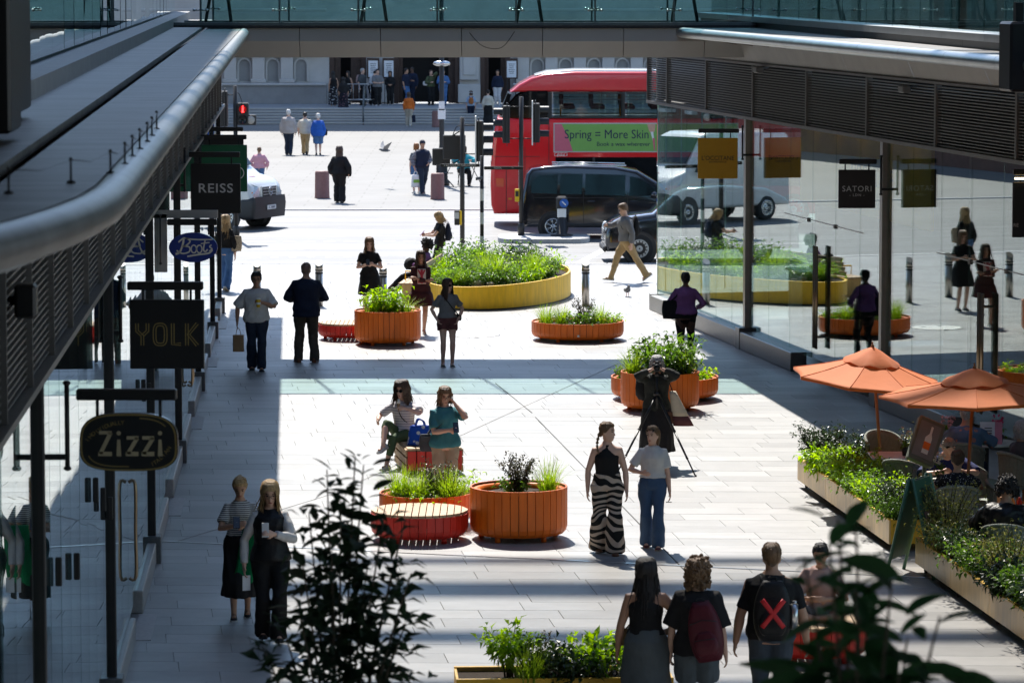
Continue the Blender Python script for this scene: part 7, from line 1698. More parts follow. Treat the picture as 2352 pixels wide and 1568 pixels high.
St('st7', 'long-haired woman in black with folded hands by the notices', 897, 153, 0, 187.6, h=1.66, skin='m', handL=(.05, -.22, 1.0), handR=(-.05, -.22, 1.0), top=dict(mat=C_black, sleeve=.9, hem=-.02, loose=.02), bottom=TR(C_black), hair=dict(mat=H_dark, style='long', length=.26), shoes=(S_white, S_white))
St('st8', 'man in navy T-shirt and jeans talking in the main doorway', 933, 146, 70, 187.6, h=1.8, sex='m', skin='m', handL=(.05, -.35, 1.1), top=dict(mat=C_navy, sleeve=.45, hem=-.06, loose=.03), bottom=TR(C_dblue), hair=dict(mat=H_dark, style='short'), shoes=(S_black, S_black))
St('st9', 'man in dark suit and white shirt talking in the main doorway', 948, 140, -40, 188.4, h=1.84, sex='m', skin='d', top=dict(mat=C_navy, sleeve=.96, hem=-.14, loose=.035), bottom=TR(C_navy), hair=dict(mat=H_dark, style='buzz'), shoes=(S_black, S_black))
St('st10', 'woman in olive jumper with a white handbag near the main doorway', 990, 141, 25, 187.4, h=1.72, handL=(.02, -.2, 1.42), handR=(-.1, -.25, 1.1), top=dict(mat=C_olive, sleeve=.95, hem=-.04, loose=.03), bottom=TR(C_black), hair=dict(mat=H_brown, style='bun'), shoes=(S_black, S_black))
St('st11', 'person in all blue denim behind the lamp post', 1018, 143, 10, 187.2, h=1.74, sex='m', handL=(.08, -.28, 1.1), handR=(-.08, -.28, 1.1), top=dict(mat=C_dblue, sleeve=.95, hem=-.08, loose=.035), bottom=TR(C_dblue), hair=dict(mat=H_dark, style='short'), shoes=(S_black, S_black))
St('st12', 'person in dark top and white trousers at the side doorway', 1143, 148, -10, 187.6, h=1.72, skin='m', top=dict(mat=C_navy, sleeve=.95, hem=-.08, loose=.035), bottom=TR(C_white), hair=dict(mat=H_dark, style='short'), shoes=(S_white, S_white))
for i, (px, mt, ht, lab) in enumerate(((1212, C_white, None, 'white-haired person in white, first of those passing behind the bus'), (1226, C_navy, None, 'person in navy, second of those passing behind the bus'), (1240, C_turq, 'cap', 'person in teal with white cap passing behind the bus'), (1258, C_white, 'sun', 'person in white sun hat passing behind the bus'))):
    St('sb%d' % i, lab, px, 0, 90 + 20 * i, 183.6 if i != 1 else 184.4, h=1.72, top=dict(mat=mt, sleeve=.6, hem=-.06, loose=.03), bottom=TR(C_beige), hair=dict(mat=H_white if i == 0 else H_dark, style='short'), hat=(ht, C_white) if ht else None, shoes=(S_white, S_white))
# ================================================================ THINGS PEOPLE CARRY
M_phone = M('phone_glass', (.01, .01, .012), .12); M_phonew = M('phone_white', (.6, .6, .6), .3)
M_strap = M('strap_webbing', (.012, .012, .013), .8)
def phone(label, who, side, mat=M_phone, up=.0, tilt=-40):
    p = PEOPLE[who]; c = p.W(p.H[side]['palm'] + p.H[side]['d'] * .03 + Vector((0, -.005, .03 + up)))
    o = G().box((0, 0, 0), (.075, .009, .155), bev=.006).obj('phone', mat, None, c, p.rz); o.rotation_euler = (R(tilt), 0, p.rz)
    return tag(o, label, 'phone', 'phones held in hands')
phone('phone held by the woman in the striped T-shirt', 'striped', 'L'); phone('white phone held by the woman in the padded waistcoat', 'vest', 'L', M_phonew, tilt=-15)
phone('phone in the hand of the woman in teal', 'teal', 'R', tilt=-35); phone('phone held by the woman in the black dress', 'blackdress', 'L'); phone('purple phone held by the woman with the backpack', 'packgirl', 'R', C_purple); phone('phone held by the striding man in grey', 'sweater', 'R'); phone('dark phone hanging in the hand of the woman in white T-shirt', 'tee', 'L', up=-.08, tilt=80)
p = PEOPLE['vest']; c = p.W(p.H['R']['palm'] + p.H['R']['d'] * .06); tag(G().box((0, 0, -.06), (.085, .006, .16)).obj('paper_card', M_paper, None, c, R(20)), 'small pale card held low by the woman in the padded waistcoat', 'card')
def backpack(label, who, w, h, d, mat, zc=.26, x=0, tilt=0, mat2=None, side=1, straps=True):
    q = PEOPLE[who]; base = q.tp(x, .13 + d / 2, zc - h / 2); o = thing('backpack', label, 'backpack', q.W(base), q.rz, 'backpacks worn on backs'); o.scale = (q.k,) * 3; o.rotation_euler = (0, R(tilt), q.rz)
    rings = []
    for t in [i / 10 for i in range(11)]:
        f = math.sin(math.pi * (.12 + .80 * t)) ** .45; n = 20; wb = w / 2 * f * (1.05 - .15 * t); db = d / 2 * f * (1.12 - .4 * t)
        rings.append([(wb * math.copysign(abs(math.cos(2 * math.pi * j / n)) ** .6, math.cos(2 * math.pi * j / n)), db * math.copysign(abs(math.sin(2 * math.pi * j / n)) ** .7, math.sin(2 * math.pi * j / n)), h * t) for j in range(n)])
    g = G(); g.loft(rings, 0, True); g.obj('bag', mat, o)
    g = G(); g.loft([[(x_ * .74, y_ * .62 + d * .36, z_ * .42 + h * .10) for x_, y_, z_ in r] for r in rings], 0, True); g.obj('front_pocket', mat2 or mat, o)
    G().tube(spline([(-.03, 0, h - .01), (-.03, 0, h + .03), (.03, 0, h + .03), (.03, 0, h - .01)], 4), .007, 6).obj('grab_loop', M_strap, o)
    g = G(); g.tube([(-w * .4, d * .42, h * .66), (0, d * .5, h * .72), (w * .4, d * .42, h * .66)], .005, 5); g.tube([(-w * .3, d * .78, h * .4), (0, d * .86, h * .41), (w * .3, d * .78, h * .4)], .005, 5); g.obj('zip', M_strap, o)
    if straps:
        for s in ((-1, 1) if straps is True else (straps,)):
            b0 = q.tp(0, 0, 0); L_ = lambda v: v - base
            pts = [L_(q.tp(s * .07 + x * .3, .13, zc + h * .38)), L_(q.tp(s * .09 + x * .2, .06, .475)), L_(q.tp(s * .095, -.04, .45)), L_(q.tp(s * .115, -.13, .33)), L_(q.tp(s * .145, -.06, .18)), L_(q.tp(s * .12, .11, .14))]
            G().tube(spline([tuple(v) for v in pts], 5), (.022, .006), 6).obj('strap', M_strap, o)
    return o
backpack('dark navy backpack on the blonde woman beyond the flower bed', 'packgirl', .30, .44, .16, C_navy); backpack('black backpack on the striding man in grey', 'sweater', .28, .42, .15, C_black)
backpack('orange leather backpack on the woman in the sun hat', 'hatgirl', .26, .34, .12, cl('tan_leather', (.40, .14, .04))); backpack('pale pink backpack on the grey-haired man by the church door', 'st4', .28, .4, .15, C_blush)
C_burg = cl('burgundy_nylon', (.085, .012, .02), .5)
bp_ = backpack('large burgundy backpack slung on one shoulder of the curly-haired person', 'curlyback', .33, .56, .22, C_burg, .14, -.15, 10, straps=-1)
bx_ = backpack('black backpack marked with a red tape cross', 'xman', .34, .52, .17, cl('black_nylon', (.014, .014, .015), .5), .20)
M_tape = M('red_tape', (.55, .015, .02), .5)
g = G()
def on_pack(x, z): return (x, .155 + .03 * math.cos(x * 6) - .02 * abs(z - .22), z)
for a, b in (((-.095, .14), (.095, .38)), ((.095, .14), (-.095, .38))):
    pts = [on_pack(a[0] + (b[0] - a[0]) * t, a[1] + (b[1] - a[1]) * t) for t in [i / 8 for i in range(9)]]; g.tube(pts, (.022, .005), 6, up=(0, 1, 0))
g.obj('tape_cross', M_tape, bx_)
g = G().cyl((-.19, .03, .1), (-.19, .03, .32), .032, n=12); g.cyl((-.19, .03, .32), (-.19, .03, .35), .02, n=10); g.obj('bottle', M_steel, bx_)
def strap_bag(label, who, x0, x1, w, h, d, mat, y=-.0, z=-.02, name='shoulder_bag', strap=True, smat=None):
    q = PEOPLE[who]; base = q.tp(x1, y, z - h / 2); o = thing(name, label, 'bag', q.W(base), q.rz, 'bags worn on shoulders'); o.scale = (q.k,) * 3
    rings = []
    for t in [i / 8 for i in range(9)]:
        f = (.85 + .15 * math.sin(math.pi * t)); n = 18; db = d / 2 * (1.15 - .75 * t); rings.append([(w / 2 * f * math.copysign(abs(math.cos(2 * math.pi * j / n)) ** .55, math.cos(2 * math.pi * j / n)), db * math.sin(2 * math.pi * j / n), h * t) for j in range(n)])
    g = G(); g.loft(rings, 0, True); g.obj('bag', mat, o)
    G().box((0, -d * .45, h * .72), (w * .85, .008, h * .3), bev=.003).obj('flap', mat, o)
    if strap:
        L_ = lambda v: tuple(v - base); sg = 1 if x0 > 0 else -1
        f = [L_(q.tp(x1 + .0, y, z + h * .45)), L_(q.tp((x0 + x1) / 2, -.155, .24)), L_(q.tp(x0 * .8, -.10, .42)), L_(q.tp(x0, .01, .475)), L_(q.tp((x0 * .6 + x1 * .4), .125, .32)), L_(q.tp(x1, y + .03, z + h * .45))]
        G().tube(spline(f, 6), (.014, .005), 6).obj('strap', smat or M_strap, o)
    return o
strap_bag('black shoulder bag of the woman in purple', 'purple', .08, .27, .34, .34, .14, C_black, z=.06, y=.06)
strap_bag('spotted shopper bag of the blonde woman in flared jeans', 'jeansgirl', -.1, -.24, .30, .34, .10, C_leop, z=.14)
strap_bag('slim black crossbody bag strap and pouch on the woman in grey T-shirt', 'greytee', -.08, .2, .14, .12, .05, C_black, z=.02)
strap_bag('grey crossbody bag of the woman in teal', 'teal', .09, -.24, .24, .24, .12, C_greyd, z=-.02, smat=C_greyd)
strap_bag('tan strapped bag across the back of the woman in black vest', 'tank', -.1, .2, .2, .16, .08, C_khaki, z=.0, y=-.12, smat=C_khaki)
strap_bag('black bag of the woman walking across the square', 'blackwalker', .1, -.22, .3, .26, .1, C_black, z=-.0)
strap_bag('dark bag of the woman in royal blue', 'bluecoat', -.08, -.26, .24, .26, .1, C_black2, z=-.0)
strap_bag('dark strap bag of the man in the pale grey jacket', 'greyjacket', .1, -.24, .16, .14, .06, C_black2, z=-.04)
strap_bag('white handbag of the woman in the olive jumper', 'st10', -.14, -.26, .3, .2, .1, C_white, z=.12)
strap_bag('dark crossbody bag of the woman with the ice cream', 'icecream', -.06, .16, .2, .15, .07, C_black2, z=.0)
def carrier(label, who, side, w, h, d, mat, name='carrier_bag', sway=0, z=-.02, mark=None):
    q = PEOPLE[who]; c = q.W(q.H[side]['palm'] + q.H[side]['d'] * .03); o = thing(name, label, 'bag', (c.x, c.y, c.z - h - .12 + z), q.rz, 'bags carried in hands')
    rings = []
    for t in [i / 6 for i in range(7)]:
        n = 16; f = 1 - .12 * t * sway; rings.append([(w / 2 * f * math.copysign(abs(math.cos(2 * math.pi * j / n)) ** .35, math.cos(2 * math.pi * j / n)), d / 2 * math.copysign(abs(math.sin(2 * math.pi * j / n)) ** .35, math.sin(2 * math.pi * j / n)) * (1 - .3 * t * sway), h * t) for j in range(n)])
    g = G(); g.loft(rings, 0, bool(sway), caps=True); g.obj('body', mat, o)
    for s in (-1, 1): G().tube(spline([(-w * .22, s * d * .4, h - .02), (-w * .12, s * .01, h + .10), (w * .12, s * .01, h + .10), (w * .22, s * d * .4, h - .02)], 5), .005, 5).obj('handle', mat, o)
    if mark: G().box((0, -d / 2 - .004, h * .5), (w * .7, .004, h * .25)).obj('printed_band', mark, o)
    return o
M_kraft = M('kraft_paper', (.30, .18, .09), .8); M_cgreen = M('carrier_green', (.20, .42, .04), .5)
carrier('brown paper bag swinging from the hand of the man in white T-shirt', 'whiteman', 'R', .20, .30, .11, M_kraft, 'paper_bag'); carrier('green and white carrier bag held by the man in the navy cap', 'capman', 'R', .3, .4, .14, M_wht, sway=1, mark=M_cgreen); carrier('dark blue bag carried by the woman in orange', 'orangetop', 'R', .26, .34, .14, C_navy, sway=1)
q = PEOPLE['whiteman']; c = q.W(q.H['L']['palm'] + Vector((.0, -.03, -.02))); o = thing('cup', 'yellow takeaway cup held by the man in white T-shirt', 'cup', c); G().rev([(.033, -.07), (.042, .07), (.044, .075)], 16).obj('cup', M_yel2, o); G().rev([(.046, .07), (.046, .085), (.03, .095)], 16).obj('lid', M_wht, o); G().cyl((.0, 0, -.02), (0, 0, .02), .0415, .0425, 16, caps=False).obj('band', M_wht, o)
# green jacket over the arm of the striped woman: draped cloth
q = PEOPLE['striped']; a = q.W(q.H['L']['el'].lerp(q.H['L']['wr'], .55)); C_gjk = cl('green_cloth', (.0, .16, .05)); g = G(); rings = []
for i in range(10):
    t = i / 9; w = .10 + .10 * t - .05 * t * t; n = 22; dz = -.72 * t * q.k; rings.append([(a.x + .03 - .10 * t + w * math.cos(2 * math.pi * j / n) * (1 + .18 * math.sin(5 * 2 * math.pi * j / n + t * 2)), a.y - .03 + .05 * math.sin(2 * math.pi * j / n) * (1 + .3 * math.sin(4 * 2 * math.pi * j / n)), a.z + .04 + dz * (1 - .10 * math.cos(2 * math.pi * j / n))) for j in range(n)])
g.loft(rings, 0, True); tag(g.obj('folded_jacket', C_gjk), 'bright green garment draped over the arm of the striped-top woman', 'jacket')
# ice cream, shopping on the bench
q = PEOPLE['icecream']; c = q.W(q.H['L']['palm'] + q.H['L']['d'] * .03 + Vector((0, -.01, .03))); o = thing('ice_cream', 'ice cream cone held by the woman on the box bench', 'ice cream', c); G().rev([(.006, -.08), (.024, .03)], 12).obj('cone', M_kraft, o); g = G(); g.rev([(.026, .03), (.03, .045), (.026, .065), (.02, .08), (.008, .10)], 12); g.obj('swirl', M_cream, o)
M_bagblue = blot_mat('blue_shopper', (.008, .06, .36), (.45, .48, .52), 9, .25)
def lump(name, label, cat, loc, r, mat, seed, rz=0):
    g = G(); rings = []
    for i in range(9):
        a_ = -math.pi / 2 + math.pi * i / 8; rr = []
        for j in range(18):
            b_ = 2 * math.pi * j / 18; v = Vector((math.cos(a_) * math.cos(b_), math.cos(a_) * math.sin(b_), math.sin(a_))); f = 1 + .22 * n3(v.x * 2 + seed, v.y * 2, v.z * 2); rr.append((r[0] * v.x * f, r[1] * v.y * f, max(-r[2] * .72, r[2] * v.z * f)))
        rings.append(rr)
    g.loft(rings, 0, True); return tag(g.obj(name, mat, None, (loc[0], loc[1], loc[2] + r[2] * .72), rz), label, cat)
bz_ = .39; bl = Matrix.Rotation(R(9), 3, 'Z')
def bpos(x, y): v = bl @ Vector((x, y, 0)); return (bq.x + v.x, bq.y + v.y, bz_)
sb_ = thing('shopping_bag', 'blue patterned shopping bag on the box bench in front of the woman with ice cream', 'bag', bpos(.24, .40), R(14)); g = G(); rings = []
for i in range(9):
    t = i / 8; n = 24; rings.append([((.19 - .05 * t) * math.copysign(abs(math.cos(2 * math.pi * j / n)) ** .5, math.cos(2 * math.pi * j / n)) * (1 + .10 * n3(j * .9, t * 4, 1)), (.12 - .075 * t) * math.copysign(abs(math.sin(2 * math.pi * j / n)) ** .6, math.sin(2 * math.pi * j / n)) * (1 + .35 * n3(j * .8, t * 5, 7)), .27 * t + .03 * t * n3(j * .7, 3, 2)) for j in range(n)])
g.loft(rings, 0, True); g.obj('body', M_bagblue, sb_)
for s in (-1, 1): G().tube(spline([(-.07, s * .02, .25), (-.03, s * .03, .36), (.05, s * .05, .33), (.07, s * .02, .25)], 5), (.012, .004), 6).obj('handle', M_bagblue, sb_)
lump('plastic_bag', 'crumpled clear plastic bag on the box bench beside the blue shopping bag', 'bag', bpos(.46, .34), (.08, .09, .15), glass('plastic_film', (.85, .86, .86), 1.3, .3, 9, .2), 8)
lump('handbag', 'black bag on the lap of the lounging person on the timber bench', 'bag', (loc9[0] - .22, loc9[1] - .1, .62), (.16, .13, .15), C_black, 5)
# scarf with flag print on the woman in brown
q = PEOPLE['brown']; M_flag = M('flag_red', (.4, .03, .05), .7); g = G(); sc_ = thing('scarf', 'printed red, white and navy scarf on the woman in brown', 'scarf', q.W(q.tp(0, -.135, .20)), q.rz)
sc_.scale = (q.k,) * 3
G().box((0, -.03, .06), (.17, .02, .30), bev=.008, rx=R(-8)).obj('cloth', M_cream, sc_)
for ry in (-28, 28): G().box((0, -.043, .06), (.03, .008, .30), rx=R(-8), ry=R(ry)).obj('stripe', M_flag, sc_)
G().box((0, -.046, .06), (.05, .008, .28), rx=R(-8)).obj('stripe', M_flag, sc_)
# sunglasses dangling from the hand of the woman in black vest
q = PEOPLE['tank']; c = q.W(q.H['L']['palm'] + q.H['L']['d'] * .06); sg = thing('sunglasses', 'two pairs of sunglasses dangling from the hand of the woman in black vest', 'sunglasses', c, R(20)); 
for s in (-1, 1): G().rev([(.028, 0), (.028, .006), (.01, .007)], 14).obj('lens', M_lensd, sg, (s * .034, 0, -.09)).rotation_euler = (math.pi / 2, 0, 0)
G().tube([(-.06, 0, -.08), (-.02, 0, .0), (.02, 0, .0), (.06, 0, -.08)], .004, 5).obj('arm', M_gframe, sg)
# ---- camera, tripod, tote
q = PEOPLE['photog']; hc = q.W(q.hp((0, -.145, -.01))); M_cam = M('camera_body', (.012, .012, .013), .45)
cm_ = thing('camera', 'black camera held to the eye of the photographer on the tripod', 'camera', hc, q.rz)
G().box((0, 0, 0), (.14, .07, .10), bev=.015).obj('body', M_cam, cm_); G().box((0, -.005, .06), (.06, .06, .035), bev=.01).obj('viewfinder', M_cam, cm_)
g = G().rev([(.044, 0), (.044, .06), (.048, .065), (.048, .10), (.04, .10), (.036, .085)], 20, caps=False); ob = g.obj('lens', M_cam, cm_, (0, -.035, -.005)); ob.rotation_euler = (math.pi / 2, 0, 0)
G().rev([(.04, 0), (.036, .008), (.01, .013)], 18).obj('front_element', M_vgl, cm_, (0, -.115, -.005)).rotation_euler = (math.pi / 2, 0, 0)
tp_ = thing('tripod', 'black three-legged tripod standing in front of the photographer', 'tripod', (hc.x, hc.y - .03, 0)); hz = hc.z - .06
G().cyl((0, 0, hz - .55), (0, 0, hz - .06), .018, n=10).obj('centre_column', M_cam, tp_); g = G().ell((0, 0, hz - .05), (.035, .035, .04), 10, 8); g.box((0, 0, hz - .005), (.08, .06, .02)); g.cyl((0, 0, hz - .05), (.16, -.1, hz - .12), .008, n=6); g.obj('head', M_cam, tp_)
G().rev([(.05, 0), (.05, .05)], 12).obj('crown', M_cam, tp_, (0, 0, hz - .36))
cr_ = Vector((hc.x, hc.y - .03, 0))
for e in (gp(1598, 1094), gp(1418, 1085), Vector((hc.x + .1, hc.y + .35, 0))):
    d = Vector((e.x - cr_.x, e.y - cr_.y, 0)); t0 = Vector((0, 0, hz - .34)); g = G(); g.tube([t0, t0.lerp(d, .45)], .019, 8); g.tube([t0.lerp(d, .44), t0.lerp(d, .78)], .015, 8); g.tube([t0.lerp(d, .77), d], .011, 8); g.ell(t0.lerp(d, .45), (.026, .026, .02), 8, 5); g.ell(t0.lerp(d, .78), (.021, .021, .018), 8, 5); g.ell(d + Vector((0, 0, .012)), (.018, .018, .014), 8, 5); g.obj('leg', M_cam, tp_)
M_tote = cl('canvas', (.48, .42, .32)); tb_ = thing('tote_bag', 'canvas tote with maroon base hanging at the photographer side', 'bag', q.W((.24, -.10, .62)), q.rz); ob = G(); rings = []
for i in range(8):
    t = i / 7; n = 16; w = .05 + .10 * (1 - t); rings.append([(w * math.cos(2 * math.pi * j / n) + .16 * (1 - t), .06 * math.sin(2 * math.pi * j / n), .50 * t) for j in range(n)])
ob.loft(rings[2:], 0, True); ob.obj('canvas', M_tote, tb_); ob = G(); ob.loft(rings[:3], 0, True); ob.obj('base', C_brick, tb_); G().tube(spline([(.0, 0, .5), (-.08, .04, .7), (-.14, .08, .80), (-.16, .12, .72)], 5), (.012, .005), 6).obj('strap', M_strap, tb_)
strap_bag('brown leather pouch of the photographer', 'photog', -.1, .2, .22, .2, .1, cl('brown_leather', (.09, .035, .018), .5), z=-.16, y=-.08)
lump('rucksack', 'black rucksack hanging behind the photographer', 'bag', q.W((-.17, .16, .98)), (.15, .1, .26), C_black, 12)

# ================================================================ CAFE TERRACE
M_fab = M('parasol_cloth', (.72, .175, .022), .75, var=.06, scale=3, bump=.15, bscale=12, sheen=.2)
t_, b_, N_, L_ = nodes_of(M_fab); tl = N_('ShaderNodeBsdfTranslucent'); tl.inputs[0].default_value = (.62, .13, .02, 1); mxs = N_('ShaderNodeMixShader'); mxs.inputs[0].default_value = .3; L_(b_.outputs[0], mxs.inputs[1]); L_(tl.outputs[0], mxs.inputs[2]); L_(mxs.outputs[0], t_.nodes['Material Output'].inputs[0])
M_polew = M('parasol_pole', (.30, .12, .035), .5, var=.25, scale=4, stretch=(8, 8, 1)); M_wick = M('wicker_sage', (.20, .225, .185), .7, var=.2, scale=30, bump=.6, bscale=90)
def parasol(label, base, top, r, drop, tilt=(0, 0), rot=0):
    o = thing('parasol', label, 'parasol', base, 0, 'orange parasols of the terrace'); H = Vector(top) - Vector(base); ax = H.normalized(); rm = Vector((tilt[0], tilt[1], 1)).normalized().to_track_quat('Z', 'Y').to_matrix()
    G().cyl((0, 0, 0), H * .97, .021, n=10).obj('pole', M_polew, o); G().rev([(.2, 0), (.2, .05), (.05, .08), (.035, .3)], 18).obj('base', M_trim, o)
    n = 8
    def pt(a, t, ph=0):
        sag = .06 * math.sin(math.pi * t) + .05 * t * abs(math.sin(a * n / 2)); sc = 1 - .11 * t * t * abs(math.sin(a * n / 2)); edge = -.03 * t ** 6 * abs(math.sin(a * n / 2)) * -1
        return H + rm @ Vector((r * t * sc * math.cos(a + rot), r * t * sc * math.sin(a + rot), -drop * t ** 1.12 - sag * .55 + edge))
    for k in range(n):
        rows = [[pt(2 * math.pi * (k + j / 6) / n, t) for j in range(7)] for t in (.06, .2, .4, .6, .8, .93, 1.0)]
        rows.append([p + Vector((0, 0, -.035)) for p in rows[-1]])
        G().loft(rows, 0, True, caps=False, closed=False).obj('panel', M_fab, o)
        G().tube([pt(2 * math.pi * k / n, t) + Vector((0, 0, .003)) for t in (.1, .3, .5, .7, .85, 1)], .005, 5).obj('seam', M_fab, o)
        e = pt(2 * math.pi * k / n, .97); G().cyl(H - ax * .04 + Vector((0, 0, -.02)), e - Vector((0, 0, .025)), .008, n=5).obj('rib', M_polew, o); G().cyl(H - ax * .42, pt(2 * math.pi * k / n, .5) - Vector((0, 0, .02)), .007, n=5).obj('strut', M_polew, o)
    g = G(); rows = []
    for t, dz in ((.02, .075), (.12, .06), (.22, .03), (.33, .0), (.36, -.02)):
        rows.append([H + rm @ Vector((r * t * math.cos(2 * math.pi * j / 32 + rot), r * t * math.sin(2 * math.pi * j / 32 + rot), dz - drop * t + .02 + (.015 * math.sin(j * 2 * math.pi * 8 / 32) if t > .3 else 0))) for j in range(32)])
    g.loft(rows, 0, True, caps=False); g.obj('vent_cap', M_fab, o); g = G(); g.ell(H + Vector((0, 0, .10)), (.022, .022, .03), 10, 8); g.ell(H + Vector((0, 0, .145)), (.012, .012, .018), 8, 6); g.obj('finial', M_polew, o)
    return o
b1 = pd(2026, 1100, 51.3); t1_ = pd(2004, 812, 51.0)
pr1 = parasol('sunlit orange parasol leaning over the terrace planter', (b1.x, 51.3, .38), t1_, 1.06, .34, (.10, -.06), .2)
G().cyl(pd(1888, 880, 50.6) - Vector((b1.x, 51.3, .38)), pd(1920, 862, 50.9) - Vector((b1.x, 51.3, .38)), .012, n=6).obj('rib_end', M_alu, pr1)
b2 = pd(2214, 1230, 47.6); t2_ = pd(2238, 862, 48.0)
parasol('shaded orange parasol at the right edge above the diners', (b2.x, 47.6, 0), t2_, 1.2, .25, (-.02, -.03), .5)
def chair(label, x, y, rz, group='sage wicker chairs'):
    o = thing('wicker_chair', label, 'chair', (x, y, 0), rz, group)      # faces -y
    G().box((0, 0, .42), (.46, .46, .05), bev=.02).obj('seat', M_wick, o)
    g = G(); rows = []
    for i in range(7):
        t = i / 6; rows.append([(.25 * math.sin(a) * (1 + .06 * t), .05 + .22 * math.cos(a) * (1 + .15 * t), .45 + .42 * t * (1 - .35 * (abs(a) / 1.7) ** 2)) for a in [R(-98 + 196 * j / 16) for j in range(17)]])
    g.loft(rows + [[(p[0] * .9, .05 + (p[1] - .05) * .9, p[2]) for p in rows[-1]]] + [[(p[0] * .9, .05 + (p[1] - .05) * .9, p[2]) for p in r] for r in reversed(rows[:-1])], 0, True, caps=False, closed=False); g.obj('backrest', M_wick, o)
    G().tube([rows[-1][j] for j in range(17)], .022, 8).obj('rim', M_wick, o)
    for j in range(1, 16): G().tube([rows[i][j] for i in range(7)], .007, 4).obj('cane', M_wick, o)
    for sx, sy in ((-1, -1), (1, -1), (-1, 1), (1, 1)): G().cyl((sx * .19, sy * .19, .42), (sx * .21, sy * .22, 0), .018, n=8).obj('leg', M_polew, o)
    return o
def table(label, x, y, r, mat, sq=False):
    o = thing('cafe_table', label, 'table', (x, y, 0), 0, 'terrace tables')
    if sq: G().box((0, 0, .735), (r * 2, r * 2, .03), bev=.008).obj('table_top', mat, o)
    else: G().rev([(r, .72), (r, .745), (r - .01, .75), (.01, .75)], 28).obj('table_top', mat, o)
    G().cyl((0, 0, .02), (0, 0, .72), .03, n=10).obj('column', M_trim, o); g = G(); 
    for k in range(4): a = k * math.pi / 2 + .4; g.box((.16 * math.cos(a), .16 * math.sin(a), .015), (.34, .05, .03), rz=a)
    g.obj('foot', M_trim, o); return o
M_ttop = M('table_white', (.6, .58, .54), .4); X_ = lambda px, D: pd(px, 500, D).x
table('white square table behind the display stand', X_(2065, 50.6), 50.6, .36, M_ttop, True); T2 = table('round table in front of the man in the flowered shirt', X_(2275, 51.9), 52.0, .42, M_ttop); T3 = table('round table between the man in navy and the polka-dot woman', X_(2190, 47.9), 47.95, .36, M_ttop); T4 = table('round table at the right edge before the diner in the quilted jacket', X_(2345, 44.6), 44.7, .36, M_ttop)
for px, D, rz, lab in ((2225, 51.1, 158, 'wicker chair under the man in the flowered shirt'), (2165, 49.2, 5, 'wicker chair under the man in navy'), (2206, 46.8, 176, 'wicker chair under the polka-dot woman'), (2318, 43.5, 168, 'wicker chair under the diner in the quilted jacket'), (2352, 50.0, 120, 'wicker chair under the grey-haired woman at the right edge'), (2085, 49.3, 150, 'empty wicker chair beside the orange planter box'), (2040, 52.0, 20, 'empty wicker chair at the far side of the white square table'), (2260, 48.6, 60, 'empty wicker chair to the right of the man in navy'), (2330, 47.0, 70, 'empty wicker chair near the right edge by the tea tray')):
    chair(lab, X_(px, D), D, R(rz))
# display stand: glazed slanted case
M_sage = M('painted_sage', (.12, .14, .11), .5); M_agrn = M('board_green', (.06, .16, .10), .5); M_pinkp = M('menu_pink', (.48, .25, .24), .6); M_pic = M('poster_grey', (.20, .19, .19), .5)
D = 48.2; p = pd(2125, 1075, D); ds = thing('display_stand', 'grey slanted display case on a post with a framed picture', 'menu stand', (p.x, D, 0), R(8)); zc = pd(2130, 1015, D).z
cs = empty('case', (0, 0, zc), 0, ds); G().box((0, 0, 0), (.36, .12, .60), bev=.015).obj('housing', M_sage, cs); G().box((-.01, -.064, .0), (.28, .006, .48)).obj('picture', M_pic, cs); flat('bottle_print', [(-.04, -.18), (.05, -.18), (.05, .04), (.03, .1), (.03, .2), (-.0, .2), (-.0, .1), (-.04, .04)], -.069, M_wht, cs); flat('label_print', [(-.04, -.12), (.05, -.12), (.05, -.02), (-.04, -.02)], -.071, M_orange, cs); cs.rotation_euler = (R(-24), R(24), 0)
G().cyl((0, .05, 0), (0, .03, zc), .03, n=10).obj('post', M_sage, ds); G().rev([(.2, 0), (.2, .03), (.04, .05)], 16).obj('foot', M_sage, ds)
# A-board
p = gp(2110, 1318); ab = thing('a_board', 'dark green folding pavement board between the two planter boxes', 'signboard', (p.x, p.y, 0), R(64)); zt = 1.18
for s in (-1, 1):
    bd = empty('board', (0, 0, 0), 0, ab)
    for q_ in (-.30, .30): G().tube([(q_, s * .30, 0), (q_, s * .02, zt)], (.032, .022), 4).obj('stile', M_agrn, bd)
    n_ = Vector((0, zt, s * .28)).normalized()
    G().loft([[(-.28, s * .25, .2), (.28, s * .25, .2), (.28, s * .03, zt - .03), (-.28, s * .03, zt - .03)], [(-.28, s * .235, .2), (.28, s * .235, .2), (.28, s * .015, zt - .03), (-.28, s * .015, zt - .03)]]).obj('panel', M_agrn, bd)
hd_ = empty('face', (0, -.148, .70), 0, ab); hd_.rotation_euler = (R(-13), 0, 0)
letters("Bill's", .26, M_trim, hd_, (0, -.006, .26), depth=.001, shear=.25, sx=.8); G().box((.02, -.004, -.16), (.40, .008, .48)).obj('menu_sheet', M_pinkp, hd_)
for k in range(6): G().box((-.13 + k * .058, -.01, -.16), (.016, .004, .36)).obj('print_line', C_brick, hd_)
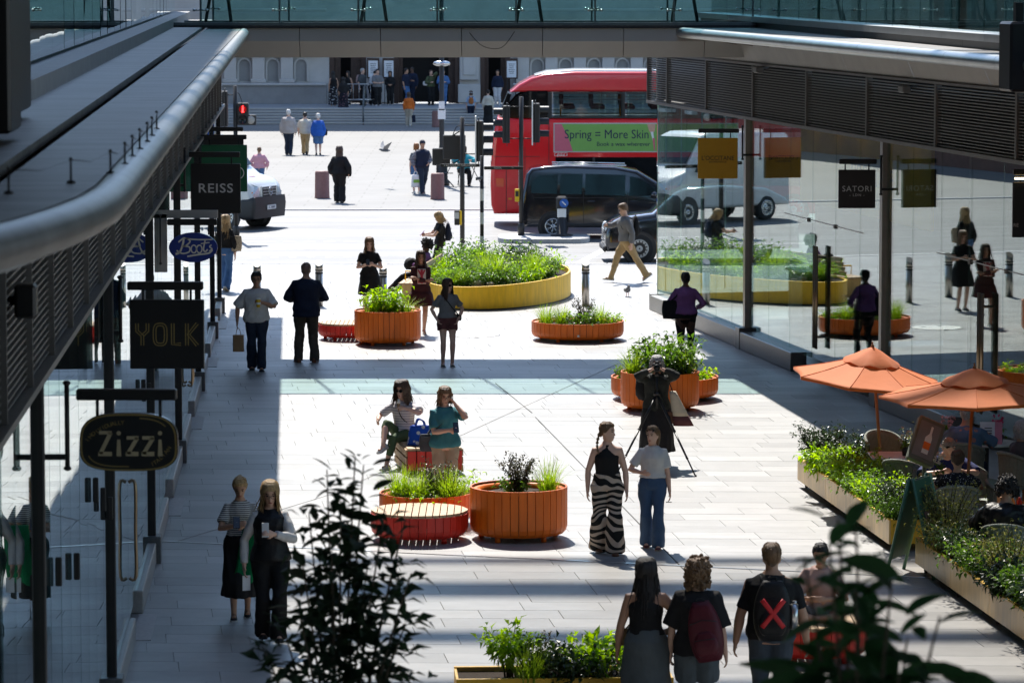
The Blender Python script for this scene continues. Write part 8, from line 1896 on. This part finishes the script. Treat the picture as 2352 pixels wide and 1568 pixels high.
# table-top things
def flowerpot(label, x, y, z, col, n=16, h=.26, pot=None):
    o = thing('potted_flower', label, 'flower', (x, y, z), 0, 'flowers on the terrace tables'); G().rev([(.04, 0), (.055, .10), (.05, .11)], 14).obj('pot', pot or M_trim, o); gl = G(); gp_2 = G()
    for k in range(40): add_leaf(gl, Vector((rnd.gauss(0, .03), rnd.gauss(0, .03), .10 + rnd.random() * h * .5)), rv(1) + Vector((0, 0, .4)), Vector((0, 0, 1)), .06, .04)
    for k in range(n):
        c = Vector((rnd.gauss(0, .045), rnd.gauss(0, .045), .12 + h * rnd.uniform(.4, 1)))
        for m_ in range(7): add_leaf(gp_2, c, rv(1), Vector((0, 0, 1)), .03, .028)
    gl.obj('leaves', LM_mid, o); gp_2.obj('petals', M('petal_' + label[:8], col, .6, var=.2), o); return o
flowerpot('deep pink geranium on the far terrace table', X_(2302, 51.9), 51.9, .75, (.62, .02, .12)); flowerpot('pale pink hydrangea on the terrace beside the flowered shirt', X_(2185, 51.8), 51.8, .75, (.65, .34, .36)); flowerpot('white flowers in front of the man in navy', X_(2165, 47.8), 47.75, .75, (.7, .70, .60)); flowerpot('white flowers beside the display stand', X_(2085, 50.5), 50.5, .75, (.7, .7, .64), 8)
table('small white side table holding the pink hydrangea', X_(2185, 51.8), 51.8, .22, M_ttop)
make_shrub('yellow-flecked potted shrub behind the display stand', (X_(2130, 52.4), 52.4, .3), .85, .3, LM_var, 14, .045, .022, 26, 'terrace shrubs', upright=.8); tag(G().rev([(.16, 0), (.2, .32), (.18, .32), (.17, .3)], 18).obj('plant_pot', M_agrn, None, (X_(2130, 52.4), 52.4, 0)), 'dark round pot of the yellow-flecked shrub', 'pot')
make_shrub('dark green shrub between parasol pole and chair', (X_(2050, 52.7), 52.75, .36), .5, .34, LM_dark, 12, .08, .035, 20, 'terrace shrubs')
mn = thing('menu_card', 'white and pink menu card standing on the far terrace table', 'menu', (X_(2283, 51.8), 51.75, .752), R(-4)); G().box((-.06, 0, .15), (.2, .008, .30), rx=R(-8)).obj('card', M_paper, mn); G().box((.09, .004, .15), (.10, .008, .30), rx=R(-8)).obj('pink_leaf', M('menu_rose', (.6, .22, .3), .6), mn)
for k in range(4): G().box((-.05, -.035 + .0 * k, .22 - k * .035), (.1, .004, .012)).obj('print_line', C_navy, mn)
tc_ = thing('tea_cup', 'green tea cup on its saucer on the far terrace table', 'cup', (X_(2268, 51.65), 51.68, .752)); M_cupg = M('cup_green', (.03, .22, .14), .2); G().rev([(.075, .0), (.08, .012), (.03, .008)], 20).obj('saucer', M_cupg, tc_); G().rev([(.025, .01), (.045, .03), (.052, .075), (.046, .075), (.04, .03)], 20, caps=False).obj('bowl', M_cupg, tc_); G().tube(spline([(.048, 0, .06), (.075, 0, .055), (.07, 0, .03), (.045, 0, .03)], 4), .006, 6).obj('handle', M_cupg, tc_)
tr_ = thing('tea_tray', 'reddish wooden crate of condiments at the right edge', 'crate', (X_(2345, 45.6), 45.7, 0)); G().box((0, 0, .35), (.4, .3, .7), bev=.01).obj('stand', M_polew, tr_); 
for s in (-1, 1): G().box((s * .2, 0, .78), (.02, .3, .18)).obj('side', M_polew, tr_)
for k in range(4): G().rev([(.03, 0), (.03, .1), (.012, .13), (.012, .15)], 10).obj('bottle', M_amber if k % 2 else M_redp, tr_, (-.12 + k * .08, 0, .70))

# ================================================================ OUTDOOR SEATS ON THE SQUARE, BIRDS
lq = gp(1075, 428)
ct = thing('bistro_table', 'small bistro table on the square behind the lamp post', 'table', (lq.x + .2, lq.y, 0)); G().rev([(.32, .72), (.32, .74), (.01, .74)], 20).obj('table_top', M_rim, ct); g = G()
for k in range(3): a = k * 2.1; g.cyl((.28 * math.cos(a), .28 * math.sin(a), 0), (-.1 * math.cos(a), -.1 * math.sin(a), .72), .015, n=6)
g.obj('legs', M_trim, ct)
def bistro(label, x, y, rz):
    o = thing('bistro_chair', label, 'chair', (x, y, 0), rz, 'bistro chairs on the square'); G().box((0, 0, .45), (.4, .4, .025), bev=.01).obj('seat', M_trim, o); G().box((0, .2, .75), (.38, .02, .2), bev=.008).obj('backrest', M_trim, o)
    for s in (-1, 1): G().tube([(s * .19, -.2, 0), (s * .19, .2, .86)], .012, 6).obj('leg', M_trim, o); G().tube([(s * .17, .22, 0), (s * .17, -.18, .45)], .012, 6).obj('leg', M_trim, o)
bistro('folding chair on the square left of the bistro table', lq.x - .7, lq.y - .1, R(-90)); bistro('folding chair on the square under the seated person in turquoise', lq.x - .15, lq.y + .45, R(10)); bistro('folding chair on the square under the seated person in white', lq.x + 1.0, lq.y + .1, R(80))
Person('turq', 'seated person in turquoise jacket and sunglasses at the bistro table', (lq.x - .15, lq.y + .45, 0), R(10), 1.7, pz=.56, **{**SIT, 'handL': (.2, -.3, .85), 'handR': (-.2, -.3, .85)}, top=dict(mat=C_turq, sleeve=.97, hem=-.04, loose=.04), bottom=TR(C_black), hair=dict(mat=H_brown, style='bob', length=.12), shoes=(S_black, S_black), glasses='sun', vox=V2, group=GQ)
Person('whitesit', 'seated person in white shirt at the bistro table beside the bus', (lq.x + 1.0, lq.y + .1, 0), R(80), 1.74, sex='m', pz=.56, **{**SIT, 'handL': (.2, -.3, .85), 'handR': (-.2, -.3, .85)}, top=dict(mat=C_white, sleeve=.6, hem=-.04, loose=.04), bottom=TR(C_beige), hair=dict(mat=H_dark, style='short'), shoes=(S_black, S_black), vox=V2, group=GQ)
M_bird = M('bird_grey', (.12, .125, .14), .7, var=.3, scale=30); M_birdw = M('bird_wing', (.22, .22, .23), .7, var=.3, scale=20)
p = pd(884, 346, 128); bd_ = thing('bird', 'grey pigeon flying low over the square with raised wings', 'bird', p, R(-70)); g = G(); g.tube([(0, .19, .0), (0, .1, .0), (0, 0, .01), (0, -.11, .02), (0, -.17, .045), (0, -.215, .04)], [.012, .045, .06, .05, .032, .006], 10); g.obj('body', M_bird, bd_)
for s in (-1, 1): G().loft([[(s * .03, -.07, .04), (s * .03, .09, .03)], [(s * .18, -.10, .13), (s * .20, .08, .12)], [(s * .34, -.03, .22), (s * .36, .08, .21)], [(s * .46, .08, .30), (s * .46, .1, .295)]], 0, True, caps=False, closed=False).obj('wing', M_birdw, bd_)
p = gp(1441, 681); pg = thing('bird', 'pigeon walking on the sunlit paving near the glass corner', 'bird', (p.x, p.y, 0), R(15)); g = G(); g.tube([(0, .17, .10), (0, .08, .13), (0, 0, .145), (0, -.07, .165), (0, -.095, .215), (0, -.11, .245), (0, -.15, .24)], [.012, .045, .062, .055, .032, .03, .005], 10); g.obj('body', M_bird, pg)
for s in (-1, 1): G().cyl((s * .025, 0, .10), (s * .025, -.01, 0), .006, n=5).obj('leg', M_redp, pg); G().ell((s * .05, .03, .145), (.018, .085, .045), 8, 6).obj('wing', M_birdw, pg)
for sc in (WORK, TXT): bpy.data.scenes.remove(sc)
